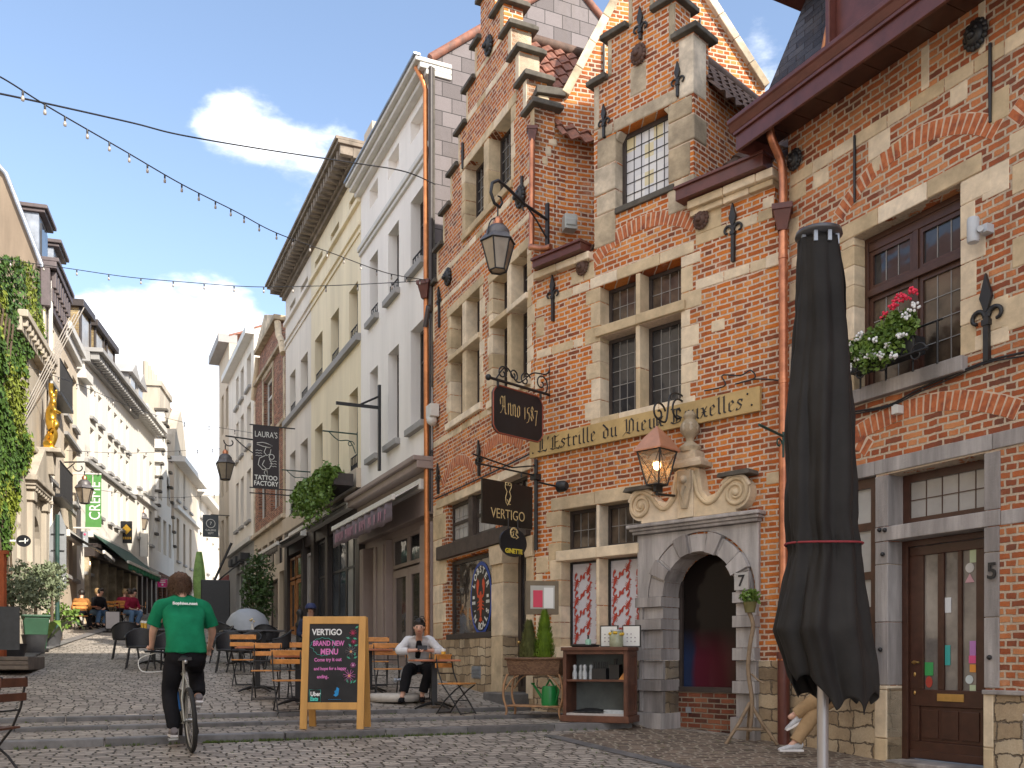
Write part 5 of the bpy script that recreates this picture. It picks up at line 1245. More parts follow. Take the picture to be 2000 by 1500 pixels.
for i in range(33000):
    py = r.uniform(495, 1098); e = ivy_edge(py)+r.gauss(0, 2.5); px = e-(e+230)*r.random()**1.25
    p = along(QL, dL1, px); d = p.y; z = (HY-py)/FPX*d; off = .05+.2*abs(noise.noise(Vector((p.x*.9, p.y*.9, z*.9))))+r.uniform(0, .08)
    clump = noise.noise(Vector((p.y*.8+3, z*.7, 0)))
    tgt = bl if (clump+r.uniform(-.2, .2)+(.25 if e-px < 22 else 0)) > .22 else bd
    leaf(tgt, (p.x+FN.x*off, p.y+FN.y*off, z), r.uniform(.09, .17), r, face=FN)
iv = thing('ivy', 'dense green ivy climbing over the house wall at the left edge', 'ivy', (p.x*0, 0, 0)); bd.build('foliage', m_ivy, iv); bl.build('young_foliage', m_ivy2, iv)
b = MB()
for k in range(6):
    y0 = 20.5+k*.35; pb = QL+dL1*(y0-22); b.tube(bez([(pb.x+.1, pb.y, hgt(pb.x, pb.y)), (pb.x+.12, pb.y+.2, 2), (pb.x+.12, pb.y-.2, 5), (pb.x+.1, pb.y+.3, 8)], 5), .03, 5)
b.build('stem', mat('vine_bark', (.10, .07, .045), .9, .3, 8), iv)
# stone front with pediment
fM = lf(QL, dL1, 26, 88, 'stone_house', 'pale stone house with pedimented doorway under the gilded figure')
m_old = mat('weathered_front_stone', (.47, .41, .33), .9, .3, 2, bmp=.4, stain=.45, streak=True)
Pm = fM.P
d0, d1 = fM.U(56), fM.U(80); zt = Pm(65, 1005)[1]
ac = (d0+d1)/2; ar = (d1-d0)/2-.12; zs0 = zt-ar
ah = [(ac+ar, .1)]+[(ac+ar*math.cos(math.pi*i/12), zs0+ar*math.sin(math.pi*i/12)) for i in range(13)]+[(ac-ar, .1)]
zM = Pm(50, 655)[1]
hM = [ah, rect(fM.U(33), fM.U(40), Pm(36, 1090)[1], Pm(36, 990)[1]), rect(fM.U(36), fM.U(44), Pm(40, 760)[1], Pm(40, 712)[1])]
wall(fM, 'wall', rect(0, fM.L-.005, -1, zM), hM, m_old, .45)
b = MB(); b.prism([(x, z) for x, z in [(ac+ar, .1)]+[(ac+ar*math.cos(math.pi*i/12), zs0+ar*math.sin(math.pi*i/12)) for i in range(13)]+[(ac-ar, .1)]], .35, .4); b.build('door', m_wood, fM.root)
for h in hM[1:]: window(fM, h[0][0], h[1][0], h[0][1], h[2][1], .15, m_frame, g_dark, .05, 1, 0)
b = MB(); zc_ = Pm(70, 955)[1]
b.box(d0-.5, d1+.4, -.3, .1, zc_, zc_+.12); b.box(d0-.4, d1+.3, -.24, .1, zc_-.12, zc_); b.prism([(d0-.5, zc_+.12), (d1+.4, zc_+.12), ((d0+d1)/2, zc_+1.1)], -.26, .1)
for i in range(9): b.box(d0-.35+i*.32, d0-.2+i*.32, -.22, 0, zc_-.22, zc_-.12)
for x in (d0-.2, d1+.05): b.box(x, x+.3, -.13, .1, .3, zc_-.12); b.box(x-.07, x+.37, -.18, .1, zc_-.5, zc_-.24)
b.box(0, fM.L, -.12, .1, Pm(60, 880)[1]-.0, Pm(60, 870)[1]); b.box(-.05, fM.L, -.34, .3, zM, zM+.18); b.box(-.05, fM.L, -.2, .3, zM-.35, zM)
for i in range(12): b.box(.1+i*.36, .25+i*.36, -.3, -.0, zM-.2, zM)
b.build('pediment', m_old, fM.root, .02)
b = MB()
for k in range(4):
    a = fM.W(fM.U(34+k*4), -.1, Pm(34, 812+k*5)[1]); c = fM.W(fM.U(100+k*5), -1.6, Pm(84, 640+k*14)[1])
    p0 = Vector((fM.U(36+k*3), -.05, Pm(40, 815)[1])); b.tube([p0, p0+Vector((1.25+.1*k, -.95-.08*k, 3.0+.2*k))], .013, 6)
b.build('flagpole', mat('greyed_pole_paint', (.36, .32, .28), .7, .2), fM.root)
# gilded figure standing on the pediment
gx = fM.U(76); gz = Pm(76, 878)[1]
def skin(name, J, E_, m, parent, sub=2, loc=None):
    me = bpy.data.meshes.new(name); keys = list(J)
    me.from_pydata([Vector(J[k][0]) for k in keys], [(keys.index(a), keys.index(c)) for a, c in E_], [])
    o = bpy.data.objects.new(name, me); C.objects.link(o)
    o.modifiers.new('s', 'SKIN'); md = o.modifiers.new('u', 'SUBSURF'); md.levels = sub; md.render_levels = sub
    for i, k in enumerate(keys):
        rr = J[k][1]; sv = me.skin_vertices[0].data[i]; sv.radius = rr if isinstance(rr, tuple) else (rr, rr); sv.use_root = (i == 0)
    dg = bpy.context.evaluated_depsgraph_get(); m2 = bpy.data.meshes.new_from_object(o.evaluated_get(dg)); bpy.data.objects.remove(o)
    m2.materials.clear(); m2.materials.append(m); m2.polygons.foreach_set('use_smooth', [True]*len(m2.polygons)); m2.name = name
    q = bpy.data.objects.new(name, m2); C.objects.link(q); q.parent = parent; return q
b = MB(); b.box(gx-.4, gx+.4, -.62, .05, gz-.12, gz); b.prism([(gx-.12, gz-.7), (gx+.12, gz-.7), (gx+.3, gz-.12), (gx-.3, gz-.12)], -.4, .05); b.build('console', m_old, fM.root, .02)
st = thing('statue', 'gilded figure standing on the door pediment of the pale stone house', 'statue', fM.W(gx, -.3, gz), math.atan2(fM.X.y, fM.X.x))
skin('figure', {'p': ((0, 0, .75), (.14, .12)), 'c': ((.08, 0, 1.1), (.17, .13)), 'n': ((.05, -.02, 1.36), .06), 'h': ((.02, -.06, 1.5), .1), 'hh': ((0, -.08, 1.62), .05), 'la': ((-.16, -.05, 1.25), .06), 'lb': ((-.34, -.15, 1.05), .05), 'lc': ((-.2, -.3, 1.0), .04), 'ra': ((.27, 0, 1.25), .06), 'rb': ((.38, -.05, 1.55), .05), 'rc': ((.3, -.1, 1.8), .04), 'k': ((-.08, -.12, .4), .11), 'f': ((-.05, 0, .05), .08), 'k2': ((.15, -.02, .4), .1), 'f2': ((.2, .05, .05), .08)},
     [('p', 'c'), ('c', 'n'), ('n', 'h'), ('h', 'hh'), ('c', 'la'), ('la', 'lb'), ('lb', 'lc'), ('c', 'ra'), ('ra', 'rb'), ('rb', 'rc'), ('p', 'k'), ('k', 'f'), ('p', 'k2'), ('k2', 'f2')], m_gold, st)
b = MB(); b.tube(bez([(-.3, .05, .1), (.15, .1, .35), (-.1, -.15, .7), (.25, .0, 1.0), (-.15, -.1, 1.3), (.1, 0, 1.6), (.05, 0, 1.9)], 6), [.10-.001*i for i in range(37)], 8); b.ball((0, 0, .02), .3, 12, 6, (1, .8, .3)); b.build('drapery', m_gold, st)
# tall house with plum cornice, dormers and bare cement party wall
fP = lf(QL, dL1, 88, 120, 'tall_house', 'tall house with plum coloured bracketed cornice and bare brown side wall')
zP = fP.P(100, 540)[1]-.45
wp = [(.6, 1.9), (3.0, 4.2)]
rows_of(fP, [(a, c) for a, c in ((.6, 1.5), (2.5, 3.4)) if c < fP.L], [(2.4, 4.6), (5.4, 7.6), (8.3, 10.0)], m_lime, zP, -1)
b = MB(); L_ = fP.L
b.box(-.1, L_+.05, -.32, .2, zP+.3, zP+.5); b.box(-.1, L_+.05, -.38, .2, zP+.5, zP+.62); b.box(-.1, L_, -.14, .1, zP-.8, zP+.3)
for i in range(7):
    x = .1+i*(L_-.4)/6; b.prism([(x, zP+.28), (x+.2, zP+.28), (x+.2, zP-.2), (x, zP-.2)], -.28, -.15); b.box(x, x+.2, -.2, -.13, zP-.6, zP-.2)
b.build('cornice', m_plum, fP.root, .02)
hw0 = 4.2
solid([(0, .05, -1), (0, 7, -1), (0, 7, 15.2), (0, 2.2, 15.2), (0, 1.0, 13.9), (0, .05, zP+.3)], (.25, 0, 0), 'side_wall', m_brownw, fP.root)
b = MB(); b.tube([(-.03, 7, 15.22), (-.03, 2.2, 15.22)], .12, 6); b.tube([(-.06, 2.2, 15.2), (-.06, 1.0, 13.9), (-.06, .05, zP+.3)], .07, 6); b.build('verge', m_zinc, fP.root)
solid([(.2, .05, zP+.4), (L_, .05, zP+.4), (L_, 2.2, 15.1), (.2, 2.2, 15.1)], (0, 0, -.1), 'roof', m_slate, fP.root)
for i, xd in enumerate((.5, 2.9)):
    b = MB(); b.box(xd, xd+1.3, .25, 2.2, zP+.5, zP+2.1); o = b.build('dormer', m_zinc, fP.root)
    b = MB(); b.box(xd-.08, xd+1.38, .08, 2.2, zP+2.1, zP+2.2); b.box(xd-.14, xd+1.44, .0, 2.2, zP+2.2, zP+2.32); b.build('dormer_cornice', m_plum, o, .02)
    b = MB(); b.box(xd+.2, xd+1.1, .2, .25, zP+.7, zP+1.9); b.build('pane', g_dark, o)
b = MB(); b.tube([(.15, -.12, zP), (.15, -.12, -1)], .06, 8); b.build('downpipe', m_trim, fP.root)
for z in (4.9, 7.9):
    b = MB(); b.box(.3, L_-.2, -.38, 0, z-.1, z)
    for i in range(16): b.tube([(.35+i*(L_-.6)/15, -.35, z), (.35+i*(L_-.6)/15, -.35, z+.95)], .015, 4)
    b.tube([(.3, -.35, z+.95), (L_-.2, -.35, z+.95)], .025, 6); b.build('balcony', m_black, fP.root)
fQ = lf(QL, dL1, 120, 150, 'beige_house', 'beige house between the plum corniced house and the sunny white gap wall')
rows_of(fQ, [(a, a+.9) for a in (.5, 2.2, 3.9) if a+.9 < fQ.L], [(2.8, 4.4), (5.4, 7.2), (8.0, 9.7)], m_beige, fQ.P(145, 690)[1], -1)
zQ = fQ.P(145, 690)[1]; b = MB(); b.box(-.05, fQ.L, -.3, .3, zQ, zQ+.25); b.box(-.05, fQ.L, -.18, .3, zQ-.3, zQ); b.build('cornice', m_trim, fQ.root, .02)
solid([(0, 0, zQ+.25), (fQ.L, 0, zQ+.25), (fQ.L, 3, zQ+1.2), (0, 3, zQ+1.2)], (0, 0, -.1), 'roof', m_tile, fQ.root)
b = MB(); b.box(.3, fQ.L-.3, -.05, .1, 5.0, 5.12); b.box(.5, 3.5, -.12, 0, 7.3, 7.4); b.build('string_course', m_grey, fQ.root)
fS = lf(QM, dL2, QM, 165, 'white_house', 'narrow sunlit white house between beige house and dormered house')
rows_of(fS, [(1.0, 1.8)], [(3.2, 5), (6.0, 7.8)], m_brightw, 9.9, 0); b = MB(); b.box(0, fS.L, -.3, .3, 9.9, 10.2); b.build('cornice', m_trim, fS.root)
fT = lf(QM, dL2, 165, 262, 'dormered_house', 'long cream house with dentil cornice and row of yellow brick dormers')
T0 = 10.75
xs_ = [(fT.U(a), fT.U(c)) for a, c in ((176, 184), (192, 199), (211, 217), (223, 229), (235, 240), (246, 251))]
rows_of(fT, xs_, [(5.5, 7.0), (7.5, 8.6), (9.0, 10.1)], m_brightw, T0, 4.2, gm=g_pale)
b = MB(); b.box(-.1, fT.L, -.65, .3, T0+.35, T0+.5); b.box(-.1, fT.L, -.2, .3, T0, T0+.35); b.box(0, fT.L, -.12, .1, 7.15, 7.3)
for i in range(int(fT.L/.32)): b.box(i*.32, i*.32+.16, -.5, -.2, T0+.1, T0+.34)
b.build('cornice', m_grey, fT.root, .01)
solid([(0, .1, T0+.5), (fT.L, .1, T0+.5), (fT.L, 3, T0+2.6), (0, 3, T0+2.6)], (0, 0, -.1), 'roof', m_slate, fT.root)
solid([(0, .05, 4.2), (0, 6, 4.2), (0, 6, T0+2.6), (0, 3, T0+2.6), (0, .05, T0+.3)], (.2, 0, 0), 'side_wall', m_brightw, fT.root)
m_yb = brickmat('yellow_brick', ((.2, (.24, .16, .07)), (.8, (.42, .31, .15))), (.4, .34, .25), .22, .075, .01, .01)
for px_ in (167, 195, 217):
    xd = fT.U(px_)+.3; b = MB(); b.box(xd, xd+1.4, .3, 3, T0+.5, T0+2.1); o = b.build('dormer', m_yb, fT.root)
    b = MB(); b.box(xd-.15, xd+1.55, .1, 3, T0+2.1, T0+2.35); b.box(xd, xd+.12, .22, .3, T0+.5, T0+2.1); b.box(xd+1.28, xd+1.4, .22, .3, T0+.5, T0+2.1); b.build('dormer_frame', m_frame, o, .01)
    b = MB(); b.box(xd+.2, xd+1.2, .26, .3, T0+.7, T0+1.95); b.build('pane', g_pale, o)
for f_, m_ in ((fT, m_frame),):
    b = MB(); b.box(-.05, f_.L, -.35, .3, 3.75, 4.2); b.box(-.05, f_.L, -.45, .3, 4.08, 4.22)
    b.box(0, f_.L, .3, .5, .8, 4.2); b.build('shopfront', m_, f_.root, .01)
    b = MB(); [b.box(i*(f_.L-.3)/6, i*(f_.L-.3)/6+.3, -.15, .3, .8, 3.75) for i in range(7)]; b.build('shop_pilaster', m_stoneG, f_.root, .01)
    for i in range(6): x = i*(f_.L-.3)/6+.3; window(f_, x+.02, x+(f_.L-.3)/6-.32, 1.5, 3.7, .1, m_frame, g_shop if i % 2 else g_warm, .08, 2, 0, hbar=(3.1,), name='shop_window')
textmesh('CAFE', .42, m_gold, fT.root, (fT.L*.72, -.37, 3.93), 'lettering', depth=.01)
fV = lf(QM, dL2, 262, 302, 'cream_house', 'cream house with light modillion cornice beside the white stepped gable')
xs_ = [(fV.U(a), fV.U(c)) for a, c in ((268, 273), (280, 285), (292, 297))]
rows_of(fV, xs_, [(5.6, 7.2), (7.9, 9.6), (10.3, 11.3)][:2]+[(9.95, 10.75)][:0], m_brightw, 11.0, 4.4, gm=g_pale)
b = MB(); b.box(-.1, fV.L, -.6, .3, 11.2, 11.45); b.box(-.1, fV.L, -.2, .3, 11.0, 11.2); b.box(0, fV.L, -.15, .1, 7.4, 7.6); [b.box(i*.4, i*.4+.2, -.5, -.2, 11.0, 11.2) for i in range(int(fV.L/.4))]; b.build('cornice', m_trim, fV.root)
solid([(0, .1, 11.45), (fV.L, .1, 11.45), (fV.L, 3, 13), (0, 3, 13)], (0, 0, -.1), 'roof', m_tile, fV.root)
for px_ in (265, 280):
    xd = fV.U(px_); b = MB(); b.box(xd, xd+1.3, .3, 2.8, 11.5, 12.9); b.prism([(xd-.2, 12.9), (xd+1.5, 12.9), (xd+.65, 13.5)], .1, 2.8); o = b.build('dormer', m_grey, fV.root); b = MB(); b.box(xd+.2, xd+1.1, .25, .3, 11.7, 12.8); b.build('pane', g_pale, o)
fX = lf(QM, dL2, 302, 340, 'stepped_gable_house', 'white house with tall crow-stepped gable far up the street')
LX = fX.L; zx = fX.P(335, 822)[1]; n = 9; ps = [(0, 4.4), (LX, 4.4)]; zb_ = zx-6.8
for i in range(n): ps += [(LX-i*LX/(2*n+1), zb_+i*(zx-zb_)/n), (LX-i*LX/(2*n+1), zb_+(i+1)*(zx-zb_)/n)]
for i in reversed(range(n)): ps += [((i+1)*LX/(2*n+1) if False else (i+1)*LX/(2*n+1), zb_+(i+1)*(zx-zb_)/n), ((i+1)*LX/(2*n+1)-LX/(2*n+1), zb_+(i+1)*(zx-zb_)/n)] if False else [((i+1)*LX/(2*n+1), zb_+(i+1)*(zx-zb_)/n), ((i)*LX/(2*n+1), zb_+(i+1)*(zx-zb_)/n)] if False else []
ps = [(0, 4.4), (LX, 4.4)]; w1 = LX/(2*n+1)
for i in range(n): ps += [(LX-i*w1, zb_+(i+.0)*(zx-zb_)/n), (LX-(i+1)*w1, zb_+(i+.0)*(zx-zb_)/n)]
ps += [(LX-n*w1, zx), (n*w1, zx)]
for i in reversed(range(n)): ps += [((i+1)*w1, zb_+i*(zx-zb_)/n), (i*w1, zb_+i*(zx-zb_)/n)]
hx = [rect(LX*.15, LX*.3, 5.5, 7.3), rect(LX*.42, LX*.58, 5.5, 7.3), rect(LX*.7, LX*.85, 5.5, 7.3), rect(LX*.2, LX*.36, 8.2, 9.8), rect(LX*.6, LX*.76, 8.2, 9.8), rect(LX*.44, LX*.56, 11.2, 12.4)]
wall(fX, 'wall', ps, hx, m_brightw, .4)
for h in hx: window(fX, h[0][0], h[1][0], h[0][1], h[2][1], .15, m_trim, g_dark, .06, 1, 0)
b = MB()
for i in range(n+1):
    z = zb_+i*(zx-zb_)/n
    b.box(i*w1-.1, (i+1)*w1+.05, -.15, .5, z, z+.12)
    if i < n: b.box(LX-(i+1)*w1-.05, LX-i*w1+.1, -.15, .5, z, z+.12)
b.build('coping', m_cap, fX.root); solid([(0, .3, zb_), (LX/2, .3, zx-.6), (LX/2, 8, zx-.6), (0, 8, zb_)], (0, 0, -.1), 'roof', m_tile, fX.root); solid([(LX, .3, zb_), (LX/2, .3, zx-.6), (LX/2, 8, zx-.6), (LX, 8, zb_)], (0, 0, -.1), 'roof', m_tile, fX.root)
fZ = lf(QM, dL2, 340, 386, 'ornate_house', 'ornate stone house with tall brick chimneys at the end of the street')
zz_ = fZ.P(360, 925)[1]; xs_ = [(fZ.U(a), fZ.U(c)) for a, c in ((345, 350), (358, 362), (370, 374))]
rows_of(fZ, xs_, [(5.6, 8.0), (9.0, 11.2)], m_lime, zz_, 4.4)
b = MB(); b.box(-.1, fZ.L, -.6, .3, zz_, zz_+.3); b.box(0, fZ.L, -.2, .1, 8.4, 8.6); b.build('cornice', m_trim, fZ.root)
solid([(0, .1, zz_), (fZ.L, .1, zz_), (fZ.L, 4, zz_+3), (0, 4, zz_+3)], (0, 0, -.1), 'roof', m_slate, fZ.root)
b = MB(); b.box(.3, 3.6, .8, 2.4, zz_, zz_+4.2); b.box(.2, 3.7, .7, 2.5, zz_+4.2, zz_+4.5)
for k in range(4): b.tube([(.6+k*.8, 1.6, zz_+4.5), (.6+k*.8, 1.6, zz_+5.6)], .16, 8)
b.prism([(0, zz_), (4.4, zz_), (4.0, zz_+1.6), (3.2, zz_+2.6), (2.2, zz_+3.4), (1.2, zz_+2.6), (.4, zz_+1.6)], .0, .5); b.build('chimney', m_old, fZ.root)
b = MB(); b.box(6.3, 7.6, 1.5, 2.8, zz_, zz_+4.6); b.box(6.2, 7.7, 1.4, 2.9, zz_+4.6, zz_+4.8); b.build('chimney', m_brickf, fZ.root)
fO = lf(QM, dL2, 386, 434, 'offwhite_house', 'off-white house closing the far end of the street')
zo = fO.P(400, 985)[1]; rows_of(fO, [(1+i*3, 2+i*3) for i in range(int(fO.L/3))], [(6, 8.4), (9.4, 11.4)], m_offw, zo, 2)
b = MB(); b.box(-.1, fO.L, -.6, .3, zo, zo+.3); b.build('cornice', m_trim, fO.root); solid([(0, .1, zo), (fO.L, .1, zo), (fO.L, 4, zo+3), (0, 4, zo+3)], (0, 0, -.1), 'roof', m_slate, fO.root)
for f_ in (fV, fX, fZ):
    b = MB(); b.box(-.02, f_.L-.03, -.2, .3, 3.9, 4.4); b.box(0, f_.L-.03, .2, .4, 1.5, 3.9)
    for i in range(5): x = i*(f_.L-.3)/4; b.box(x, x+.3, -.1, .3, 1.5, 3.9)
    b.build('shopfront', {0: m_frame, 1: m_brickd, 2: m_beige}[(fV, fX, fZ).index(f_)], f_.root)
    for i in range(4): x = i*(f_.L-.3)/4+.32; window(f_, x, x+(f_.L-.3)/4-.34, 2.0, 3.8, .05, m_frame, g_warm, .06, 1, 0, name='shop_window')
fC = Fac(Vector((-26, 78)), Vector((-14, 74)), 'closing_house', 'pale house across the far end of the street')
rows_of(fC, [(1+i*2.4, 2.1+i*2.4) for i in range(4)], [(7, 9.2), (10, 12)], m_lime, 13.5, 1)

fA = Fac(Vector((-2.6, -14.0)), Vector((-7.95, 8.55)), 'opposite_house', 'pale house on the left side of the square, outside the left edge')
rows_of(fA, [(1.2+i*2.6, 2.3+i*2.6) for i in range(8)], [(1.6, 3.6), (4.8, 6.8), (7.8, 9.4)], m_lime, 10.5, -2)
b = MB(); b.box(0, fA.L, .41, 6, -2, 10.4); b.build('rooms', m_brownw, fA.root)
# ================================================================ street furniture and signs
m_slat = mat('varnished_slat_wood', (.66, .28, .07), .4, .35, 9, bmp=.15)
m_top = mat('red_brown_table_wood', (.50, .17, .075), .4, .35, 5, bmp=.1)
m_pine = mat('pine_frame_wood', (.62, .33, .09), .5, .25, 5, bmp=.15, streak=True)
m_chalk = mat('chalkboard', (.022, .022, .024), .75, .6, 2.5, bmp=.05)
def fold_chair():
    t = thing('folding_chair', 'x', 'chair')
    b = MB()
    for i in range(6): b.box(-.21, .21, -.19+i*.066, -.135+i*.066, .44, .46)
    b.build('seat', m_slat, t, .004)
    b = MB(); b.box(-.22, .22, .235, .255, .80, .88); b.box(-.22, .22, .225, .245, .68, .75); b.build('backrest', m_slat, t, .006)
    for sx in (-.2, .2):
        b = MB(); b.tube([(sx, -.2, 0), (sx, -.06, .2), (sx, .12, .43), (sx, .2, .62), (sx, .25, .89)], .011, 6); b.build('leg', m_black, t)
        b = MB(); b.tube([(sx*.9, .25, 0), (sx*.9, .1, .2), (sx*.9, -.08, .36), (sx*.9, -.19, .43)], .011, 6); b.build('leg', m_black, t)
    for x_, y_, z_ in ((.2, -.19, .02), (.18, .24, .02), (.2, -.06, .2), (.2, .19, .6)): b = MB(); b.tube([(-x_, y_, z_), (x_, y_, z_)], .009, 6); b.build('stretcher', m_black, t)
    return t
def cafe_table(m, w_=.68, h_=.74, round_=False):
    t = thing('cafe_table', 'x', 'table'); b = MB()
    if round_: b.lathe([(w_/2, h_-.025), (w_/2+.004, h_-.012), (w_/2, h_)], seg=28)
    else: b.box(-w_/2, w_/2, -w_/2, w_/2, h_-.03, h_)
    b.build('tabletop', m, t, .005)
    b = MB(); b.box(-.04, .04, -.04, .04, .05, h_-.05); b.box(-.2, .2, -.02, .02, h_-.05, h_-.031); b.box(-.02, .02, -.2, .2, h_-.05, h_-.031); b.build('column', m_black, t)
    for k in range(4):
        a = k*math.pi/2+.5; b = MB(); b.tube([(0, 0, .09), (.15*math.cos(a), .15*math.sin(a), .075), (.3*math.cos(a), .3*math.sin(a), .035), (.36*math.cos(a), .36*math.sin(a), .012)], [.028, .024, .018, .014], 6); b.build('foot', m_black, t)
    return t
def mesh_chair():
    t = thing('cafe_armchair', 'x', 'chair'); m_w = mat('black_wicker', (.03, .03, .034), .5, .5, 60, bmp=.5)
    b = MB()
    def sh(u, v):
        a = math.pi*(-.12+1.24*u); r = .27+.02*v; z = .45+(.17+.19*math.sin(math.pi*min(max(u, 0), 1))**2)*v
        return (r*math.cos(a), .02+r*math.sin(a)*.95, z)
    b.grid(sh, 20, 5); b.grid(lambda u, v: tuple(x*f if i < 2 else x for i, (x, f) in enumerate(zip(sh(u, v), (.95, .95, 1)))), 20, 5, flip=True); b.build('backrest', m_w, t)
    b = MB(); b.lathe([(.01, .42), (.25, .42), (.27, .44), (.25, .46), (.01, .46)], (0, 0, 0), 18); b.build('seat', m_w, t)
    b = MB(); b.tube([sh(i/20, 1.0) for i in range(21)], .016, 6); b.build('top_rail', m_black, t)
    for sx, sy in ((1, 1), (-1, 1), (1, -1), (-1, -1)):
        b = MB(); b.tube([(sx*.2, sy*.17, .45), (sx*.27, sy*.26, 0)], .016, 6); b.build('leg', m_black, t)
    return t
fc, ct, mc = fold_chair(), cafe_table(m_top), mesh_chair()
first = {}
def put(root, px, d, rz, label, group, name=None):
    p = gpx(px, d)
    if id(root) not in first: first[id(root)] = 1; o = root; o.location = p; o.rotation_euler = (0, 0, rz)
    else: o = dup(root, p, rz)
    o['label'] = label; o['group'] = group; return o
GW, GT = 'slatted folding chairs', 'red-brown café tables'
# yaw: sitter faces local -y
put(fc, 480, 16.4, R_(185), 'folding chair behind the leftmost red-brown table', GW)
put(ct, 503, 15.6, .35, 'leftmost red-brown square table with black pedestal', GT)
put(fc, 520, 14.6, R_(10), 'folding chair with its back to the camera in front of the leftmost red-brown table', GW)
put(fc, 590, 14.9, R_(200), 'folding chair behind the table half hidden by the chalkboard', GW)
put(ct, 582, 14.1, .3, 'red-brown square table half hidden behind the left side of the chalkboard', GT)
put(fc, 566, 13.3, R_(25), 'folding chair nearest the steps, left of the chalkboard', GW)
put(ct, 722, 16.0, .3, 'red-brown square table right behind the chalkboard', GT)
put(fc, 757, 15.6, R_(-75+90), 'folding chair between chalkboard and seated woman', GW)
put(fc, 735, 17.0, R_(190), 'folding chair behind the table right of the chalkboard', GW)
put(ct, 848, 14.25, .25, 'red-brown table where the woman in white sits', GT)
put(fc, 893, 13.9, R_(60), 'empty folding chair right of the woman in white, in front of the stone plinth', GW)
GB = 'black wicker café chairs'
B_ = ((246, 20.6, 200, 'black wicker chair at the far left corner of the table left of the cyclist'), (275, 18.6, 20, 'black wicker chair left of the cyclist, nearest the camera of its table'), (325, 18.3, -10, 'black wicker chair just left of the cyclist partly behind his arm'), (330, 21.0, 170, 'black wicker chair behind the table left of the cyclist'), (428, 20.5, -60, 'black wicker chair just right of the cyclist elbow'), (450, 18.6, 15, 'black wicker chair with its back to the camera right of the cyclist'), (480, 18.7, -15, 'second black wicker chair from the cyclist in the right hand group'), (541, 19.6, -70, 'black wicker chair at the right end of the right hand group'), (520, 21.6, 185, 'black wicker chair behind the right hand group beside the ivy column'), (445, 22, 150, 'black wicker chair at the back of the right hand group'))
for px, d, a, l in B_: put(mc, px, d, R_(a), l, GB)
ctb = cafe_table(mat('black_table_top', (.04, .04, .045), .3, .2, 4), .8, .74)
for px, d, l in ((300, 19.6, 'black café table left of the cyclist with two beers'), (470, 20.2, 'black café table right of the cyclist behind the wicker chairs'), (515, 20.6, 'black café table beside the ivy column')): put(ctb, px, d, .4, l, 'black café tables')
# glasses of beer and a flower vase
m_beer = mat('beer', (.75, .42, .05), .1, .1, 4, bmp=0)
for px, d, l, g in ((278, 19.6, 'beer glass on the black table left of the cyclist, the left one', 0), (284, 19.5, 'beer glass on the black table left of the cyclist, the right one', 0), (866, 14.3, 'drink glass on the table of the woman in white', 0)):
    p = gpx(px, d); b = MB(); b.lathe([(.03, 0), (.033, .1), (.036, .15)], seg=10); t = thing('drinking_glass', l, 'glass', (p.x, p.y, p.z+.742)); b.build('glass', m_beer, t); b = MB(); b.lathe([(.035, .12), (.037, .15), (.03, .165)], seg=10); b.build('foam', m_sw, t)
for px, d, l in ((493, 20.4, 'small flower vase on the black table beside the ivy column'),):
    p = gpx(px, d); t = thing('flower_vase', l, 'vase', (p.x, p.y, p.z+.742)); b = MB(); b.lathe([(.03, 0), (.04, .05), (.02, .12), (.03, .15)], seg=10); b.build('vase', m_trim, t); b = MB(); [b.ball((rnd.uniform(-.04, .04), rnd.uniform(-.03, .03), .19+rnd.uniform(0, .05)), .025, 6, 5) for _ in range(6)]; b.build('flowers', mat('cream_petals', (.75, .6, .35), .6, .2), t)
# ---- chalkboard A-frame
d_ = 11.8; ctr = gpx(655, d_)
W2 = .395; Hh = 1.40
t = thing('chalkboard_sign', 'pine framed A-board chalkboard with handwritten menu text', 'chalkboard', (ctr.x, ctr.y, ctr.z), R_(-2))
yf = lambda z: -.20+.17*z/Hh
def tilt(b): b.m = Matrix.Translation((0, -.20, 0)) @ Matrix.Rotation(math.atan2(-.17, Hh), 4, 'X'); return b
b = tilt(MB()); wf = .088
b.box(-W2, -W2+wf, -.02, .02, 0, Hh); b.box(W2-wf, W2, -.02, .02, 0, Hh); b.box(-W2+wf, W2-wf, -.018, .018, Hh-.095, Hh); b.box(-W2+wf, W2-wf, -.018, .018, .24, .33); b.build('front_frame', m_pine, t, .005)
b = MB(); b.m = Matrix.Translation((0, .27, 0)) @ Matrix.Rotation(math.atan2(.22, Hh), 4, 'X')
b.box(-W2, -W2+wf, -.02, .02, 0, Hh); b.box(W2-wf, W2, -.02, .02, 0, Hh); b.box(-W2+wf, W2-wf, -.018, .018, Hh-.095, Hh); b.box(-W2+wf, W2-wf, -.018, .018, .24, .33); b.build('rear_frame', m_pine, t, .005)
b = tilt(MB()); b.box(-W2+wf, W2-wf, -.008, .008, .33, Hh-.095); bd_ = b.build('board', m_chalk, t)
cw_ = mat('white_chalk', (.8, .8, .8), .9, .2, 30, bmp=0); cp_ = mat('pink_chalk', (.75, .22, .55), .9, .2, 30, bmp=0); cg_ = mat('green_chalk', (.08, .38, .25), .9, .3, 30, bmp=0); co_ = mat('orange_chalk', (.75, .35, .15), .9, .3, 30, bmp=0); cb_ = mat('blue_chalk', (.03, .28, .62), .9, .2, 30, bmp=0); cr_ = mat('red_chalk', (.55, .06, .14), .9, .2, 30, bmp=0); cc_ = mat('cyan_chalk', (.1, .65, .55), .9, .2, 30, bmp=0)
TM = Matrix.Translation((0, -.20, 0)) @ Matrix.Rotation(math.atan2(-.17, Hh), 4, 'X')
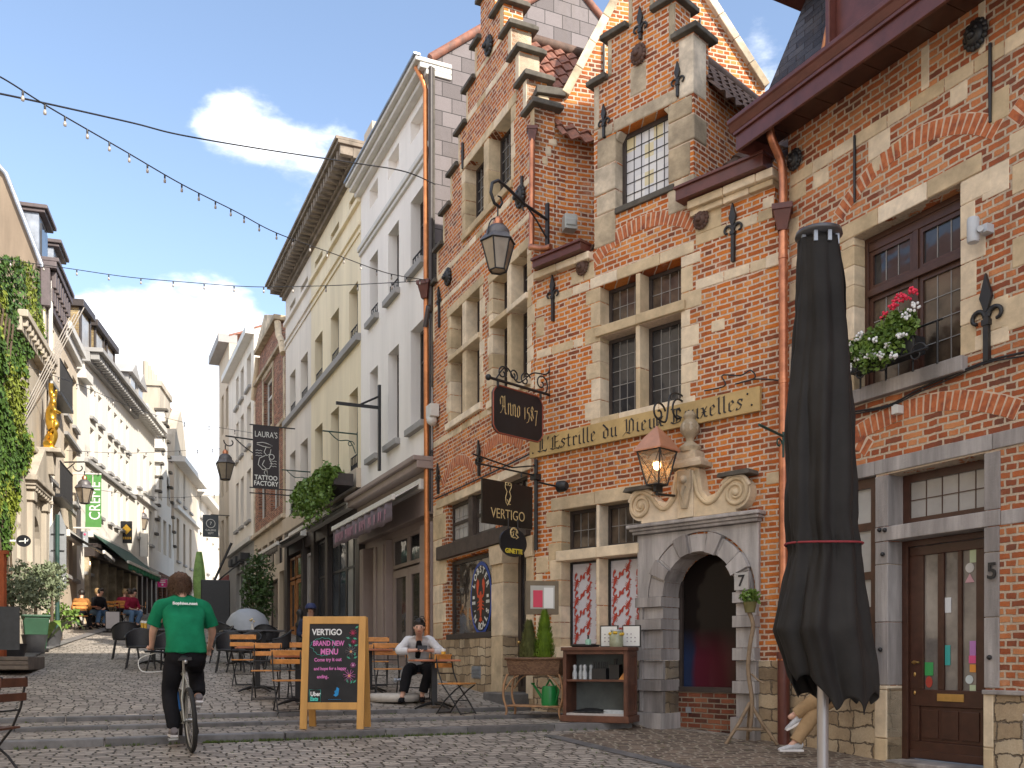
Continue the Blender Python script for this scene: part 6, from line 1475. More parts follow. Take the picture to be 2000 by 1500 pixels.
def chalk(s, x, z, size, m, al='LEFT', bold=0, sx=1, rz=0):
    o = textmesh(s, size, m, t, (0, 0, 0), 'chalk_text', depth=.0008, align=al, bold=bold); o.matrix_local = TM @ Matrix.Translation((x, -.0095, z)) @ Matrix.Rotation(R_(90), 4, 'X') @ Matrix.Rotation(rz, 4, 'Z') @ Matrix.Diagonal((sx, 1, 1, 1)); return o
chalk('VERTIGO', -.275, 1.20, .105, cw_, bold=.003, sx=.86)
chalk('BRAND NEW', -.262, 1.06, .088, cp_, bold=.0025, sx=.74); chalk('MENU', -.165, .955, .1, cp_, bold=.003, sx=.8)
chalk('Come try it out', -.24, .855, .062, cp_, bold=.0015, sx=.85, rz=.02); chalk('and hope for a happy', -.24, .745, .055, cp_, bold=.0015, sx=.85, rz=.015); chalk('ending..', -.2, .645, .06, cp_, bold=.0015, sx=.8, rz=.03)
chalk('Uber', -.275, .432, .072, cw_, bold=.003, sx=.85); chalk('Eats', -.275, .372, .07, cc_, bold=.003, sx=.85)
b = tilt(MB())
L_ = [(-.288, -.0095, .338), (-.148, -.0095, .338), (-.148, -.0095, .485), (-.288, -.0095, .485)]; b.tube(L_, .003, 4, closed=True)
zig = []
for i in range(26):
    a = i/26*6.283; k = 1+.10*(i % 2); zig.append((-.13+.155*k*math.cos(a)*(1 if math.sin(a) > 0 else .8), -.0095, 1.02+.105*k*math.sin(a)))
b.tube(zig, .002, 4, closed=True); b.build('chalk_outline', cc_, t)
b = tilt(MB())
for (pp_) in ([(-.03, .40), (-.01, .42), (.02, .40), (.05, .42), (.06, .50), (.03, .52), (.02, .48), (.0, .47), (.01, .44)],): b.prism([(x+.02, z) for x, z in pp_], -.0098, -.009)
b.tube([(-.05+.012*i, -.0095, .365+.004*(i % 2)) for i in range(14)], .002, 4)
b.build('chalk_drawing', cb_, t)
def flower(x, z, r_, m, m2):
    b = tilt(MB())
    for k in range(6):
        a = k*1.047; b.tube([(x+r_*.2*math.cos(a), -.0095, z+r_*.2*math.sin(a)), (x+r_*math.cos(a-.25), -.0095, z+r_*math.sin(a-.25)), (x+r_*1.05*math.cos(a+.25), -.0095, z+r_*1.05*math.sin(a+.25)), (x+r_*.2*math.cos(a), -.0095, z+r_*.2*math.sin(a))], .003, 4)
    b.build('chalk_flower', m, t); b = tilt(MB()); b.prism([(x+r_*.25*math.cos(a), z+r_*.25*math.sin(a)) for a in [k*.785 for k in range(8)]], -.0096, -.0088); b.build('chalk_flower_heart', m2, t)
flower(.235, 1.19, .045, cr_, cr_); flower(.245, 1.08, .03, cr_, cp_); flower(.215, .96, .07, mat('grey_chalk', (.22, .2, .22), .9, .2, 20, bmp=0), co_); flower(.245, .79, .035, cp_, cw_); flower(.2, .66, .075, cp_, co_)
b = tilt(MB())
for (x, z, a) in ((.26, 1.25, .6), (.235, 1.13, -.3), (.2, 1.12, 2.8), (.25, 1.03, .3), (.22, 1.02, 2.4), (.25, .875, .5), (.21, .87, 2.6), (.22, .56, 1.2), (.19, .57, 2.0), (.25, .57, .8), (.26, .9, 1.4)):
    ca, sa = math.cos(a), math.sin(a); q = [(0, 0), (.025, .012), (.055, 0), (.025, -.012)]; b.prism([(x+p*ca-w*sa, z+p*sa+w*ca) for p, w in q], -.0095, -.0085)
b.build('chalk_leaves', cg_, t)
# ---- parasol foot (round concrete base)
p = gpx(757, 15.2); p = gpx(772, 15.0); t = thing('parasol_base', 'round concrete parasol foot with steel tube behind the chalkboard', 'parasol base', p)
b = MB(); b.lathe([(.40, 0), (.44, .04), (.43, .09), (.38, .12), (.05, .125)], seg=28); b.build('foot', mat('concrete', (.50, .46, .41), .9, .2, 8), t); b = MB(); b.tube([(.12, 0, .12), (.12, 0, .5)], .035, 10); b.tube([(.0, 0, .33), (.12, 0, .35)], .02, 6); b.ball((0, 0, .33), .035, 8, 6); b.build('tube', m_zinc, t)
# ---- signs on brackets
def board(px0, px1, py0, py1, d, yaw, name, label, m, th=.03, cut=0, oval=False, rim=None, cat='sign'):
    c, s_ = math.cos(yaw), math.sin(yaw); x = ((px0+px1)/2-CX)/FPX*d
    wd = (px1-px0)*d*d/(FPX*(c*d-x*s_)); ht_ = (py1-py0)*d/FPX; P_ = at((px0+px1)/2, (py0+py1)/2, d)
    t = thing(name, label, cat, P_, yaw); w2, h2 = wd/2, ht_/2; b = MB()
    if oval: pl_ = [(w2*math.cos(k*.2094), h2*math.sin(k*.2094)) for k in range(30)]
    elif cut: pl_ = [(-w2+cut, -h2), (w2-cut, -h2), (w2-cut*.4, -h2+cut*.4), (w2, -h2+cut), (w2, h2-cut), (w2-cut*.4, h2-cut*.4), (w2-cut, h2), (-w2+cut, h2), (-w2+cut*.4, h2-cut*.4), (-w2, h2-cut), (-w2, -h2+cut), (-w2+cut*.4, -h2+cut*.4)]
    else: pl_ = rect(-w2, w2, -h2, h2)
    b.prism(pl_, -th/2, th/2); b.build('panel', m, t)
    if rim: b = MB(); b.tube([(x, -th/2, z) for x, z in pl_], .012, 5, closed=True); b.build('rim', rim, t)
    return t, w2, h2, -th/2-.004
YE = R_(45); YS = R_(24.2); YL = R_(10)
m_sb = mat('sign_board_black', (.014, .014, .018), .4, .3, 4, bmp=.05); m_gl = mat('gold_lettering', (.72, .56, .28), .4, .1, 10, metal=.3, bmp=0)
# broad-nib blackletter strokes: each glyph = polylines in a unit em
GL = {
 'L': (.62, [[(.12, 1.0), (.2, .86), (.2, .12)], [(.06, .12), (.2, .02), (.42, .1), (.58, .0), (.6, .16)], [(.34, .95), (.34, .2)], [(.12, 1.0), (.36, .92)]]),
 'E': (.66, [[(.2, .9), (.2, .12)], [(.06, .12), (.22, .02), (.42, .08), (.6, .0)], [(.1, .8), (.28, 1.0), (.42, .9), (.58, 1.0)], [(.34, .9), (.34, .12)], [(.34, .5), (.54, .55)], [(.58, .02), (.62, .2)]]),
 "'": (.2, [[(.1, 1.05), (.08, .85)]]),
 's': (.36, [[(.3, .62), (.16, .66), (.1, .5), (.28, .26), (.2, .06), (.06, .02)], [(.3, .62), (.3, .52)], [(.06, .02), (.06, .14)]]),
 't': (.34, [[(.16, .9), (.16, .1), (.24, .0), (.32, .08)], [(.04, .62), (.3, .64)]]),
 'r': (.36, [[(.06, .58), (.14, .66), (.14, .08), (.2, 0)], [(.14, .5), (.26, .68), (.34, .56)]]),
 'i': (.26, [[(.05, .58), (.13, .66), (.13, .08), (.22, 0)], [(.12, .84), (.16, .88)]]),
 'l': (.24, [[(.12, 1.05), (.12, .08), (.2, .0)], [(.04, 1.0), (.14, 1.08)]]),
 'e': (.4, [[(.12, .56), (.12, .1), (.22, 0), (.34, .1)], [(.12, .56), (.24, .68), (.32, .52), (.14, .32)]]),
 'd': (.44, [[(.12, .52), (.12, .1), (.24, 0), (.36, .12), (.36, .58), (.08, 1.0)], [(.12, .52), (.26, .64), (.36, .54)]]),
 'u': (.46, [[(.06, .58), (.13, .66), (.13, .1), (.22, 0), (.34, .12)], [(.28, .6), (.35, .66), (.35, .08), (.43, 0)]]),
 'V': (.66, [[(.06, .92), (.18, 1.0), (.2, .2), (.06, .0)], [(.2, .1), (.4, -.02), (.56, .12), (.56, .8), (.44, 1.0), (.36, .9), (.34, .1)], [(.06, .0), (-.02, -.1)]]),
 'B': (.66, [[(.2, .92), (.2, .1)], [(.06, .12), (.2, 0), (.5, .06), (.58, .3), (.34, .52), (.54, .7), (.46, .96), (.2, .92), (.06, 1.0)], [(.34, .9), (.34, .1)]]),
 'x': (.4, [[(.06, .6), (.16, .62), (.26, .06), (.38, .04)], [(.34, .66), (.06, 0)], [(.1, .34), (.32, .34)]]),
 'A': (.7, [[(.06, .5), (.02, .75), (.14, .95), (.3, .9), (.28, .3), (.12, .05), (.02, .02)], [(.3, .9), (.46, 1.0), (.5, .1), (.62, 0)], [(.2, .42), (.5, .42)]]),
 'n': (.46, [[(.06, .58), (.13, .66), (.13, .02)], [(.13, .52), (.28, .68), (.35, .56), (.35, .08), (.43, 0)]]),
 'o': (.42, [[(.12, .54), (.12, .1), (.22, 0), (.34, .1), (.34, .54), (.24, .66), (.12, .54)]]),
 '1': (.28, [[(.05, .58), (.14, .66), (.14, .0)]]),
 '5': (.4, [[(.34, .72), (.14, .66), (.12, .42), (.28, .38), (.34, .2), (.24, -.1), (.06, -.18)]]),
 '8': (.42, [[(.22, .46), (.1, .6), (.2, .82), (.33, .68), (.22, .46), (.08, .22), (.2, 0), (.35, .16), (.22, .46)]]),
 '7': (.4, [[(.06, .6), (.34, .64), (.22, .2), (.18, -.22)]]),
 '.': (.16, [[(.06, .04), (.1, .08)]]), ' ': (.32, []),
}
def blackletter(s, h, m, parent, x0, z0, y, name='lettering', nib=.085, fit=None):
    wt = sum(GL[c][0] for c in s); k = h if not fit else fit/wt; b = MB(); x = x0; kz = h
    nx, nz_ = nib*math.cos(.75), nib*math.sin(.75)
    for ci, c in enumerate(s):
        for pl_ in GL[c][1]:
            for (a, e) in zip(pl_, pl_[1:]):
                q = [(a[0]-nx/2, a[1]-nz_/2), (a[0]+nx/2, a[1]+nz_/2), (e[0]+nx/2, e[1]+nz_/2), (e[0]-nx/2, e[1]-nz_/2)]
                ar = sum(q[i][0]*q[(i+1) % 4][1]-q[(i+1) % 4][0]*q[i][1] for i in range(4))
                if abs(ar) < 1e-5: q = [(a[0]-nx/2, a[1]-nz_/2-.02), (e[0]+nx/2, e[1]+nz_/2-.02), (e[0]+nx/2, e[1]+nz_/2+.02), (a[0]-nx/2, a[1]-nz_/2+.02)]
                elif ar < 0: q = q[::-1]
                b.prism([(x+k*p[0], z0+kz*p[1]) for p in q], y-.003-.0001*(ci % 7), y, back=False)
        x += k*GL[c][0]
    return b.build(name, m, parent)
# Anno 1587
t, w2, h2, yy = board(963, 1059, 764, 855, 14.05, YE, 'hanging_sign', 'black hanging sign reading Anno 1587 in gold blackletter', m_sb, .04, cut=.11, rim=mat('red_rim_paint', (.30, .07, .04), .5, .1))
blackletter('Anno 1587', .26, m_gl, t, -w2+.13, -.05, yy, fit=w2*2-.24)
def to_local(t, p): return t.matrix_basis.inverted() @ Vector(p)
def bracket_scroll(px_w, py_bar, d_w, L_, label, up=True):
    """wrought bracket projecting from a wall of yaw YE; its local +x points back to the wall"""
    P_ = at(px_w, py_bar, d_w); t = thing('wall_bracket', label, 'bracket', P_, YE); return t
wb = bracket_scroll(1075, 772, 14.5, 1.3, 'scrolled black iron bracket carrying the Anno 1587 sign')
b = MB(); b.tube([(0, 0, 0), (-1.28, 0, .0)], .022, 8); b.ball((-1.31, 0, 0), .045, 8, 6); b.tube([(0, 0, -.12), (0, 0, .45)], .025, 8)
b.box(-.02, .25, -.02, .02, .42, .47); b.box(-.02, .25, -.02, .02, -.14, -.09)
for i, (cx_, rr) in enumerate(((-1.02, .11), (-.8, .09), (-.55, .12), (-.2, .15))):
    sp_ = spiral((cx_, .12 if i % 2 == 0 else .14), .02, rr, 7.5, -1.0 if i % 2 else .4, 26); b.tube(sp_, .012, 5)
b.tube(bez([(-1.15, 0, .02), (-.95, 0, .22), (-.7, 0, .05), (-.4, 0, .25), (-.1, 0, .3), (0, 0, .42)], 6), .012, 5)
for x in (-1.12, -.22): b.tube([(x, 0, 0), (x, 0, -.1)], .02, 6)
b.build('ironwork', m_black, wb)
# Vertigo + Ginette
t, w2, h2, yy = board(942, 1040, 943, 1028, 14.0, YE, 'hanging_sign', 'black rectangular sign with gold owl reading VERTIGO', mat('vertigo_brown_black', (.016, .012, .010), .4, .3, 4, bmp=.05), .03)
textmesh('VERTIGO', .21, m_gl, t, (0, yy, -h2*.5), 'lettering', depth=.002, sx=.82, bold=-.001)
b = MB(); K = lambda pts, r_=.006: b.tube([(x*.8, yy, z*.72+.10) for x, z in pts], r_, 5)
K([(.035*math.cos(a)-.035, .28+.03*math.sin(a)) for a in [i*.7 for i in range(10)]]); K([(.035*math.cos(a)+.035, .28+.03*math.sin(a)) for a in [i*.7 for i in range(10)]])
K([(-.075, .3), (-.08, .2), (-.03, .12), (-.07, .0), (-.06, -.1), (-.02, -.16), (.05, -.06), (.07, .04), (.03, .13), (.08, .22), (.075, .3)]); K([(-.03, -.04), (.03, -.14), (.06, -.13)]); K([(.05, .0), (-.02, -.16)])
b.build('gold_owl', m_gl, t)
t, w2, h2, yy = board(976, 1028, 1032, 1088, 14.0, YE, 'hanging_sign', 'small round black sign reading GINETTE below the VERTIGO sign', m_sb, .03, oval=True)
b = MB(); K([(.10*math.cos(a)*(1-.12*a/3), .06+.1*math.sin(a)) for a in [i*.4 for i in range(14)]], .01); K([(-.09, .1), (-.02, .15), (.07, .12), (.05, .03), (.12, -.02), (.05, -.06)], .01); K([(-.06, .06), (.0, .1), (-.02, .0), (-.07, -.03)], .009); b.build('gold_profile', m_gl, t)
textmesh('GINETTE', .095, mat('yellow_paint', (.75, .6, .06), .5, .05, bmp=0), t, (0, yy, -.13), 'lettering', depth=.002, sx=.95, bold=.003)
b = MB(); [b.tube([(x, 0, h2-.02), (x, 0, h2+.14)], .012, 5) for x in (-.1, .1)]; b.build('hanger', m_black, t)
P_ = at(1045, 935, 14.6); wb = thing('wall_bracket', 'thin black iron bracket holding the VERTIGO sign', 'bracket', P_, YE)
b = MB(); b.tube([(.02, 0, -1.1), (.02, 0, .3)], .03, 8); b.tube([(.1, 0, .05), (-1.25, 0, .06)], .014, 6); b.tube([(.0, 0, .2), (-.5, 0, .1), (-1.3, 0, .18)], .012, 6); b.box(-.05, .45, -.06, .06, -.02, .07)
for x in (-.95, -.3): b.tube([(x, 0, .06), (x, 0, -.02)], .012, 5)
b.build('ironwork', m_black, wb)
P_ = at(1097, 950, 14.0); t = thing('spotlight', 'small black spotlight on the brick wall right of the VERTIGO sign', 'spotlight', P_, YE); b = MB(); b.lathe([(.05, -.1), (.08, -.06), (.09, .05), (.06, .07)], axis='y', seg=12); b.tube([(0, .05, 0), (-.4, .1, .02)], .015, 6); b.build('lamp_head', m_black, t)
# L'Estrille board on the facade
x0, z0 = fE.P(1040, 893); x1, z1 = fE.P(1489, 776); zc = 3.29
t = thing('name_board', "long ochre board lettered L'Estrille du Vieux Bruxelles", 'sign', fE.W(0, 0, 0), math.atan2(fE.X.y, fE.X.x))
b = MB(); b.box(-.05, 3.95, -.075, -.02, 3.13, 3.44); b.build('board', mat('ochre_board', (.52, .36, .15), .6, .25, 3, bmp=.2, stain=.3), t, .006)
blackletter("L'Estrille du Vieux Bruxelles", .205, m_sk, t, .12, 3.19, -.079, fit=3.60, nib=.09)
b = MB(); b.ball((3.78, -.08, 3.37), .014, 6, 5); b.ball((3.84, -.08, 3.22), .014, 6, 5); b.ball((.03, -.08, 3.2), .012, 6, 5); b.build('bolt', m_black, t)
# ---- wall lanterns
m_lg = glassmat('lantern_glass', (.22, .18, .14), .15, tint=(.34, .28, .2), spec=.8)
m_lw = bpy.data.materials.new('lit_lantern_glass'); m_lw.use_nodes = True; e_ = m_lw.node_tree.nodes['Principled BSDF']; e_.inputs['Base Color'].default_value = (.45, .33, .2, 1); e_.inputs['Alpha'].default_value = .45; e_.inputs['Roughness'].default_value = .2
def lantern(t, s, n, roofm, body, gl, z_top, dome=True):
    """hexagonal/square tapered lantern hanging from (0,0,z_top)"""
    k = n; a0 = math.pi/n
    b = MB(); r1, r2, zb, zt_ = .115*s, .22*s, z_top-.62*s, z_top-.25*s
    if dome: b.lathe([(.245*s, zt_), (.2*s, zt_+.06*s), (.17*s, zt_+.09*s)], seg=n, a0=a0, a1=a0+2*math.pi, smooth=False); b.lathe([(.16*s, zt_+.08*s), (.15*s, zt_+.15*s), (.1*s, zt_+.21*s), (.06*s, zt_+.23*s)], seg=16)
    else: b.lathe([(.26*s, zt_), (.26*s, zt_+.015*s), (.14*s, zt_+.16*s), (.02*s, zt_+.27*s), (.0, zt_+.3*s)], seg=n, a0=a0, a1=a0+2*math.pi, smooth=False)
    b.build('roof', roofm, t)
    if dome: b = MB(); b.lathe([(.06*s, zt_+.22*s), (.065*s, zt_+.28*s), (.03*s, zt_+.33*s)], seg=12); b.build('chimney_cap', m_copper, t)
    b = MB()
    for i in range(n):
        a = a0+2*math.pi*i/n; c1 = (r1*math.cos(a), r1*math.sin(a), zb); c2 = (r2*math.cos(a), r2*math.sin(a), zt_); b.tube([c1, c2], .010*s, 5)
        a_ = a0+2*math.pi*(i+1)/n; b.tube([c1, (r1*math.cos(a_), r1*math.sin(a_), zb)], .011*s, 5); b.tube([c2, (r2*math.cos(a_), r2*math.sin(a_), zt_)], .011*s, 5)
        if not dome:
            b.tube([c1, (r2*math.cos(a_), r2*math.sin(a_), zt_)], .004*s, 4); b.tube([c2, (r1*math.cos(a_), r1*math.sin(a_), zb)], .004*s, 4)
    b.build('frame', body, t)
    b = MB(); b.lathe([(r1*.97, zb+.01), (r2*.97, zt_-.005)], seg=n, a0=a0, a1=a0+2*math.pi, smooth=False); b.build('glass', gl, t)
    b = MB(); b.lathe([(.04*s, zt_-.12*s), (.1*s, zt_-.08*s), (.05*s, zt_-.02*s)], seg=12); b.build('reflector', m_trim, t)
P_ = at(1069, 442, 14.55); L_ = 1.02
t = thing('street_lantern', 'big hexagonal black lantern hanging from a curled iron arm, upper middle', 'lantern', P_, YE)
b = MB(); b.box(-.02, .02, -.03, .03, -.35, .35); b.tube([(0, 0, .1), (-.5, 0, .17), (-.9, 0, .3), (-1.05, 0, .33), (-1.17, 0, .25), (-1.2, 0, .1), (-1.13, 0, -.03), (-1.02, 0, -.05), (-.97, 0, .03), (-1.0, 0, .1), (-1.06, 0, .1)], [.024]*8+[.018, .014, .01], 7)
b.tube([(0, 0, -.2), (-.25, 0, .02), (-.45, 0, .16), (-.55, 0, .12), (-.52, 0, .06)], .014, 6); b.tube([(-1.06, 0, -.05), (-1.06, 0, -.24)], .012, 6)
b.tube([(-1.06+.2*math.sin(a), 0, -.5+.27*math.cos(a)) for a in [-1.7+.34*i for i in range(11)]], .010, 5)
b.build('arm', m_black, t)
m0 = len(C.objects); lt = thing('tmp', 'x', 'x'); bpy.data.objects.remove(lt)
class Off:  # shift children
    pass
kids = set(t.children); lantern(t, 1.12, 6, mat('weathered_lamp_metal', (.13, .12, .12), .5, .3, 8, metal=.4), m_black, m_lg, -.30)
for c in set(t.children)-kids: c.location = (-1.06, 0, 0)
P_ = at(1283, 838, 12.35)
t = thing('wall_lantern', 'lit copper roofed square lantern beside the portal on scroll bracket', 'lantern', P_, YE)
lantern(t, 1.18, 4, mat('rosy_copper', (.60, .30, .19), .5, .15, 5, metal=.5, bmp=.05), m_black, m_lw, 0, dome=False)
b = MB(); b.ball((0, 0, -.47), .055, 10, 8, (1, 1, 1.2)); b.build('bulb', m_bulb, t)
b = MB(); b.tube([(0, 0, .0), (0, 0, .16)], .012, 6)
for cx_, s_ in ((-.02, 1), (.42, -1)): b.tube(spiral((cx_+.06, .22+(.1 if s_ < 0 else 0)), .02, .15 if s_ > 0 else .19, 8.5, .3, 34), .014, 5)
b.tube(bez([(0, 0, .14), (.2, 0, .14), (.3, 0, .5), (.55, 0, .55), (.7, 0, .45), (.75, 0, .7)], 6), .014, 5); b.box(-.05, .1, -.02, .02, -.82, -.7)
b.tube([(0, 0, -.72), (0, 0, -.86)], .02, 6); b.tube([(0, 0, -.85), (.7, 0, -.80)], .018, 6); b.build('bracket', m_black, t)
ll = bpy.data.lights.new('lantern_light', 'POINT'); ll.energy = 6; ll.color = (1, .6, .3); ll.shadow_soft_size = .05; lo = bpy.data.objects.new('lantern_light', ll); C.objects.link(lo); lo.location = P_+Vector((0, 0, -.4)); 
t = thing('wall_bracket', 'dark green iron bracket on the brick wall left of the closed parasol', 'bracket', at(1530, 852, 11.2), YE); b = MB(); b.tube([(0, 0, 0), (-.55, 0, .04)], .016, 6); b.tube(spiral((-.1, -.1), .02, .07, 6, 0, 18), .01, 5); b.tube([(0, 0, .05), (0, 0, -.25)], .016, 6); b.build('ironwork', mat('dark_green_iron', (.02, .06, .05), .5, .2), t)
# cable loops above the board end
t = thing('cable', 'loose black cable looping above the right end of the ochre name board', 'cable', fE.W(0, 0, 0), math.atan2(fE.X.y, fE.X.x)); b = MB()
q = [fE.P(*p) for p in ((1380, 765), (1420, 755), (1415, 735), (1450, 735), (1470, 725), (1478, 740), (1440, 752), (1480, 742), (1530, 745))]; b.tube(bez([(x, -.05, z) for x, z in q], 6), .010, 5); b.build('cable_run', m_black, t)
# menu display case
t, w2, h2, yy = board(1027, 1090, 1135, 1200, 13.9, R_(8), 'menu_case', 'brown framed menu display case on the wall above the conifers', mat('khaki_frame_paint', (.17, .13, .08), .6, .2, 6), .1)
b = MB(); b.box(-w2+.06, w2-.06, yy-.0, yy+.003, -h2+.08, h2-.07); b.build('back_paper', mat('pale_card', (.45, .44, .4), .6, .1), t)
b = MB(); b.box(-w2+.1, -.0, yy-.004, yy-.001, -h2+.1, h2-.14); b.build('red_menu', mat('crimson_paper', (.62, .05, .10), .6, .1), t); b = MB(); b.box(.02, w2-.08, yy-.004, yy-.001, -h2+.09, h2-.1); b.build('white_menu', m_sw, t)
textmesh('MENU', .045, m_sw, t, (-.085, yy-.006, h2-.17), 'lettering', depth=.001) if False else None
# ---- tattoo banner, other right-hand signs
t, w2, h2, yy = board(494, 545, 833, 953, 29.5, YS, 'banner_sign', 'tall dark banner with white mermaid drawing reading TATTOO FACTORY', mat('charcoal_banner', (.035, .028, .032), .7, .1, 3), .03)
textmesh('TATTOO', .2, m_sw, t, (0, yy, -h2*.68), 'lettering', depth=.002, sx=.85, bold=.004); textmesh('FACTORY', .2, m_sw, t, (0, yy, -h2*.87), 'lettering', depth=.002, sx=.83, bold=.004); textmesh("LAURA'S", .26, m_sw, t, (0, yy, h2*.72), 'lettering', depth=.002, sx=.72, bold=-.002)
b = MB(); K = lambda pts, r_=.011: b.tube([(x, yy, z) for x, z in pts], r_, 4)
K([(-.28, .42), (-.1, .45), (.05, .42), (.2, .36), (.1, .3), (-.1, .33), (-.28, .38)]); K([(.0, .3), (-.06, .15), (.02, .05), (.12, .1), (.15, .25)]); K([(.17+.08*math.cos(a), .02+.08*math.sin(a)) for a in [i*.6 for i in range(12)]]); K([(-.02, .05), (-.2, -.05), (-.24, -.25), (-.1, -.4), (.1, -.35), (.18, -.2), (.1, -.05)]); K([(-.05, -.1), (-.12, -.25), (0, -.35), (-.06, -.5), (.06, -.62), (.02, -.4)])
for s_, z in ((-1, .18), (-1, .1), (-1, .02), (1, -.12), (1, -.2), (1, -.28)): K([(s_*(.12+.05*i), z+.02*(i % 2)) for i in range(5)], .008)
b.build('white_drawing', m_sw, t); b = MB(); b.box(-w2-.1, w2+.5, -.02, .02, h2, h2+.03); b.box(-w2-.1, w2+.5, -.02, .02, -h2-.03, -h2); b.box(-w2-.1, w2+.5, -.02, .02, -h2-.2, -h2-.17); b.build('bar', m_black, t)
t, w2, h2, yy = board(396, 427, 1006, 1049, 45, YS, 'hanging_sign', 'grey square sign with a ringed 7 reading GALERIE SEPT far up the street', mat('slate_grey_sign', (.06, .07, .08), .6, .1), .04)
b = MB(); b.tube([(.2*math.cos(i*.31), yy, .12+.2*math.sin(i*.31)) for i in range(20)], .014, 4, closed=True); b.build('ring', m_sw, t); textmesh('7', .2, m_sw, t, (0, yy, .12), 'lettering', depth=.003); textmesh('GALERIE', .13, m_sw, t, (0, yy, -.2), 'lettering', depth=.003); textmesh('SEPT', .13, m_sw, t, (0, yy, -.35), 'lettering', depth=.003)
b = MB(); b.box(0, w2+.5, -.02, .02, h2, h2+.04); b.build('bar', m_black, t)
t, w2, h2, yy = board(353, 368, 1030, 1097, 60, YL, 'banner_sign', 'narrow vertical dark sign on the ornate house at the street end', m_sb, .05); b = MB(); [b.tube([(.14*math.cos(i*.52), yy, z+.14*math.sin(i*.52)) for i in range(12)], .02, 4, closed=True) for z in (-.85, .0, .8)]; b.build('ring', m_trim, t)
t, w2, h2, yy = board(167, 198, 927, 1030, 32.5, YL, 'banner_sign', 'green vertical banner reading CREME at the beige house', mat('banner_green', (.08, .25, .06), .7, .15, 3), .03)
textmesh('CRÈME', .52, m_sw, t, (w2*.25, yy, 0), 'lettering', rot=(R_(90), R_(-90), 0), depth=.002, sx=.82); b = MB(); b.box(-.03, .0, yy-.001, yy+.001, h2*.0, h2*.98); b.box(-w2-.6, w2, -.03, .03, h2, h2+.05); b.box(-w2-.6, w2, -.03, .03, -h2-.05, -h2); b.build('bar', m_trim, t)
t, w2, h2, yy = board(236, 258, 1018, 1061, 40, YL, 'hanging_sign', 'black sign with gold diamond emblem on the dormered house', m_sb, .04); b = MB(); b.prism([(0, -.1), (.2, .12), (0, .34), (-.2, .12)], yy-.004, yy); b.build('gold_diamond', m_gold, t); b = MB(); [b.box(-.2+.07*k, -.16+.07*k, yy-.003, yy, -.3, -.2) for k in range(6)]; b.build('gold_marks', m_gold, t)
t, w2, h2, yy = board(273, 289, 1042, 1087, 43, YL, 'hanging_sign', 'white narrow sign in a black frame right of the gold diamond sign', m_trim, .04, rim=m_black)
t, w2, h2, yy = board(141, 172, 1038, 1068, 33.5, YL, 'hanging_sign', 'pale grey square sign with white lettering and pink dot by the awning', mat('pale_grey_sign', (.36, .38, .41), .6, .1), .04); textmesh('carpet', .16, m_sw, t, (-.03, yy, .0), 'lettering', depth=.002); textmesh('gallery', .16, m_sw, t, (-.03, yy, -.13), 'lettering', depth=.002); b = MB(); b.ball((.16, yy, .17), .045, 8, 6, (1, .2, 1)); b.build('dot', mat('pink_dot', (.7, .1, .2), .5, .1), t)
t, w2, h2, yy = board(32, 60, 1045, 1068, 22.2, YL, 'hanging_sign', 'small oval black sign with white mark on the pale stone house', m_sb, .04, oval=True); b = MB(); b.tube([(-.09, yy, -.02), (.1, yy, .0), (.1, yy, .04)], .018, 5); b.tube([(.04, yy, -.06), (.04, yy, .06)], .015, 5); b.box(-w2-.3, -w2, -.02, .02, -.02, .02); b.build('white_mark', m_sw, t)
t, w2, h2, yy = board(308, 327, 1131, 1147, 46, YL, 'hanging_sign', 'small magenta sign down the street left of the cyclist head', mat('magenta', (.65, .02, .20), .5, .1), .05, rim=m_sw); b = MB(); b.box(-w2*.6, w2*.6, yy-.003, yy, .02, .06); b.box(-w2*.6, w2*.6, yy-.003, yy, .1, .13); b.box(-.04, .04, yy-.003, yy, -.12, -.03); b.build('white_marks', m_sw, t)
# bare T bracket on the white house, brackets on cream house, lamps
t = thing('sign_bracket', 'empty black steel sign frame on the white house', 'bracket', at(741, 838, 21.6), YS); b = MB(); b.box(-.03, .03, -.04, .04, -.95, 1.0); b.box(-1.0, .02, -.02, .02, .45, .52); b.tube([(0, 0, .75), (-.5, 0, .48)], .025, 6); b.build('ironwork', m_black, t)
for px, py, d, l in ((698, 848, 24.4, 'green iron sign bracket high on the cream house above the trailing plants'), (607, 922, 29.5, 'green iron sign bracket on the off-white half of the cream house')):
    t = thing('sign_bracket', l, 'bracket', at(px, py, d), YS); b = MB(); b.tube([(0, 0, 0), (-.9, 0, 0)], .02, 5); b.tube([(0, 0, .05), (0, 0, -.55)], .02, 5); b.tube(bez([(-.75, 0, 0), (-.5, 0, -.2), (-.2, 0, -.2), (-.05, 0, -.5)], 5), .014, 5); b.tube(spiral((-.18, -.28), .02, .1, 6, 0, 18), .012, 5); b.build('ironwork', MT['dark_green_iron'], t)
def street_lamp(px, py, d, yaw, sgn, label, s=1.3, arm=1.6):
    t = thing('street_lantern', label, 'lantern', at(px, py, d), yaw); lantern(t, s, 6, MT['weathered_lamp_metal'], m_black, m_lg, 0)
    b = MB(); b.tube([(0, 0, 0), (0, 0, .25)], .02, 5); b.tube(spiral((-.15*sgn*-1, .38), .05, .2, 7, 3.0, 20), .02, 5); b.tube([(0, 0, .55), (sgn*arm, 0, .5)], .025, 6); b.tube(bez([(sgn*arm, 0, .0), (sgn*arm*.6, 0, .25), (sgn*arm*.3, 0, .5)], 5), .02, 5); b.tube([(sgn*arm, 0, .7), (sgn*arm, 0, -.1)], .03, 6); b.build('arm', m_black, t)
street_lamp(165, 935, 31, YL, -1, 'old street lantern on a wall arm in front of the green banner', 1.3, 1.0)
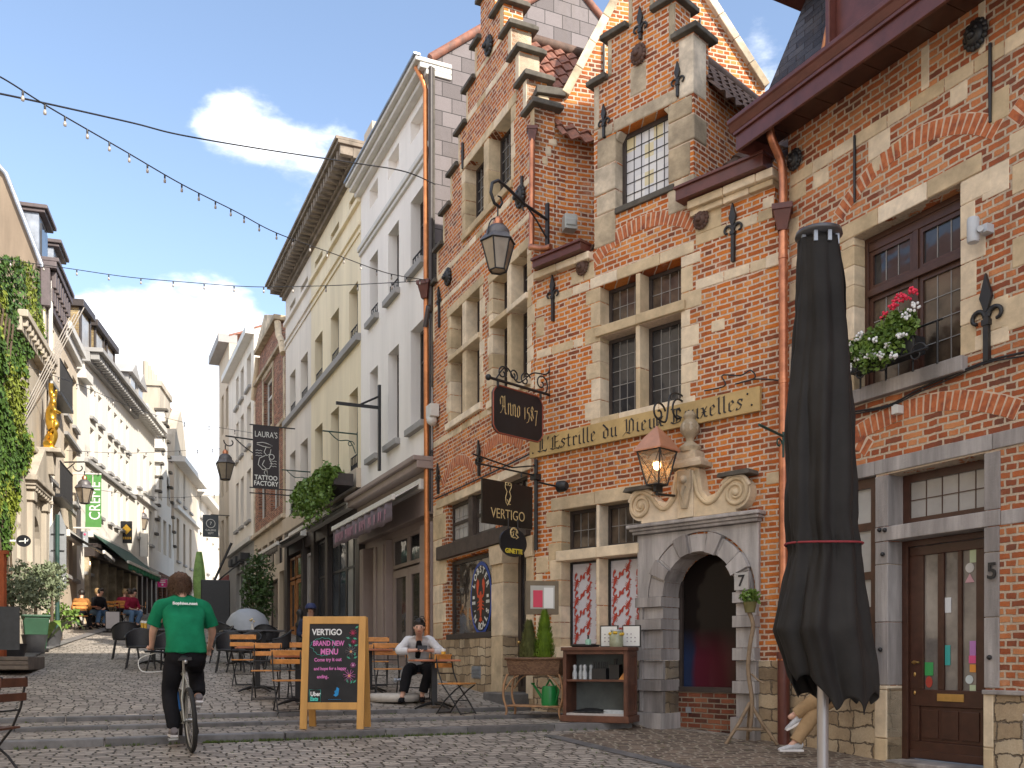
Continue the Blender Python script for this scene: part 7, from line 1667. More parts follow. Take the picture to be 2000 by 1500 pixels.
street_lamp(440, 885, 30, YS, 1, 'old street lantern on a wall arm left of the tattoo banner', 1.35, 1.0)
street_lamp(278, 1000, 44, YL, -1, 'old street lantern above the framed white sign', 1.3, .9)
# ---- closed black parasol, near right
d_ = 4.6; P_ = gpx(1607, d_); t = thing('closed_parasol', 'closed black parasol tied with a red cord on a grey pole', 'parasol', P_)
zof = lambda py: (HY-py)/FPX*d_-P_.z
xof = lambda px: (px-CX)/FPX*d_-P_.x
b = MB(); b.tube([(0, 0, 0), (0, 0, zof(1300))], .027, 14); b.build('pole', mat('grey_anodised_pole', (.42, .41, .42), .35, .1, 3, metal=.5), t)
b = MB(); b.lathe([(.5, 0), (.5, .06), (.06, .08)], seg=4, a0=math.pi/4, a1=math.pi*2.25, smooth=False); b.build('base', mat('parasol_base_concrete', (.3, .3, .3), .9, .1), t)
m_par, tp, bp = newmat('black_parasol_canvas'); op = tp.nodes.new('ShaderNodeTexCoord').outputs['Object']; np_ = noise_t(tp, op, 2.2, 6, .6); npf = noise_t(tp, op, 400, 2, .5)
tp.links.new(ramp(tp, np_.outputs[0], ((.35, (.015, .014, .014)), (.7, (.034, .032, .031)))), bp.inputs['Base Color']); bp.inputs['Roughness'].default_value = .7; bp.inputs['Specular IOR Level'].default_value = .22
bump(tp, bp, npf.outputs[0], .25, .001)
# silhouette: (py, left px, right px)
sil = [(470, 1562, 1636), (500, 1560, 1640), (560, 1556, 1648), (700, 1545, 1662), (850, 1534, 1670), (950, 1530, 1674), (1020, 1532, 1674), (1060, 1536, 1680), (1075, 1538, 1681), (1110, 1531, 1684), (1180, 1514, 1692), (1230, 1504, 1699), (1280, 1524, 1706), (1320, 1535, 1712), (1368, 1560, 1714)]
def silat(py):
    for a, c in zip(sil, sil[1:]):
        if a[0] <= py <= c[0]: f = (py-a[0])/(c[0]-a[0]); return a[1]+(c[1]-a[1])*f, a[2]+(c[2]-a[2])*f
    return sil[-1][1:]
def cloth(u, v):
    a = 2*math.pi*u; hem = 1384-34*abs(math.sin(a*3.5+.4))**1.2-46*max(0, -math.cos(a-.1))**3-12*math.sin(a*2+1)
    py = 470+(hem-470)*v; l, r_ = silat(min(py, 1367)); cx_ = (xof(l)+xof(r_))/2; hw = (xof(r_)-xof(l))/2
    tw = .9*math.sin(v*3+4*u)+1.6*v+.8*noise.noise(Vector((math.cos(a)*1.3, math.sin(a)*1.3, v*2.5)))
    fold = 1-(.20+.12*noise.noise(Vector((math.cos(a)*1.7, math.sin(a)*1.7, v*1.5+5))))*(.5-.5*math.cos(7*a+tw*1.4))*min(1, v*4+.25)
    fold -= .07*(.5-.5*math.cos(13*a+5*v+2*math.sin(3*a)))*min(1, v*2)
    tie = math.exp(-((py-1066)/22)**2); fold = fold*(1-tie*.0)+tie*.03*math.cos(30*a)
    wr = .022*noise.noise(Vector((math.cos(a)*2, math.sin(a)*2, v*7)))+.006*noise.noise(Vector((math.cos(a)*6, math.sin(a)*6, v*22)))
    rr = hw*fold+wr
    return (cx_+rr*math.cos(a), hw*.85*fold*math.sin(a), zof(py))
b = MB(); b.grid(cloth, 220, 130); o = b.build('canopy', m_par, t)
sd_ = o.modifiers.new('t', 'SOLIDIFY'); sd_.thickness = .004
b = MB(); b.lathe([(.04, zof(482)), (.06, zof(466)), (.112, zof(462)), (.108, zof(454)), (.0, zof(451))], (xof(1599), 0, 0), 24); b.build('cap', mat('parasol_cap', (.10, .10, .11), .35, .2, 6, metal=.5), t)
b = MB()
for k in range(8): a = k*.785+.3; b.cb((xof(1599)+.085*math.cos(a), .085*math.sin(a), zof(474)), (.018, .018, .05))
b.build('rib_ends', m_zinc, t)
b = MB(); l, r_ = silat(1066); cx_ = (xof(l)+xof(r_))/2; hw = (xof(r_)-xof(l))/2+.004
b.tube([(cx_+hw*math.cos(a), hw*.87*math.sin(a), zof(1064)+.004*math.cos(2*a)) for a in [i*6.2832/50 for i in range(50)]], .0055, 6, closed=True); b.build('cord', mat('dark_red_cord', (.28, .03, .04), .7, .2, 30), t)
# ================================================================ things at the tavern door
nE = Vector((-.707, -.707)); yawE = math.atan2(fE.X.y, fE.X.x)
def onE(x, out, z=None):
    p = fE.W(x, -out, 0); return Vector((p.x, p.y, hgt(p.x, p.y) if z is None else z))
m_oldw = mat('old_mahogany', (.13, .05, .028), .5, .5, 5, bmp=.2); m_in = mat('grey_painted_inside', (.13, .15, .15), .7, .3, 4)
P_ = onE(1.80, .60); P_.z += .01
cab = thing('cabinet', 'old dark wooden shelf cabinet with open front beside the portal', 'cabinet', P_, -.43)
CW, CD, CH = .46, .22, 1.02
b = MB(); b.box(-CW-.03, CW+.03, -CD-.03, CD+.03, .0, .09); b.box(-CW-.02, CW+.02, -CD-.03, CD+.02, CH-.05, CH); b.box(-CW, CW, CD-.02, CD, .09, CH-.05)
b.box(-CW, -CW+.05, -CD, CD-.02, .09, CH-.05); b.box(-CW+.05, CW-.05, -CD, -CD+.03, CH-.1, CH-.05)
b.build('carcass', m_oldw, cab, .006)
b = MB(); b.box(CW-.05, CW, -CD, CD-.02, .09, CH-.05); b.box(CW, CW+.012, -CD+.01, -CD+.07, .1, CH-.06); b.box(CW, CW+.012, CD-.08, CD-.02, .1, CH-.06)
for z in (.1, .5, CH-.12): b.box(CW, CW+.012, -CD+.07, CD-.08, z, z+.06)
b.build('side_panel', m_oldw, cab, .004)
b = MB(); b.box(-CW+.05, CW-.05, CD-.04, CD-.021, .1, CH-.06); b.build('back_panel', m_in, cab)
b = MB(); b.box(-CW+.05, CW-.05, -CD+.01, CD-.04, .55, .58); b.build('shelf', m_oldw, cab, .003); b = MB(); b.box(-CW+.05, CW-.05, -CD+.01, CD-.04, .091, .12); b.build('shelf', mat('pale_shelf_lining', (.45, .42, .4), .7, .2), cab)
def oncab(name, label, cat, x, y, z, m, fn, group=None):
    t = thing(name, label, cat, cab.matrix_basis @ Vector((x, y, z)), cab.rotation_euler.z, group); b = MB(); r_ = fn(b, t); b.build({'jar': 'body'}.get(name, 'body'), m, t); return t
m_cl = mat('clear_plastic', (.45, .48, .5), .1, .2, 20, bmp=0); 
for i, (x, y) in enumerate(((-.33, -.1), (-.26, -.05), (-.18, -.11), (-.12, -.03))):
    oncab('bottle', ('clear bottle at the left end of the cabinet shelf', 'second clear bottle from the left on the cabinet shelf', 'third clear bottle from the left on the cabinet shelf', 'fourth clear bottle from the left on the cabinet shelf')[i], 'bottle', x, y, .58, m_cl, lambda b, t: b.lathe([(.032, 0), (.036, .08), (.02, .13), (.028, .18), (.016, .2)], seg=12), 'bottles on the cabinet shelf')
oncab('cutlery_holder', 'black bucket of cutlery on the cabinet shelf', 'cutlery holder', .02, -.02, .58, m_black, lambda b, t: (b.box(-.1, .1, -.08, .08, 0, .15), [b.tube([(-.08+i*.022, 0, .1), (-.1+i*.028, .01*(i % 3), .24)], .006, 5) for i in range(8)]))
oncab('condiment_box', 'black box next to the cutlery bucket', 'box', .22, .02, .58, m_black, lambda b, t: (b.box(-.07, .07, -.07, .07, 0, .2), b.tube([(0, 0, .2), (.01, 0, .28)], .02, 6)))
oncab('wood_block', 'small wooden stand at the right end of the cabinet shelf', 'stand', .38, -.08, .58, m_slat, lambda b, t: b.prism([(-.07, 0), (.06, 0), (.06, .1), (.0, .09)], -.05, .05))
oncab('cloth_pile', 'dark cloth lying on the bottom shelf of the cabinet', 'cloth', -.1, -.05, .12, m_black, lambda b, t: b.grid(lambda u, v: (-.25+.5*u, -.12+.24*v, .02+.045*math.sin(u*3.1)*math.sin(v*3.1)+.02*noise.noise(Vector((u*6, v*6, 1)))), 14, 8))
oncab('ashtray_box', 'small clear tray on the bottom shelf of the cabinet', 'tray', .25, -.08, .12, m_cl, lambda b, t: b.box(-.14, .14, -.08, .08, 0, .05))
oncab('serving_tray', 'round black tray on top of the cabinet', 'tray', -.2, -.03, CH, m_black, lambda b, t: b.lathe([(.01, 0), (.18, .0), (.21, .03), (.2, .035), (.17, .012), (.0, .01)], seg=24))
t = oncab('soap_dispenser', 'mint green pump bottle on the tray', 'bottle', -.17, .0, CH+.012, mat('mint', (.28, .5, .38), .3, .1, bmp=0), lambda b, t: b.lathe([(.04, 0), (.042, .08), (.03, .1)], seg=14)); b = MB(); b.tube([(0, 0, .1), (0, 0, .15)], .014, 8); b.tube([(0, 0, .15), (.0, -.03, .15)], .008, 6); b.build('pump', m_black, t)
t = oncab('jar', 'big glass jar with yellow fruit on top of the cabinet', 'jar', .26, -.07, CH, mat('jar_glass', (.34, .36, .25), .08, .3, 12, bmp=0), lambda b, t: b.lathe([(.085, 0), (.095, .03), (.095, .17), (.075, .2), (.075, .215)], seg=20)); b = MB(); b.lathe([(.08, .215), (.08, .235), (.0, .24)], seg=20); b.build('lid', m_cl, t); b = MB(); [b.ball((.09*math.cos(k), .09*math.sin(k), .17+.01*(k % 3)), .022, 6, 5) for k in range(14)]; b.build('fruit', mat('lemon', (.7, .45, .04), .4, .3, 20), t)
for x, l in ((.1, 'left framed white menu card leaning on the wall above the cabinet'), (.42, 'right framed white menu card behind the fruit jar')):
    t = oncab('framed_card', l, 'picture frame', x, .1, CH, m_black, lambda b, t: b.box(-.13, .13, 0, .02, 0, .3)); b = MB(); b.box(-.115, .115, -.003, .0, .015, .285); b.build('card', m_sw, t); b = MB(); [b.ball((-.06+.055*(k % 3), -.004, .08+.05*(k//3)), .009, 5, 4) for k in range(8)]; b.build('print', mat('faint_print', (.3, .25, .3), .8, .3), t)
# wicker flower stand with two conifers and watering can
m_wk, tk, bk = newmat('wicker'); ok_, vk = brickvec(tk, .002, 8); btk = bricknode(tk, vk, .03, .012, .003, .6)
tk.links.new(mixc(tk, btk.outputs['Fac'], ramp(tk, btk.outputs['Color'], ((.1, (.17, .085, .045)), (.9, (.36, .20, .11)))), (.04, .02, .012)), bk.inputs['Base Color']); bump(tk, bk, btk.outputs['Fac'], .8, -.004 if False else .004); MT['wicker'] = m_wk
m_cane = mat('rattan_cane', (.40, .22, .11), .5, .4, 8)
P_ = onE(.72, .72); ws = thing('wicker_planter', 'wicker flower stand on curved cane legs left of the cabinet', 'planter', P_, -.38)
WW, WD = .42, .17
b = MB(); pr = []
b.add([(sx*(WW-(.04 if z < .7 else 0)), sy*(WD-(.03 if z < .7 else 0)), z) for z in (.62, .86) for sx, sy in ((-1, -1), (1, -1), (1, 1), (-1, 1))], [(0, 1, 5, 4), (1, 2, 6, 5), (2, 3, 7, 6), (3, 0, 4, 7), (3, 2, 1, 0), (4, 5, 6, 7)]); b.build('basket', m_wk, ws, .02)
b = MB(); b.tube([(-WW, -WD, .86), (WW, -WD, .86), (WW, WD, .86), (-WW, WD, .86)], .022, 7, closed=True); b.build('rim', m_wk, ws)
for sx in (-1, 1):
    for sy in (-1, 1):
        b = MB(); b.tube(bez([(sx*(WW-.03), sy*WD*.9, .64), (sx*(WW+.02), sy*WD, .5), (sx*(WW+.03), sy*WD, .3), (sx*(WW-.02), sy*WD, .12), (sx*(WW+.01), sy*(WD+.02), 0)], 5), .017, 7); b.tube(bez([(sx*(WW-.0), sy*WD, .42), (sx*(WW-.1), sy*WD*.95, .56), (sx*(WW-.2), sy*WD*.9, .62)], 4), .011, 6); b.build('leg', m_cane, ws)
b = MB(); b.box(-WW, WW, -WD, WD, .17, .19); b.tube([(-WW, -WD, .18), (WW, -WD, .18), (WW, WD, .18), (-WW, WD, .18)], .014, 6, closed=True); b.build('lower_shelf', m_cane, ws)
m_con = mat('lime_conifer', (.17, .27, .02), .6, .5, 9, bmp=0, col2=(.06, .12, .01)); m_con2 = mat('brownish_conifer', (.16, .17, .055), .7, .5, 9, bmp=0, col2=(.06, .07, .02))
def conifer(x, h, rw, m, label, seed):
    p = ws.matrix_basis @ Vector((x, 0, .85)); t = thing('conifer', label, 'conifer', p, 0, 'small conifers in the wicker stand'); r = random.Random(seed); b = MB()
    for i in range(2600):
        z = h*r.random()**.85; rad = rw*(1-z/h)**.75*(.55+.5*r.random())+.012; a = r.uniform(0, 6.283); c = Vector((rad*math.cos(a), rad*math.sin(a), z+.02))
        l = r.uniform(.035, .07); u = Vector((math.cos(a)*.5+r.uniform(-.3, .3), math.sin(a)*.5+r.uniform(-.3, .3), 1)).normalized()*l; s_ = Vector((-math.sin(a+r.uniform(-1, 1)), math.cos(a), 0))*.008
        b.add([c-s_, c+s_, c+u], [(0, 1, 2)])
    b.build('foliage', m, t); b = MB(); b.tube([(0, 0, -.03), (0, 0, h*.85)], [.015, .004], 6); b.build('stem', m_oldw, t)
    b = MB(); b.lathe([(.01, 0), (rw*.62, .03), (rw*.55, h*.5), (.02, h*.95)], seg=10); b.build('inner_growth', m, t)
conifer(.12, .66, .15, m_con, 'bright lime green conifer in the wicker stand', 1); conifer(-.12, .52, .14, m_con2, 'duller brownish green conifer behind the lime green one', 2)
wc = thing('watering_can', 'green plastic watering can on the lower shelf of the wicker stand', 'watering can', ws.matrix_basis @ Vector((.2, 0, .19)), yawE)
m_gp = mat('green_plastic', (.01, .20, .045), .35, .15, 6, bmp=0); b = MB(); b.lathe([(.12, 0), (.125, .05), (.115, .24), (.10, .28)], seg=20); b.build('tank', m_gp, wc)
b = MB(); b.tube([(-.1, 0, .06), (-.2, 0, .16), (-.33, 0, .3)], [.03, .022, .015], 8); b.lathe([(.02, 0), (.035, .03)], (-.335, 0, .29), 10); b.build('spout', m_gp, wc); b = MB(); b.tube([(.1, 0, .27), (.16, 0, .3), (.17, 0, .2), (.12, 0, .06)], .014, 6); b.tube([(-.07, 0, .28), (0, 0, .37), (.08, 0, .28)], .014, 6); b.build('handle', m_gp, wc)
# branch plant stand with pot, number plate
P_ = onE(4.02, .42); t = thing('plant_stand', 'rustic branch tripod stand right of the portal', 'plant stand', P_, yawE); m_br = mat('peeled_branch', (.27, .19, .12), .8, .4, 8, bmp=.3)
b = MB(); b.tube(bez([(0, 0, .15), (.03, 0, .5), (-.03, .01, .9), (.0, .0, 1.2), (.03, .02, 1.45), (-.02, 0, 1.62)], 5), .026, 7); b.tube([(.02, 0, .85), (.12, -.02, .78), (.2, -.02, .74)], .012, 6); b.build('pole', m_br, t)
for a in (.3, 2.2, 4.2): b = MB(); b.tube([(.0, 0, .5), (.15*math.cos(a), .15*math.sin(a), .25), (.33*math.cos(a), .33*math.sin(a), 0)], .022, 6); b.build('leg', m_br, t)
b = MB(); [b.tube([(.2*math.cos(a), .2*math.sin(a), .18), (.2*math.cos(a+1.95), .2*math.sin(a+1.95), .18)], .016, 6) for a in (.3, 2.2, 4.2)]; b.build('brace', m_br, t)
tp_ = P_+Vector((0, 0, 1.6)); t = thing('potted_plant', 'small leafy plant in a pot on top of the branch stand', 'potted plant', tp_); b = MB(); b.lathe([(.06, 0), (.085, .12), (.09, .13)], seg=12); b.build('pot', mat('olive_pot', (.16, .14, .05), .7, .2), t)
def bush(c, r3, n, ls, m, name='foliage', parent=None, seed=1, hollow=.0, b=None):
    r = random.Random(seed); bb_ = b or MB()
    for i in range(n):
        v = Vector((r.gauss(0, 1), r.gauss(0, 1), r.gauss(0, 1))).normalized()*(r.random()**.4)
        k = 1+.35*noise.noise(v*2.3+Vector((seed, 0, 0))); p = Vector((c[0]+v.x*r3[0]*k, c[1]+v.y*r3[1]*k, c[2]+v.z*r3[2]*k))
        if hollow and noise.noise(p*3.1+Vector((seed*3, 1, 0))) < -hollow: continue
        leaf(bb_, p, ls*r.uniform(.6, 1.3), r)
    return bb_ if b else bb_.build(name, m, parent)
m_lf = mat('fresh_leaf', (.13, .21, .03), .5, .5, 9, bmp=0, col2=(.05, .10, .015)); m_dk = mat('dark_leaf', (.045, .085, .02), .5, .5, 7, bmp=0); m_ol = mat('olive_leaf', (.17, .20, .11), .6, .4, 9, bmp=0, col2=(.08, .10, .05))
bush((0, 0, .19), (.13, .12, .09), 260, .05, m_lf, parent=t, seed=3)
x, z = 3.74, 1.0; t = thing('number_plate', 'small pale plate with house number 7 on the portal', 'number plate', fE.W(x, -.15, z), yawE); b = MB(); b.box(-.1, .1, -.01, .02, -.11, .11); b.build('plate', m_trim if False else mat('grey_plate', (.42, .40, .38), .6, .2), t); textmesh('7', .2, m_sk, t, (0, -.014, 0), 'lettering', depth=.002, bold=.003)
# window box with geraniums upstairs
wb_ = thing('window_box', 'black iron window box with red and white geraniums on the upstairs sill', 'flower box', fR.W(1.72, -.14, 3.04), math.atan2(fR.X.y, fR.X.x))
b = MB(); b.box(-.52, .35, -.12, .06, .12, .3); b.build('trough', m_black, wb_, .01); b = MB()
for x in (-.5, -.15, .2, .5): b.tube([(x, .05, -.02), (x, .05, .42)], .012, 5)
b.tube([(-.55, .05, .42), (.56, .05, .42)], .012, 5); b.tube([(-.55, -.16, .1), (.56, -.16, .1)], .012, 5)
for cx_ in (-.3, .42, .0): b.tube(spiral((cx_, .08), .02, .12, 7, 0, 22, y=-.15), .010, 5)
b.build('rail', m_black, wb_)
bb_ = bush((-.3, -.1, .33), (.3, .17, .17), 900, .06, None, seed=5, b=MB()); bush((.1, -.1, .42), (.3, .15, .2), 1000, .06, None, seed=6, b=bb_); bush((-.05, -.18, .18), (.35, .1, .14), 500, .05, None, seed=8, b=bb_); bb_.build('foliage', m_lf, wb_)
def blooms(spots, m, r_, n, seed):
    r = random.Random(seed); b = MB()
    for (x, y, z) in spots:
        for _ in range(n): b.ball((x+r.gauss(0, r_), y+r.gauss(0, r_*.6), z+r.gauss(0, r_*.7)), .016, 5, 4)
    return b
blooms([(.12, -.15, .66), (.28, -.15, .7), (-.02, -.12, .62), (.0+.15, -.1, .74), (-.62, -.12, .36), (.34, -.14, .74)], None, .03, 16, 1).build('red_flowers', mat('red_petals', (.75, .03, .08), .5, .2, 20, bmp=0), wb_)
blooms([(-.4, -.2, .42), (-.25, -.22, .47), (-.1, -.24, .2), (.05, -.24, .15), (.1, -.2, .25), (-.45, -.2, .15), (-.3, -.2, .24), (.32, -.18, .5), (.28, -.2, .3), (.4, -.16, .56), (.2, -.22, .12), (-.05, -.24, .34)], None, .03, 12, 2).build('white_flowers', mat('white_petals', (.8, .8, .8), .5, .05, 20, bmp=0), wb_)
# trailing plants on the cream house
t = thing('balcony_planter', 'planter with trailing green plants above the dark shopfront', 'planter', fY.W(9.0, -.42, 4.1), math.atan2(fY.X.y, fY.X.x))
b = MB(); b.box(-2.6, 1.1, -.3, .2, .3, .6); b.build('trough', m_frame, t); r = random.Random(4); b = MB()
for i in range(420):
    x = r.uniform(-2.7, 1.1); a = r.uniform(.2, 1.3); l = r.uniform(.3, 1.25)*(1 if x > -1.5 else .7); c = Vector((x, r.uniform(-.3, .1), .62)); w_ = .03; pts = []
    for k in range(7):
        q = k/6; pts.append(c+Vector((r.uniform(-.04, .04)+.25*q*math.sin(i), -.3*q-.1, .26*a*math.sin(q*2.2)-l*q*q)))
    for p0, p1 in zip(pts, pts[1:]):
        for _ in range(3):
            leaf(b, p0.lerp(p1, r.random())+Vector((r.uniform(-.05, .05), r.uniform(-.05, .05), r.uniform(-.05, .05))), r.uniform(.08, .15), r)
b.build('foliage', m_lf, t)
# awnings
def awning(f, x0, x1, z, out, drop, mc_, mv, label, val=.35, txt=None):
    t = thing('awning', label, 'awning', f.W(0, 0, 0), math.atan2(f.X.y, f.X.x)); b = MB(); b.box(x0, x1, -.22, -.02, z-.02, z+.2); b.build('cassette', m_trim, t, .02)
    b = MB(); b.add([(x0+.05, -.2, z+.12), (x1-.05, -.2, z+.12), (x1-.05, -out, z-drop), (x0+.05, -out, z-drop), (x0+.05, -.2, z+.10), (x1-.05, -.2, z+.10), (x1-.05, -out, z-drop-.02), (x0+.05, -out, z-drop-.02)], [(0, 3, 2, 1), (4, 5, 6, 7), (0, 1, 5, 4), (1, 2, 6, 5), (3, 0, 4, 7)]); b.build('canopy', mc_, t)
    b = MB(); b.box(x0, x1, -out-.06, -out+.02, z-drop-.05, z-drop+.06); b.build('front_bar', m_trim, t, .01)
    if val: b = MB(); b.grid(lambda u, v: (x0+.06+(x1-x0-.12)*u, -out-.02+.02*math.sin(u*60), z-drop-.05-val*v-(.02*math.sin(u*31) if v > .5 else 0)), 60, 3); o = b.build('valance', mv, t); sd_ = o.modifiers.new('s', 'SOLIDIFY'); sd_.thickness = .006
    if txt:
        b = MB(); r = random.Random(2); x = x0+.4
        while x < x1-.4: w_ = r.uniform(.04, .1); b.box(x, x+.025, -out-.055, -out-.05, z-drop-.05-val*.8, z-drop-.05-val*.3); b.box(x+.025, x+w_, -out-.055, -out-.05, z-drop-.05-val*(.35+.4*r.random()), z-drop-.05-val*.3); x += w_+r.choice((.05, .06, .25))
        b.build('faded_lettering', mat('faded_pink_lettering', (.38, .20, .25), .8, .2), t)
    return t
m_val = mat('faded_purple_canvas', (.16, .125, .15), .85, .25, 3)
awning(fW, .2, 5.3, fW.P(830, 955)[1]-.05, .75, .22, m_trim, m_val, 'cream awning with faded purple valance on the white house', .42, True)
awning(fY, 4.4, 9.4, 3.95, .7, .15, m_cap, m_val, 'rolled awning over the dark shopfront of the cream house', 0); awning(fY, .1, 3.6, 3.95, .9, .3, m_frame, m_frame, 'dark awning over the orange wooden doors', .2)
awning(fQ, .2, fQ.L-.2, 4.0, 1.2, .5, m_black, m_black, 'small black awning on the beige house behind the road sign', .1)
awning(fT, .3, 6.5, 4.5, 1.4, .9, mat('dark_green_canvas', (.02, .06, .04), .8, .2), mat('green_canvas', (.01, .18, .09), .7, .1), 'dark green awning over the café on the left', .2)
# pendant lamp under the white-house awning, warm lamps in the café
t = thing('shop_lamp', 'white dish lamp under the purple awning', 'lamp', fW.W(.75, -.5, 3.0), 0); b = MB(); b.lathe([(.24, 0), (.2, .06), (.08, .16), (.03, .22)], seg=16); b.build('shade', m_trim, t)
for px, py, l in ((166, 1092, 'warm bulb in the café window, upper'), (172, 1100, 'warm bulb in the café window, lower')):
    t = thing('cafe_lamp', l, 'lamp', at(px, py, 34.2)); b = MB(); b.ball((0, 0, 0), .09, 8, 6); b.build('bulb', m_bulb, t); b = MB(); b.tube([(0, 0, .08), (0, 0, .5)], .01, 4); b.build('flex', m_black, t)
# ================================================================ left foreground and far street
pp = gnd(112, 1216); t = thing('road_sign', 'back of a tall grey arrow-shaped road sign on a dark green post', 'road sign', pp, R_(14))
s_ = pp.y/FPX; b = MB(); b.tube([(0, 0, 0), (0, 0, 250*s_)], .055, 10); b.build('post', MT['dark_green_iron'], t)
b = MB(); b.prism([(-17*s_, 105*s_), (15*s_, 105*s_), (15*s_, 225*s_), (3*s_, 258*s_), (-15*s_, 225*s_)], .07, .10); b.build('panel', mat('grey_sign_back', (.30, .31, .32), .5, .15, 3, metal=.3), t)
b = MB(); [b.box(-12*s_, 12*s_, .04, .069, z*s_, (z+1.5)*s_) for z in (120, 150, 180, 212)]; b.build('clamp', m_black, t); b = MB(); [b.box(x*s_, (x+w_)*s_, .06, .069, z*s_, (z+h_)*s_) for x, w_, z, h_ in ((-13, 4, 128, 5), (7, 5, 138, 7), (6, 6, 124, 5), (-13, 3, 138, 4), (7, 4, 112, 4))]; b.build('sticker', m_sw, t)
pp = gnd(70, 1250); t = thing('wheeled_bin', 'dark green wheeled bin with folded umbrella cloth at the left', 'bin', pp, .5); m_bin = mat('dark_green_bin', (.02, .07, .035), .5, .2, 4)
b = MB(); b.add([(sx*k, sy*k, z) for z, k in ((.08, .2), (.8, .27)) for sx, sy in ((-1, -1), (1, -1), (1, 1), (-1, 1))], [(0, 1, 5, 4), (1, 2, 6, 5), (2, 3, 7, 6), (3, 0, 4, 7), (3, 2, 1, 0), (4, 5, 6, 7)]); b.build('tub', m_bin, t, .02); b = MB(); b.box(-.3, .3, -.3, .3, .8, .86); b.build('lid', m_bin, t, .02); [MB().lathe([(.1, -.03), (.1, .03)], (x, .24, .1), 12, axis='x').build('wheel', m_black, t) for x in (-.24, .24)]
t = thing('palm_plant', 'low plant with broad drooping green leaves beside the bin', 'plant', gnd(88, 1262))
for k in range(7):
    a = -.9+k*.75; b = MB(); l = .9
    b.grid(lambda u, v: ((.15+l*u)*math.cos(a)+(-math.sin(a))*(v-.5)*.2*math.sin(math.pi*min(1, u+.08)), (.15+l*u)*math.sin(a)*.6+math.cos(a)*(v-.5)*.2*math.sin(math.pi*min(1, u+.08)), .25+.55*math.sin(u*2.4)+.12*k/7-.25*u), 8, 2); b.build('leaf', m_lf if k % 3 == 0 else m_dk, t)
def shrub(px, py, h, w_, label, m, n=1800, ls=.09, trunk=True, seed=1, cat='bush', name='olive_bush', z0=.5, hollow=.12, pot=None, d=None):
    p = gnd(px, py) if d is None else gpx(px, d); t = thing(name, label, cat, p); bush((0, 0, z0+h/2), (w_/2, w_/2, h/2), n, ls, m, parent=t, seed=seed, hollow=hollow); r = random.Random(seed)
    if trunk:
        b = MB(); b.tube([(0, 0, 0), (.03, 0, z0+h*.4)], [.05, .03], 7)
        for k in range(6): a = r.uniform(0, 6.28); b.tube([(0, 0, z0+.1*k), (w_*.2*math.cos(a), w_*.2*math.sin(a), z0+h*.35+.08*k), (w_*.38*math.cos(a), w_*.38*math.sin(a), z0+h*.6+.06*k)], [.022, .014, .006], 5)
        b.build('trunk', MT['vine_bark'], t)
    if pot: b = MB(); b.lathe([(.2, 0), (.27, .4), (.29, .42)], seg=14); b.build('pot', pot, t)
    return t
m_pot = mat('dark_grey_pot', (.06, .06, .065), .7, .2)
shrub(22, 1245, 1.05, 1.3, 'grey-green olive bush at the left edge behind the planter rail', m_ol, 2300, .08, seed=11, z0=.95, pot=m_pot); shrub(68, 1225, 1.05, 1.2, 'grey-green olive bush between left edge and road sign', m_ol, 2300, .08, seed=12, z0=1.0, pot=m_pot); shrub(100, 1222, .9, .85, 'grey-green olive bush beside the road sign post', m_ol, 1300, .08, seed=13, z0=1.25, pot=m_pot)
shrub(118, 1218, .9, .9, 'low green bush at the foot of the road sign', m_lf, 700, .1, seed=14, z0=.2, name='bush')
pp = gnd(-10, 1268); t = thing('planter_box', 'weathered timber planter platform at the left edge', 'planter', pp, R_(16)); b = MB(); b.box(-2.5, .6, -.4, 1.2, .06, .3); [b.box(-2.5+.0, .63, -.43, -.4, .07+.08*i, .14+.08*i) for i in range(3)]; b.build('box', mat('weathered_timber', (.17, .14, .115), .9, .4, 5, bmp=.3), t, .01)
b = MB(); [b.box(-1.6+.55*i, -1.25+.55*i, 0, .03, .42, 1.2) for i in range(4)]; b.build('screen_panel', mat('dark_screen', (.05, .055, .06), .6, .3), t)
pp = gnd(5, 1262); t = thing('orange_post', 'slim orange painted post at the left edge', 'post', pp); b = MB(); b.box(-.05, .05, -.05, .05, 0, 2.15); b.box(-.4, .1, -.05, .05, 2.15, 2.22); b.build('post', mat('orange_paint', (.42, .10, .035), .6, .2), t)
gr = MB(); r = random.Random(9); 
for i in range(500): p = gnd_ = Vector((at(0, 0, 1).x*0, 0, 0)); px = r.uniform(-30, 34); d = r.uniform(17.5, 19.5); q = gpx(px, d); tuft(gr, q.x, q.y, q.z, 2, .16, .05)
tag(gr.build('grass', m_lf), 'tuft of rough green grass below the timber planter', 'grass', kind='stuff')
# white a-board, far people area
pp = gpx(220, 29.8); t = thing('pavement_sign', 'metal A-board with pale blank face in front of the café terrace', 'sign', pp, .15); s_ = pp.y/FPX
b = MB(); b.box(-14*s_, 14*s_, 0, .06, 6*s_, 42*s_); b.box(-16*s_, 16*s_, -.15, .2, 0, 2*s_); [b.box(x*s_-.03, x*s_+.03, 0, .05, 0, 8*s_) for x in (-10, 10)]; b.build('frame', m_black, t); b = MB(); b.box(-12.5*s_, 12.5*s_, -.01, 0, 8*s_, 40.5*s_); b.build('face', mat('pale_blank_face', (.42, .40, .42), .5, .1, 3), t)
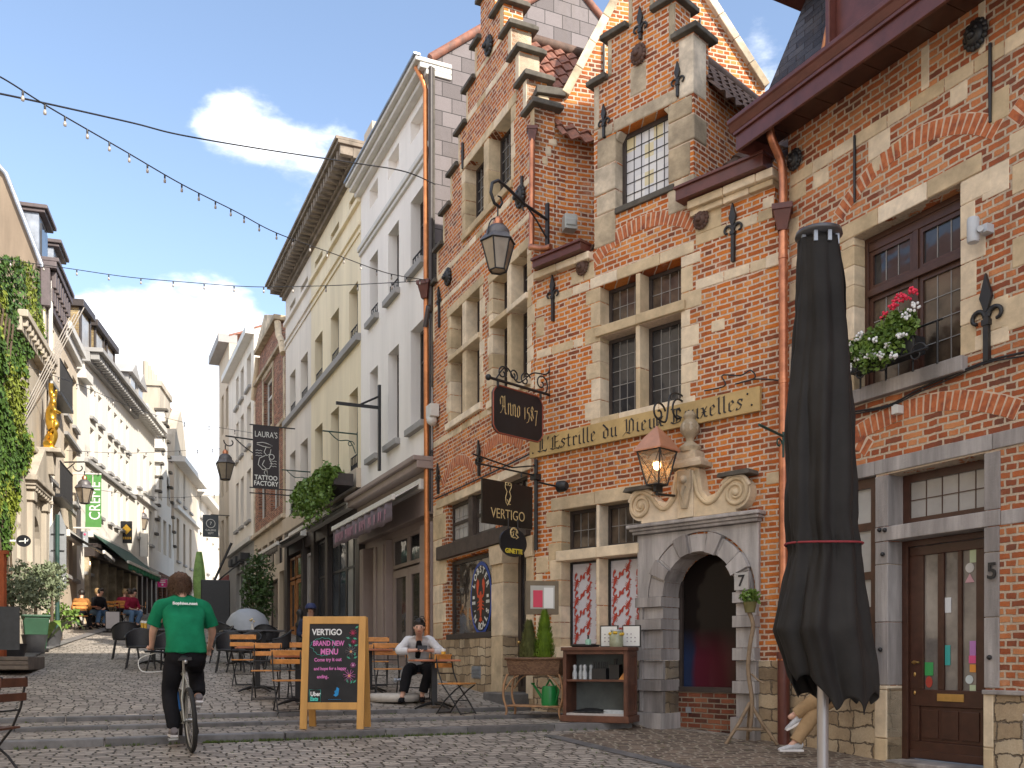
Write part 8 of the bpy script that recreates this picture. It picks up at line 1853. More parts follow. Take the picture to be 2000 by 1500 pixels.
# green closed parasol, black things, ivy column
pp = gpx(389, 40); t = thing('closed_parasol', 'closed lime green parasol far up the street beside the cyclist head', 'parasol', pp); b = MB(); b.tube([(0, 0, 0), (0, 0, 2.6)], .03, 8); b.build('pole', m_trim, t); b = MB(); b.grid(lambda u, v: ((.1+.13*math.sin(v*2.6)+.0)*(1-.25*(.5-.5*math.cos(8*6.283*u)))*math.cos(6.283*u)*1.15, (.1+.13*math.sin(v*2.6))*math.sin(6.283*u), 2.9-2.1*v), 48, 14); b.build('canopy', mat('lime_canvas', (.24, .40, .12), .7, .4, 4), t)
shrub(503, 0, 2.3, .9, 'tall potted climbing plant against the pale shopfront', m_dk, 2600, .10, seed=21, z0=.35, cat='plant', name='potted_climber', pot=m_pot, d=25.5, hollow=.3)
pp = gpx(418, 34); t = thing('heater_box', 'black draped screen beyond the cyclist right shoulder', 'screen', pp, .3); b = MB(); b.box(-.45, .55, -.1, .5, 0, 1.75); b.build('drape', m_black, t, .03); b = MB(); b.tube([(.0, 0, 1.7), (.6, 0, 3.1)], .05, 6); b.tube([(.1, 0, 1.7), (.9, 0, 2.4)], .03, 6); b.build('folded_arm', m_black, t)
pp = gpx(484, 24); t = thing('domed_cover', 'grey domed cover behind the black wicker chairs', 'cover', pp); b = MB(); b.lathe([(.55, .5), (.52, .75), (.4, .95), (.2, 1.07), (.0, 1.1)], seg=20); b.build('dome', mat('grey_cover', (.36, .38, .42), .5, .1), t); b = MB(); b.lathe([(.5, 0), (.55, .5)], seg=20); b.build('skirt', m_frame, t)
pp = gpx(586, 23); t = thing('iron_bollard', 'black cast iron bollard with bands left of the chalkboard', 'bollard', pp); b = MB(); b.lathe([(.14, 0), (.14, .15), (.1, .2), (.09, .7), (.12, .74), (.12, .8), (.08, .84), (.07, 1.0), (.1, 1.06), (.06, 1.14), (0, 1.16)], seg=14); b.build('shaft', m_black, t)
# chair cropped at the lower left
pp = gpx(-30, 8.0); o = dup(fc, pp, R_(-90), 'dark folding chair cropped by the lower left corner'); o['group'] = GW; o.scale = (1, 1, 1)
for c in o.children:
    if c.name.startswith(('seat', 'backrest')): c.data = c.data.copy(); c.data.materials.clear(); c.data.materials.append(m_oldw)
# manhole, litter of paper at the left
q = gnd(225, 1233); b = MB(); b.box(-.5, .5, -.35, .35, 0, .012); o = b.build('manhole_cover', m_kerb, None); o.location = (q.x, q.y, q.z+.01); tag(o, 'small iron cover in the setts beyond the left café table', 'manhole cover')
# ---- festoon lights
def festoon(pts, label, step=.62, bulbs=True, r_=.008, nb=90, bs=1.0):
    bs *= .62
    P3 = bez([at(*p) for p in pts], 10); t = thing('festoon_lights' if bulbs else 'overhead_cable', label, 'string lights' if bulbs else 'cable', (0, 0, 0)); b = MB(); b.tube(P3, r_, 5); b.build('cable', m_black, t)
    if not bulbs: return
    acc = 0; k = 0
    sk, bl_ = MB(), MB(); sk.lathe([(.018*bs, 0), (.02*bs, -.05*bs), (.016*bs, -.08*bs)], seg=8); bl_.lathe([(.014*bs, -.08*bs), (.028*bs, -.12*bs), (.026*bs, -.16*bs), (.0, -.175*bs)], seg=8)
    so_ = None
    for a, c in zip(P3, P3[1:]):
        acc += (c-a).length
        if acc > step and k < nb:
            acc = 0; k += 1
            if so_ is None: so_ = sk.build('socket', m_black, t); so_.location = c; bo_ = bl_.build('bulb', mat('clear_bulb', (.42, .38, .34), .15, .2, 9, bmp=0), so_)
            else:
                q = so_.copy(); C.objects.link(q); q.location = c; q.parent = t; w_ = bo_.copy(); C.objects.link(w_); w_.parent = q
festoon([(-60, 128, 8.6), (0, 150, 9), (100, 212, 9.8), (240, 293, 11.2), (355, 360, 12.5), (460, 413, 13.9), (540, 455, 15), (650, 495, 16.5), (755, 533, 17.9), (838, 548, 19)], 'longest string of festoon bulbs descending from the upper left corner', .36, nb=40)
festoon([(-80, 175, 9), (0, 183, 10), (250, 238, 12.5), (350, 263, 13.5), (505, 290, 15), (690, 318, 17), (790, 335, 18), (850, 360, 18.8)], 'plain black overhead cable crossing the sky above the festoon', bulbs=False, r_=.011)
festoon([(-60, 500, 19), (0, 506, 20), (125, 523, 20), (250, 541, 20), (375, 552, 20), (492, 560, 19.6), (605, 559, 19.4), (710, 555, 19.2), (838, 548, 19)], 'nearly level string of festoon bulbs from the ivy house to the copper hopper', .62, nb=40, bs=1.2)
festoon([(40, 712, 24), (150, 750, 27), (265, 798, 30), (360, 825, 31), (440, 837, 32), (530, 852, 32)], 'string of festoon bulbs from the pale stone house to the tattoo shop', .8, nb=30, bs=1.4)
festoon([(130, 880, 30), (250, 885, 33), (360, 880, 36), (430, 876, 38)], 'faint string of festoon bulbs in the street gap, upper', .9, nb=20, bs=1.4)
festoon([(150, 950, 33), (250, 965, 36), (340, 972, 39), (430, 965, 42)], 'faint string of festoon bulbs in the street gap, lower', .9, nb=20, bs=1.5)
# ================================================================ people
def clothm(name, col, sc=14): return mat(name, col, .9, .25, 5, bmp=.5, dist=.006, spec=.12)
m_hb2 = mat('tousled_brown_hair', (.13, .07, .04), .6, .7, 60, bmp=.3, spec=.3)
m_skin = mat('skin', (.62, .36, .26), .5, .12, 14, bmp=.05); m_skin2 = mat('tanned_skin', (.46, .235, .15), .5, .12, 14, bmp=.05)
m_hb = mat('brown_hair', (.055, .032, .02), .55, .5, 30, bmp=.4); m_hd = mat('dark_hair', (.02, .014, .012), .45, .5, 30, bmp=.4); m_hf = mat('fair_hair', (.35, .22, .1), .55, .4, 30)
m_blk = clothm('black_cloth', (.016, .016, .019)); m_grn = clothm('green_cotton', (.012, .20, .095)); m_wsh = clothm('white_cotton', (.66, .66, .68)); m_khk = clothm('khaki_cotton', (.36, .24, .13))
def tubec(b, pts, rs, seg=12, n=5, sq=1):
    P_ = bez([Vector(p) for p in pts], n); k = len(pts)-1; R2 = []
    for i in range(len(P_)): t = i/n; a = min(int(t), k-1); R2.append(rs[a]+(rs[a+1]-rs[a])*(t-a))
    return b.tube(P_, R2, seg)
def wrinkle(o, amp, sc, seed=0):
    for v in o.data.vertices:
        p = v.co; k = noise.noise(Vector((p.x*sc+seed, p.y*sc, p.z*sc*.6)))+.5*noise.noise(Vector((p.x*sc*2.3, p.y*sc*2.3+seed, p.z*sc*1.6)))
        v.co = p+v.normal*amp*k
    return o
def loft(b, secs, seg=22, n=4):
    C_ = bez([Vector(s_[:3]) for s_ in secs], n); Rr = bez([Vector((s_[3], s_[4], s_[5] if len(s_) > 5 else 0)) for s_ in secs], n); vs = []
    for c, r_ in zip(C_, Rr):
        for k in range(seg):
            a = 2*math.pi*k/seg; x = r_.x*math.copysign(abs(math.cos(a))**.8, math.cos(a)); y = r_.y*math.copysign(abs(math.sin(a))**.8, math.sin(a)); vs.append((c.x+x, c.y+y, c.z+r_.z*math.sin(a)))
    m_ = len(C_); fs = [(i*seg+k, i*seg+(k+1) % seg, (i+1)*seg+(k+1) % seg, (i+1)*seg+k) for i in range(m_-1) for k in range(seg)]
    b.add(vs, fs, True); b.add(vs[:seg], [tuple(reversed(range(seg)))]); b.add(vs[-seg:], [tuple(range(seg))]); return b
def hand_nodes(J, E_, pre, w_, dirv, side, curl=.5):
    """palm and five curled fingers in the skin skeleton"""
    w_ = Vector(w_); d = Vector(dirv).normalized(); s_ = Vector(side).normalized(); up = d.cross(s_)
    J[pre+'p'] = (w_+d*.05, (.032, .02)); E_.append((pre+'w', pre+'p'))
    for i, (o, l) in enumerate(((-.028, .062), (-.01, .074), (.009, .07), (.027, .055))):
        a = w_+d*.095+s_*o; m_ = a+d*l*.5-up*curl*.02; e = m_+d*l*(.35-curl*.4)-up*curl*.04
        for k, p, r_ in (('a', a, .0095), ('b', m_, .0085), ('c', e, .007)): J['%s%d%s' % (pre, i, k)] = (p, r_)
        E_ += [(pre+'p', '%s%da' % (pre, i)), ('%s%da' % (pre, i), '%s%db' % (pre, i)), ('%s%db' % (pre, i), '%s%dc' % (pre, i))]
    a = w_+d*.035-s_*.035; e = a+d*.035-s_*.015-up*.01; J[pre+'ta'] = (a, .011); J[pre+'tb'] = (e, .009); E_ += [(pre+'p', pre+'ta'), (pre+'ta', pre+'tb')]
def face(t, c, r, fwd, m_eye=None, up=Vector((0, 0, 1)), skinm=None):
    """eyes, nose, mouth, ears around head centre c facing fwd"""
    f = Vector(fwd).normalized(); s_ = f.cross(up).normalized(); u = s_.cross(f)
    b = MB(); c = Vector(c); tip = c+f*r*1.2-u*r*.22; b.tube([c+f*r*.9+u*r*.1, tip], [r*.1, r*.17], 7); b.ball(tip, r*.17, 7, 5)
    for k in (-1, 1): b.ball(c+s_*k*r*.84-u*r*.08, r*.2, 7, 5, (.6, .9, 1.3))
    b.build('nose_and_ears', skinm or m_skin, t); b = MB()
    for k in (-1, 1): b.ball(c+f*r*.93+s_*k*r*.36+u*r*.04, r*.10, 7, 5); b.tube([c+f*r*.95+s_*k*r*.2+u*r*.25, c+f*r*.9+s_*k*r*.52+u*r*.24], r*.045, 5)
    b.build('eyes', m_hd, t); b = MB(); b.tube([c+f*r*.98-s_*r*.25-u*r*.55, c+f*r*1.04-u*r*.53, c+f*r*.98+s_*r*.25-u*r*.55], [r*.04, r*.08, r*.04], 6); b.build('mouth', mat('lips', (.35, .09, .08), .5, .1), t)
def hair(t, c, r, fwd, m, seed=1, longh=0, n=900, sx=1.0):
    f = Vector(fwd).normalized(); c = Vector(c); rr_ = random.Random(seed); b = MB()
    def hp_(u, v):
        a = 2*math.pi*u; th = v*2.25; d = Vector((math.cos(a)*math.sin(th), math.sin(a)*math.sin(th), math.cos(th)))
        k = d.dot(f); cut = 1.14 if k < .25 else max(.6, 1.14-(k-.25)*1.1*(1 if d.z < .55 else .1))
        return c+Vector((d.x*sx, d.y, d.z*1.08))*r*(cut+.13*noise.noise(d*4.3+Vector((seed, 0, 0))))
    b.grid(hp_, 30, 16)
    for i in range(n):
        d = Vector((rr_.gauss(0, 1), rr_.gauss(0, 1), rr_.gauss(.3, 1))).normalized()
        if d.dot(f) > .3 and d.z < .5 or d.z < -.65: continue
        p = c+Vector((d.x*sx, d.y, d.z*1.08))*r*1.12; q = p+Vector((rr_.gauss(0, .5), rr_.gauss(0, .5), -.9)).normalized()*r*rr_.uniform(.25, .6)+d*r*.16; s_ = d.cross(Vector((0, 0, 1))).normalized()*r*.035 if abs(d.z) < .99 else Vector((r*.03, 0, 0))
        b.add([p-s_, p+s_, q], [(0, 1, 2)])
    return b.build('hair', m, t)
def shoe(t, a, fwd, m_up, m_sole, L_=.27, nm='shoe'):
    a = Vector(a); f = Vector(fwd).normalized(); s_ = f.cross(Vector((0, 0, 1))).normalized(); u = s_.cross(f); b = MB()
    M4 = Matrix((( s_.x, f.x, u.x, a.x), (s_.y, f.y, u.y, a.y), (s_.z, f.z, u.z, a.z), (0, 0, 0, 1)))
    b.m = M4; k = L_/.27
    loft_ = [(0, -.07, -.02, .036, .03), (0, -.05, -.03, .042, .045), (0, 0, -.03, .042, .05), (0, .05, -.045, .042, .04), (0, .12, -.06, .046, .027), (0, .18, -.07, .036, .018), (0, .2, -.075, .015, .008)]
    vs = []; seg = 12
    for (x, y, z, rx, rz) in loft_:
        for j in range(seg): an = 2*math.pi*j/seg; vs.append((x+rx*math.cos(an), y*k, z+rz*math.sin(an)))
    fs = [(i*seg+j, i*seg+(j+1) % seg, (i+1)*seg+(j+1) % seg, (i+1)*seg+j) for i in range(len(loft_)-1) for j in range(seg)]
    b.add(vs, fs, True); b.add(vs[:seg], [tuple(range(seg))]); o = b.build(nm, m_up, t)
    b = MB(); b.m = M4; b.prism([(0, 0)]*0 or [(-.04, -.098), (.04, -.098), (.04, -.072), (-.04, -.072)], -.075, .19*k); b.build('sole', m_sole, o, .006); return o
# ---- bicycle
d_ = 9.9; pp = gpx(375, d_); HD = R_(27)
bk_ = thing('bicycle', 'grey bicycle ridden up the steps by the boy in the green shirt', 'bicycle', (pp.x, pp.y, pp.z), HD); bk_.rotation_euler = (0, R_(-3), HD)
m_tyre = mat('tyre_rubber', (.02, .02, .02), .8, .3, 20, bmp=.3); m_al = mat('bike_aluminium', (.45, .45, .43), .3, .2, 8, metal=.8, bmp=0); m_fr = mat('bike_silver_frame', (.34, .34, .30), .35, .2, 6, metal=.5, bmp=0)
def wheel(y):
    b = MB(); b.tube([(0, y+.318*math.cos(a), .343+.318*math.sin(a)) for a in [i*6.2832/44 for i in range(44)]], .025, 10, closed=True); w_ = b.build('wheel', m_tyre, bk_)
    b = MB(); b.tube([(0, y+.29*math.cos(a), .343+.29*math.sin(a)) for a in [i*6.2832/44 for i in range(44)]], .011, 6, closed=True); b.tube([(-.05, y, .343), (.05, y, .343)], .02, 8); b.build('rim', m_al, w_)
    b = MB()
    for i in range(24): a = i*.2618; b.tube([(.03*(-1)**i, y+.02*math.cos(a+1), .343+.02*math.sin(a+1)), (0, y+.285*math.cos(a), .343+.285*math.sin(a))], .0016, 4)
    b.build('spokes', m_al, w_); return w_
wheel(0); wheel(1.05)
BBp = (0, .43, .29); ST = (0, .27, .86); HT = (0, .86, .90); HB = (0, .92, .68)
b = MB(); b.tube([BBp, ST], .017, 8); b.tube([ST[:2]+(.80,), HT], .018, 8); b.tube([BBp, HB], .02, 8); b.tube([HT, HB], .022, 8)
for s_ in (-1, 1): b.tube([(s_*.06, 0, .343), (s_*.05, .1, .31), (s_*.03, .4, .29)], .010, 6); b.tube([(s_*.06, 0, .343), (s_*.055, .12, .56), (0, .27, .82)], .010, 6); b.tube([(0, .93, .66), (s_*.05, .95, .62), (s_*.055, 1.05, .343)], .012, 6)
b.build('frame', m_fr, bk_)
b = MB(); b.tube([(0, .27, .86), (0, .25, .97)], .013, 8); b.build('seat_post', m_al, bk_); b = MB(); b.grid(lambda u, v: ((u-.5)*(.15-.11*v)*1.0, .12+.27*v, 1.0+.02*math.sin(v*3)-.1*(u-.5)**2*4*.35), 10, 8); b.grid(lambda u, v: ((u-.5)*(.15-.11*v), .12+.27*v, .965+.015*v), 10, 8, flip=True); b.box(-.065, .065, .115, .13, .965, .998); b.build('saddle', m_black, bk_); b = MB(); b.ball((0, .1, .95), .022, 8, 6); b.build('reflector', m_al, bk_)
b = MB(); b.tube([(-.32, .86, 1.08), (-.15, .9, 1.07), (0, .9, 1.02), (.15, .9, 1.07), (.32, .86, 1.08)], .012, 8); b.tube([(0, .86, .9), (0, .9, 1.02)], .016, 8); b.build('handlebar', m_black, bk_)
b = MB(); b.tube(bez([(-.2, .93, 1.06), (-.36, 1.05, 1.0), (-.34, 1.02, .86), (-.1, .98, .85)], 5), .006, 5); b.build('brake_cable', m_sw, bk_)
b = MB(); b.lathe([(.09, -.004), (.095, 0), (.09, .004)], (.05, .43, .29), 20, axis='x'); b.tube([(.07, .43, .29), (.08, .45, .455)], .01, 6); b.tube([(-.06, .43, .29), (-.08, .41, .125)], .01, 6); b.box(.08, .18, .41, .49, .445, .465); b.box(-.18, -.08, .37, .45, .115, .135); b.build('crankset', m_al, bk_)
b = MB(); b.lathe([(.045, -.012), (.045, .012)], (.045, 0, .343), 16, axis='x'); b.tube([(.06, .0, .3), (.07, -.03, .22), (.06, .02, .17)], .010, 6); b.tube([(.05, .0, .385), (.05, .43, .38)], .004, 4); b.tube([(.06, 0, .18), (.05, .43, .2)], .004, 4); b.build('drivetrain', m_black, bk_)
b = MB(); b.tube([(-.05, .62, .62), (-.05, .5, .42)], .035, 10); b.build('bottle', mat('blue_bottle', (.03, .18, .5), .3, .1), bk_)
# ---- cyclist
cy = thing('person', 'cyclist seen from behind in green T-shirt and black trousers, standing on the pedals', 'person', (pp.x, pp.y, pp.z), HD)
J = {'pel': ((0, .42, 1.08), .11), 'sp': ((0, .5, 1.3), .11), 'ch': ((0, .62, 1.50), .095), 'nk': ((0, .72, 1.67), .052), 'hd': ((-.01, .80, 1.80), .092), 'ht': ((-.01, .83, 1.87), .075),
     'ls': ((-.18, .62, 1.55), .062), 'le': ((-.31, .66, 1.30), .046), 'Lw': ((-.31, .80, 1.12), .028), 'rs': ((.18, .62, 1.55), .062), 're': ((.32, .66, 1.30), .046), 'Rw': ((.31, .80, 1.12), .028),
     'lh': ((-.11, .42, 1.02), .09), 'lk': ((-.15, .58, .64), .06), 'la': ((-.13, .42, .26), .042), 'lf': ((-.13, .53, .18), .035), 'rh': ((.11, .42, 1.02), .09), 'rk': ((.15, .80, .86), .06), 'ra': ((.13, .46, .60), .042), 'rf': ((.13, .56, .5), .035)}
E_ = [('pel', 'sp'), ('sp', 'ch'), ('ch', 'nk'), ('nk', 'hd'), ('hd', 'ht'), ('ch', 'ls'), ('ls', 'le'), ('le', 'Lw'), ('ch', 'rs'), ('rs', 're'), ('re', 'Rw'), ('pel', 'lh'), ('lh', 'lk'), ('lk', 'la'), ('la', 'lf'), ('pel', 'rh'), ('rh', 'rk'), ('rk', 'ra'), ('ra', 'rf')]
hand_nodes(J, E_, 'L', (-.31, .80, 1.12), (.02, .9, -.35), (1, 0, 0), 1.0); hand_nodes(J, E_, 'R', (.31, .80, 1.12), (-.02, .9, -.35), (-1, 0, 0), 1.0)
skin('body', J, E_, m_skin, cy)
b = MB(); loft(b, [(0, .42, 1.05, .22, .178), (0, .43, 1.14, .212, .178), (0, .48, 1.28, .20, .165), (0, .55, 1.42, .218, .16), (0, .62, 1.54, .228, .145, .02), (0, .67, 1.63, .18, .115, .03), (0, .715, 1.69, .085, .075, .03)], 32, 5)
for s_ in (-1, 1): tubec(b, [(s_*.12, .63, 1.57), (s_*.21, .63, 1.55), (s_*.27, .64, 1.45), (s_*.305, .655, 1.35)], [.085, .088, .078, .082], 14)
wrinkle(b.build('shirt', m_grn, cy), .016, 8, 3)
b = MB(); loft(b, [(0, .43, 1.13, .16, .12), (0, .42, 1.08, .185, .145), (0, .42, .98, .195, .15), (0, .44, .9, .15, .12)], 24, 4)
tubec(b, [(-.095, .43, 1.0), (-.125, .5, .82), (-.15, .56, .64), (-.145, .5, .46), (-.135, .43, .29), (-.135, .43, .25)], [.115, .105, .09, .082, .072, .066], 16); tubec(b, [(.095, .43, 1.02), (.13, .62, .94), (.155, .79, .86), (.15, .68, .74), (.135, .5, .64), (.13, .46, .60)], [.115, .105, .092, .085, .074, .068], 16)
wrinkle(b.build('trousers', m_blk, cy), .014, 7, 5)
m_gs = mat('grey_trainer', (.22, .20, .21), .7, .3, 10); m_ws = mat('white_rubber', (.7, .68, .68), .6, .1)
shoe(cy, (-.13, .42, .235), (0, 1, 0), m_gs, m_ws); shoe(cy, (.13, .45, .57), (0, .92, -.38), m_gs, m_ws)
hair(cy, (-.01, .80, 1.81), .120, (0, .9, -.25), m_hb2, 2, n=4200, sx=.92); face(cy, (-.01, .82, 1.79), .1, (0, .95, -.3))
o = textmesh('Sophies.nest', .045, m_sw, cy, (0, .495, 1.585), 'shirt_print', rot=(R_(66), 0, 0), depth=.004, sx=1.15, bold=.002)
# ---- generic seated person
def seated(px, d, rz, label, top, bottom, hairm, skinm=None, cap=None, lean=.1, arms='table', cross=False, sc=1.0, shoes=None, glasses=False, detail=False, group=None, dz=0, hd=0, look=None):
    p = gpx(px, d); t = thing('person', label, 'person', p, rz, group); sm_ = skinm or m_skin; L = lean
    J = {'pel': ((0, 0, .54), .095), 'sp': ((0, -.05-L*.3, .72), .08), 'ch': ((0, -.08-L, .90), .078), 'nk': ((0, -.10-L*1.3, 1.06), .048), 'hd': ((.0, -.14-L*1.6, 1.19), .085), 'ht': ((.0, -.14-L*1.6, 1.27), .07),
         'ls': ((-.17, -.08-L, .96), .058), 'rs': ((.17, -.08-L, .96), .058)}
    if arms == 'table': J.update({'le': ((-.31, -.24-L, .79), .042), 'Lw': ((-.06, -.48-L*.4, .80), .027), 're': ((.33, -.22-L, .79), .042), 'Rw': ((.14, -.48-L*.4, .80), .027)})
    else: J.update({'le': ((-.25, -.1-L, .72), .042), 'Lw': ((-.12, -.3, .62), .027), 're': ((.25, -.1-L, .72), .042), 'Rw': ((.12, -.3, .62), .027)})
    if cross: legs = {'lk': ((-.02, -.42, .55), .06), 'la': ((.0, -.66, .20), .04), 'lf': ((0, -.76, .1), .034), 'rk': ((.04, -.44, .66), .06), 'ra': ((-.08, -.62, .50), .04), 'rf': ((-.1, -.72, .44), .034)}
    else: legs = {'lk': ((-.17, -.40, .48), .06), 'la': ((-.25, -.46, .12), .04), 'lf': ((-.27, -.56, .07), .034), 'rk': ((.16, -.42, .48), .06), 'ra': ((.05, -.36, .12), .04), 'rf': ((.05, -.46, .07), .034)}
    J.update({'lh': ((-.1, -.02, .52), .095), 'rh': ((.1, -.02, .52), .095)}); J.update(legs)
    E_ = [('pel', 'sp'), ('sp', 'ch'), ('ch', 'nk'), ('nk', 'hd'), ('hd', 'ht'), ('ch', 'ls'), ('ls', 'le'), ('le', 'Lw'), ('ch', 'rs'), ('rs', 're'), ('re', 'Rw'), ('pel', 'lh'), ('lh', 'lk'), ('lk', 'la'), ('la', 'lf'), ('pel', 'rh'), ('rh', 'rk'), ('rk', 'ra'), ('ra', 'rf')]
    for k in ('pel', 'sp', 'ch', 'nk', 'hd', 'ht', 'ls', 'rs', 'le', 're', 'Lw', 'Rw', 'lh', 'rh'):
        if dz: J[k] = (tuple(Vector(J[k][0])+Vector((0, 0, dz))), J[k][1])
    if hd:
        for k, m_ in (('nk', .5), ('hd', 1), ('ht', 1.15)): J[k] = (tuple(Vector(J[k][0])+Vector((0, -hd*m_, -hd*.55*m_))), J[k][1])
    g = lambda k: Vector(J[k][0])
    hand_nodes(J, E_, 'L', g('Lw'), (.8, -.5, .1), (.5, .8, 0), .7); hand_nodes(J, E_, 'R', g('Rw'), (-.8, -.5, .1), (.5, -.8, 0), .7)
    skin('body', J, E_, sm_, t, 2 if detail else 1)
    b = MB(); loft(b, [(0, 0, .56+dz, .17, .135), (0, -.04-L*.3, .70+dz, .17, .14), (0, -.07-L*.8, .88+dz, .195, .15), (0, -.09-L, .98+dz, .175, .11), (0, -.10-L*1.2-hd*.3, 1.045+dz-hd*.2, .08, .065)], 22, 4)
    for s_, e, w_ in (('ls', 'le', 'Lw'), ('rs', 're', 'Rw')): tubec(b, [g('ch').lerp(g(s_), .6), g(s_), g(s_).lerp(g(e), .55), g(e), g(e).lerp(g(w_), .55)], [.075, .075, .066, .062, .052], 12)
    wrinkle(b.build('top', top, t), .014, 9, px)
    b = MB(); loft(b, [(0, .0, .62+dz, .16, .13), (0, .0, .52+dz, .18, .16), (0, -.02, .45+dz, .16, .15)], 20, 3)
    for h_, k_, a_ in (('lh', 'lk', 'la'), ('rh', 'rk', 'ra')): tubec(b, [g(h_), g(h_).lerp(g(k_), .5), g(k_), g(k_).lerp(g(a_), .5), g(k_).lerp(g(a_), .9 if not cross else 1.02)], [.115, .1, .085, .078, .072], 14)
    wrinkle(b.build('trousers', bottom, t), .012, 8, px+3)
    for a_, f_ in (('la', 'lf'), ('ra', 'rf')):
        fw = g(f_)-g(a_); fw.z = 0 if not cross or a_ == 'la' else fw.z
        q = g(a_); q.z = max(q.z-.02, .10); shoe(t, q, fw, shoes or m_blk, m_ws if shoes else m_blk)
    hc = g('hd').lerp(g('ht'), .45); fw = Vector((0, -1, look if look is not None else (-.45 if arms == 'table' else -.05)))
    hair(t, hc+Vector((0, .03, .014)) if detail else hc, .095 if detail else .102, fw, hairm, px, n=700 if detail else 200, sx=.9); face(t, hc-Vector((0, 0, .012)), .092, fw, skinm=sm_)
    if cap: b = MB(); b.lathe([(.118, .0), (.115, .05), (.08, .11), (.0, .125)], hc+Vector((0, 0, .01)), 16); b.box(-.07, .07, hc.y-.21, hc.y-.08, hc.z+.01, hc.z+.025); b.build('cap', cap, t)
    return t
wm = seated(818, 15.15, R_(6), 'woman in white shirt and black trousers leaning over her phone at the table', m_wsh, m_blk, m_hd, lean=.25, detail=True, hd=.11, look=-.12)
b = MB(); b.tube([(-.02, -.24, .70), (0, -.425, .88), (0, -.44, .98)], [.04, .05, .035], 8); b.build('black_vest', m_blk, wm)
b = MB(); b.tube(bez([(.0, -.50, 1.17), (0, -.41, 1.10), (.02, -.34, .98)], 4), [.05]*4+[.03]*4+[.02], 8); b.build('ponytail', m_hd, wm)
b = MB(); 
for s_ in (-1, 1): b.tube([(s_*.045+.03*math.cos(a), -.66, 1.30+.02*math.sin(a)) for a in [i*.7 for i in range(9)]], .006, 5, closed=True); b.tube([(s_*.075, -.66, 1.30), (s_*.1, -.58, 1.24)], .005, 5)
b.build('sunglasses', m_black, wm)
phl = wm.matrix_basis @ Vector((.05, -.64, .835)); t = thing('phone', 'dark phone held over the table by the woman in white', 'phone', phl, .1); b = MB(); b.box(-.075, .075, -.006, .006, -.04, .045); b.build('phone_body', m_sk, t, .004); t.rotation_euler = (R_(-35), 0, .1)
put(fc, 818, 15.25, R_(6), 'folding chair on which the woman in white sits', GW)
seated(1672, 10.42, R_(-90), 'person in khaki trousers and pale trainers, mostly hidden behind the black parasol', clothm('navy_cotton', (.03, .04, .09)), m_khk, m_hb, arms='lap', cross=True, shoes=mat('pale_grey_trainer', (.5, .5, .52), .6, .25, 30), detail=True, lean=.0, dz=.30)
GP = 'people seated on the terrace up the street'
rust = clothm('rust_cotton', (.36, .11, .05)); och = clothm('ochre_knit', (.30, .13, .04)); red_ = clothm('dark_red_cotton', (.26, .02, .05)); jean = clothm('blue_denim', (.10, .17, .28)); 
FP = ((158, 30.5, 200, 'person in ochre sweater with dark hair at the left end of the terrace', och, m_blk, m_hd, None), (186, 32, 60, 'person in dark top and blue jeans beside the ochre sweater', m_blk, jean, m_hd, None), (203, 33, 250, 'fair haired person behind the metal A-board on its left', m_blk, m_blk, m_hf, None), (238, 34, 180, 'person right behind the metal A-board with fair hair and red top', red_, m_blk, m_hf, None), (251, 33, 60, 'person in dark red top right of the metal A-board', red_, jean, m_hd, None), (270, 33.5, -70, 'person in rust shirt and white shorts at the right end of the terrace', rust, m_wsh, m_hb, None))
for px, d, a, l, c1, c2, hm, _ in FP: seated(px, d, R_(a), l, c1, c2, hm, arms='lap', group=GP)
seated(608, 20.5, R_(10), 'person with navy cap behind the chalkboard, only the cap showing', clothm('navy_jacket', (.03, .04, .08)), m_blk, m_hd, cap=mat('navy_cap', (.02, .03, .10), .7, .1), arms='lap', sc=1)
tch = None
for i, (px, d, a) in enumerate(((158, 30.5, 20), (186, 32, 240), (203, 33, 70), (238, 34, 0), (251, 33, 240), (270, 33.5, 110), (608, 20.5, 190))): put(fc, px, d, R_(a+180), 'folding chair under the ' + ('ochre sweater', 'blue jeans', 'fair haired person left of the metal A-board', 'fair haired person right of the metal A-board', 'dark red top', 'rust shirt', 'person with navy cap')[i]+(' wearer' if i in (0, 1, 4, 5) else ''), GW)
m_fg = mat('pale_green_metal', (.25, .42, .35), .5, .1)
for px, d, l in ((172, 31.3, 'small terrace table between ochre sweater and blue jeans'), (258, 33.6, 'small terrace table in front of the dark red top')): put(ct, px, d, .2, l, GT)

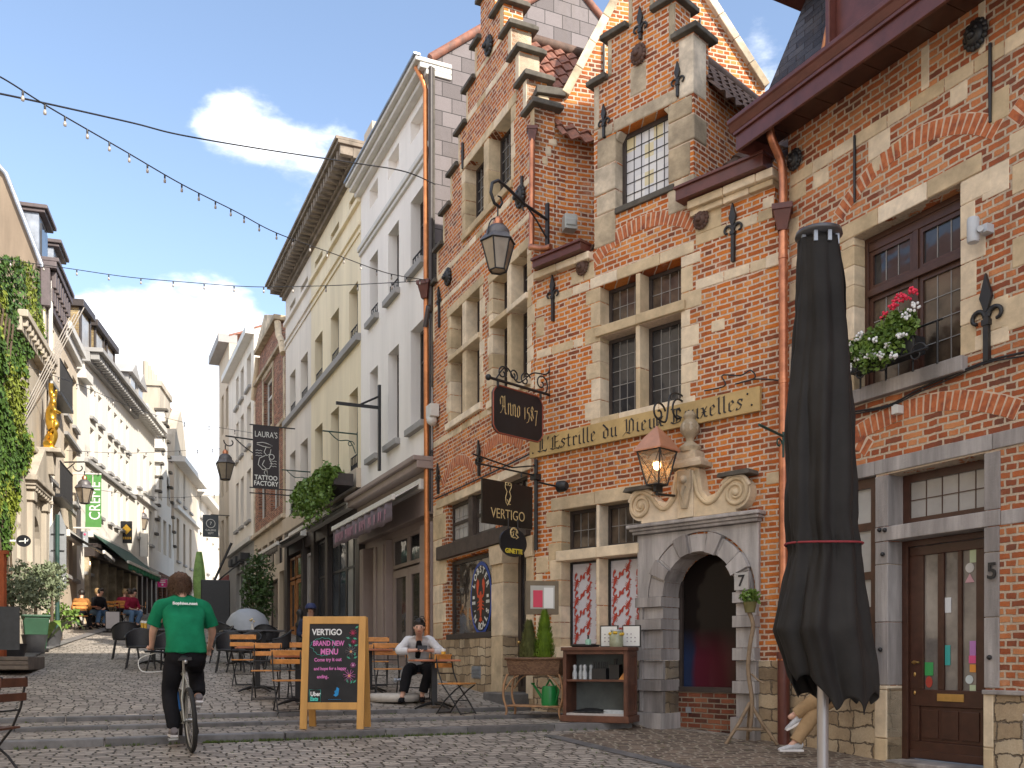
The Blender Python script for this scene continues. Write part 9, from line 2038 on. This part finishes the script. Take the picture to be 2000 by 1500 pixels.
# ---- every separate stone, sill or coping becomes a part of its own
def split_clusters(o, gap):
    me = o.data; n = len(me.vertices); par = list(range(n))
    def fd(a):
        while par[a] != a: par[a] = par[par[a]]; a = par[a]
        return a
    for p in me.polygons:
        v = list(p.vertices)
        for k in v[1:]: par[fd(k)] = fd(v[0])
    comp = {}
    for i in range(n): comp.setdefault(fd(i), []).append(i)
    bx = []
    for c in comp.values():
        co = [me.vertices[i].co for i in c]
        bx.append([[min(v[k] for v in co) for k in range(3)], [max(v[k] for v in co) for k in range(3)], set(c)])
    merged = True
    while merged:
        merged = False; out = []
        while bx:
            a = bx.pop(); i = 0
            while i < len(bx):
                b = bx[i]
                if all(a[0][k]-gap <= b[1][k] and b[0][k]-gap <= a[1][k] for k in range(3)):
                    a = [[min(a[0][k], b[0][k]) for k in range(3)], [max(a[1][k], b[1][k]) for k in range(3)], a[2] | b[2]]; bx.pop(i); merged = True; i = 0
                else: i += 1
            out.append(a)
        bx = out
    if len(bx) < 2 or len(bx) > 60: return
    data = [(set(b[2])) for b in bx]; smo = [p.use_smooth for p in me.polygons]
    for k, vs in enumerate(data):
        idx = sorted(vs); mp_ = {v: i for i, v in enumerate(idx)}
        fs = [(tuple(mp_[v] for v in p.vertices), smo[p.index]) for p in me.polygons if p.vertices[0] in vs]
        m2 = bpy.data.meshes.new(o.name.split('.')[0]); m2.from_pydata([me.vertices[i].co[:] for i in idx], [], [f for f, _ in fs])
        m2.polygons.foreach_set('use_smooth', [s for _, s in fs])
        for mt in me.materials: m2.materials.append(mt)
        m2.update(); q = o.copy(); q.data = m2; C.objects.link(q)
    bpy.data.objects.remove(o)
SPLIT = {'stone_dressings': .014, 'stone_bands': .014, 'pediment': .02, 'anchor': .02, 'door_base_stone': .05, 'coping': .02, 'shop_pilaster': .03, 'window_sill': .03, 'cornice': .03, 'iron_stud': .02, 'dormer_stonework': .03, 'pediment_coping': .02, 'bluestone_surround': .03, 'shop_lamp': .02, 'ledge': .02, 'rib_ends': .005, 'scroll': .02, 'string_course': .02, 'balcony': .05, 'wall_anchor': .05, 'chimney': .1, 'kneeler_stone': .02, 'socket': .05, 'verge': .05, 'plinth': .02, 'shopfront': .03, 'cable': .05}
for o in list(C.objects):
    k = o.name.split('.')[0]
    if k in SPLIT and o.type == 'MESH' and o.parent is not None and not o.children and o.parent.parent is None: split_clusters(o, SPLIT[k])
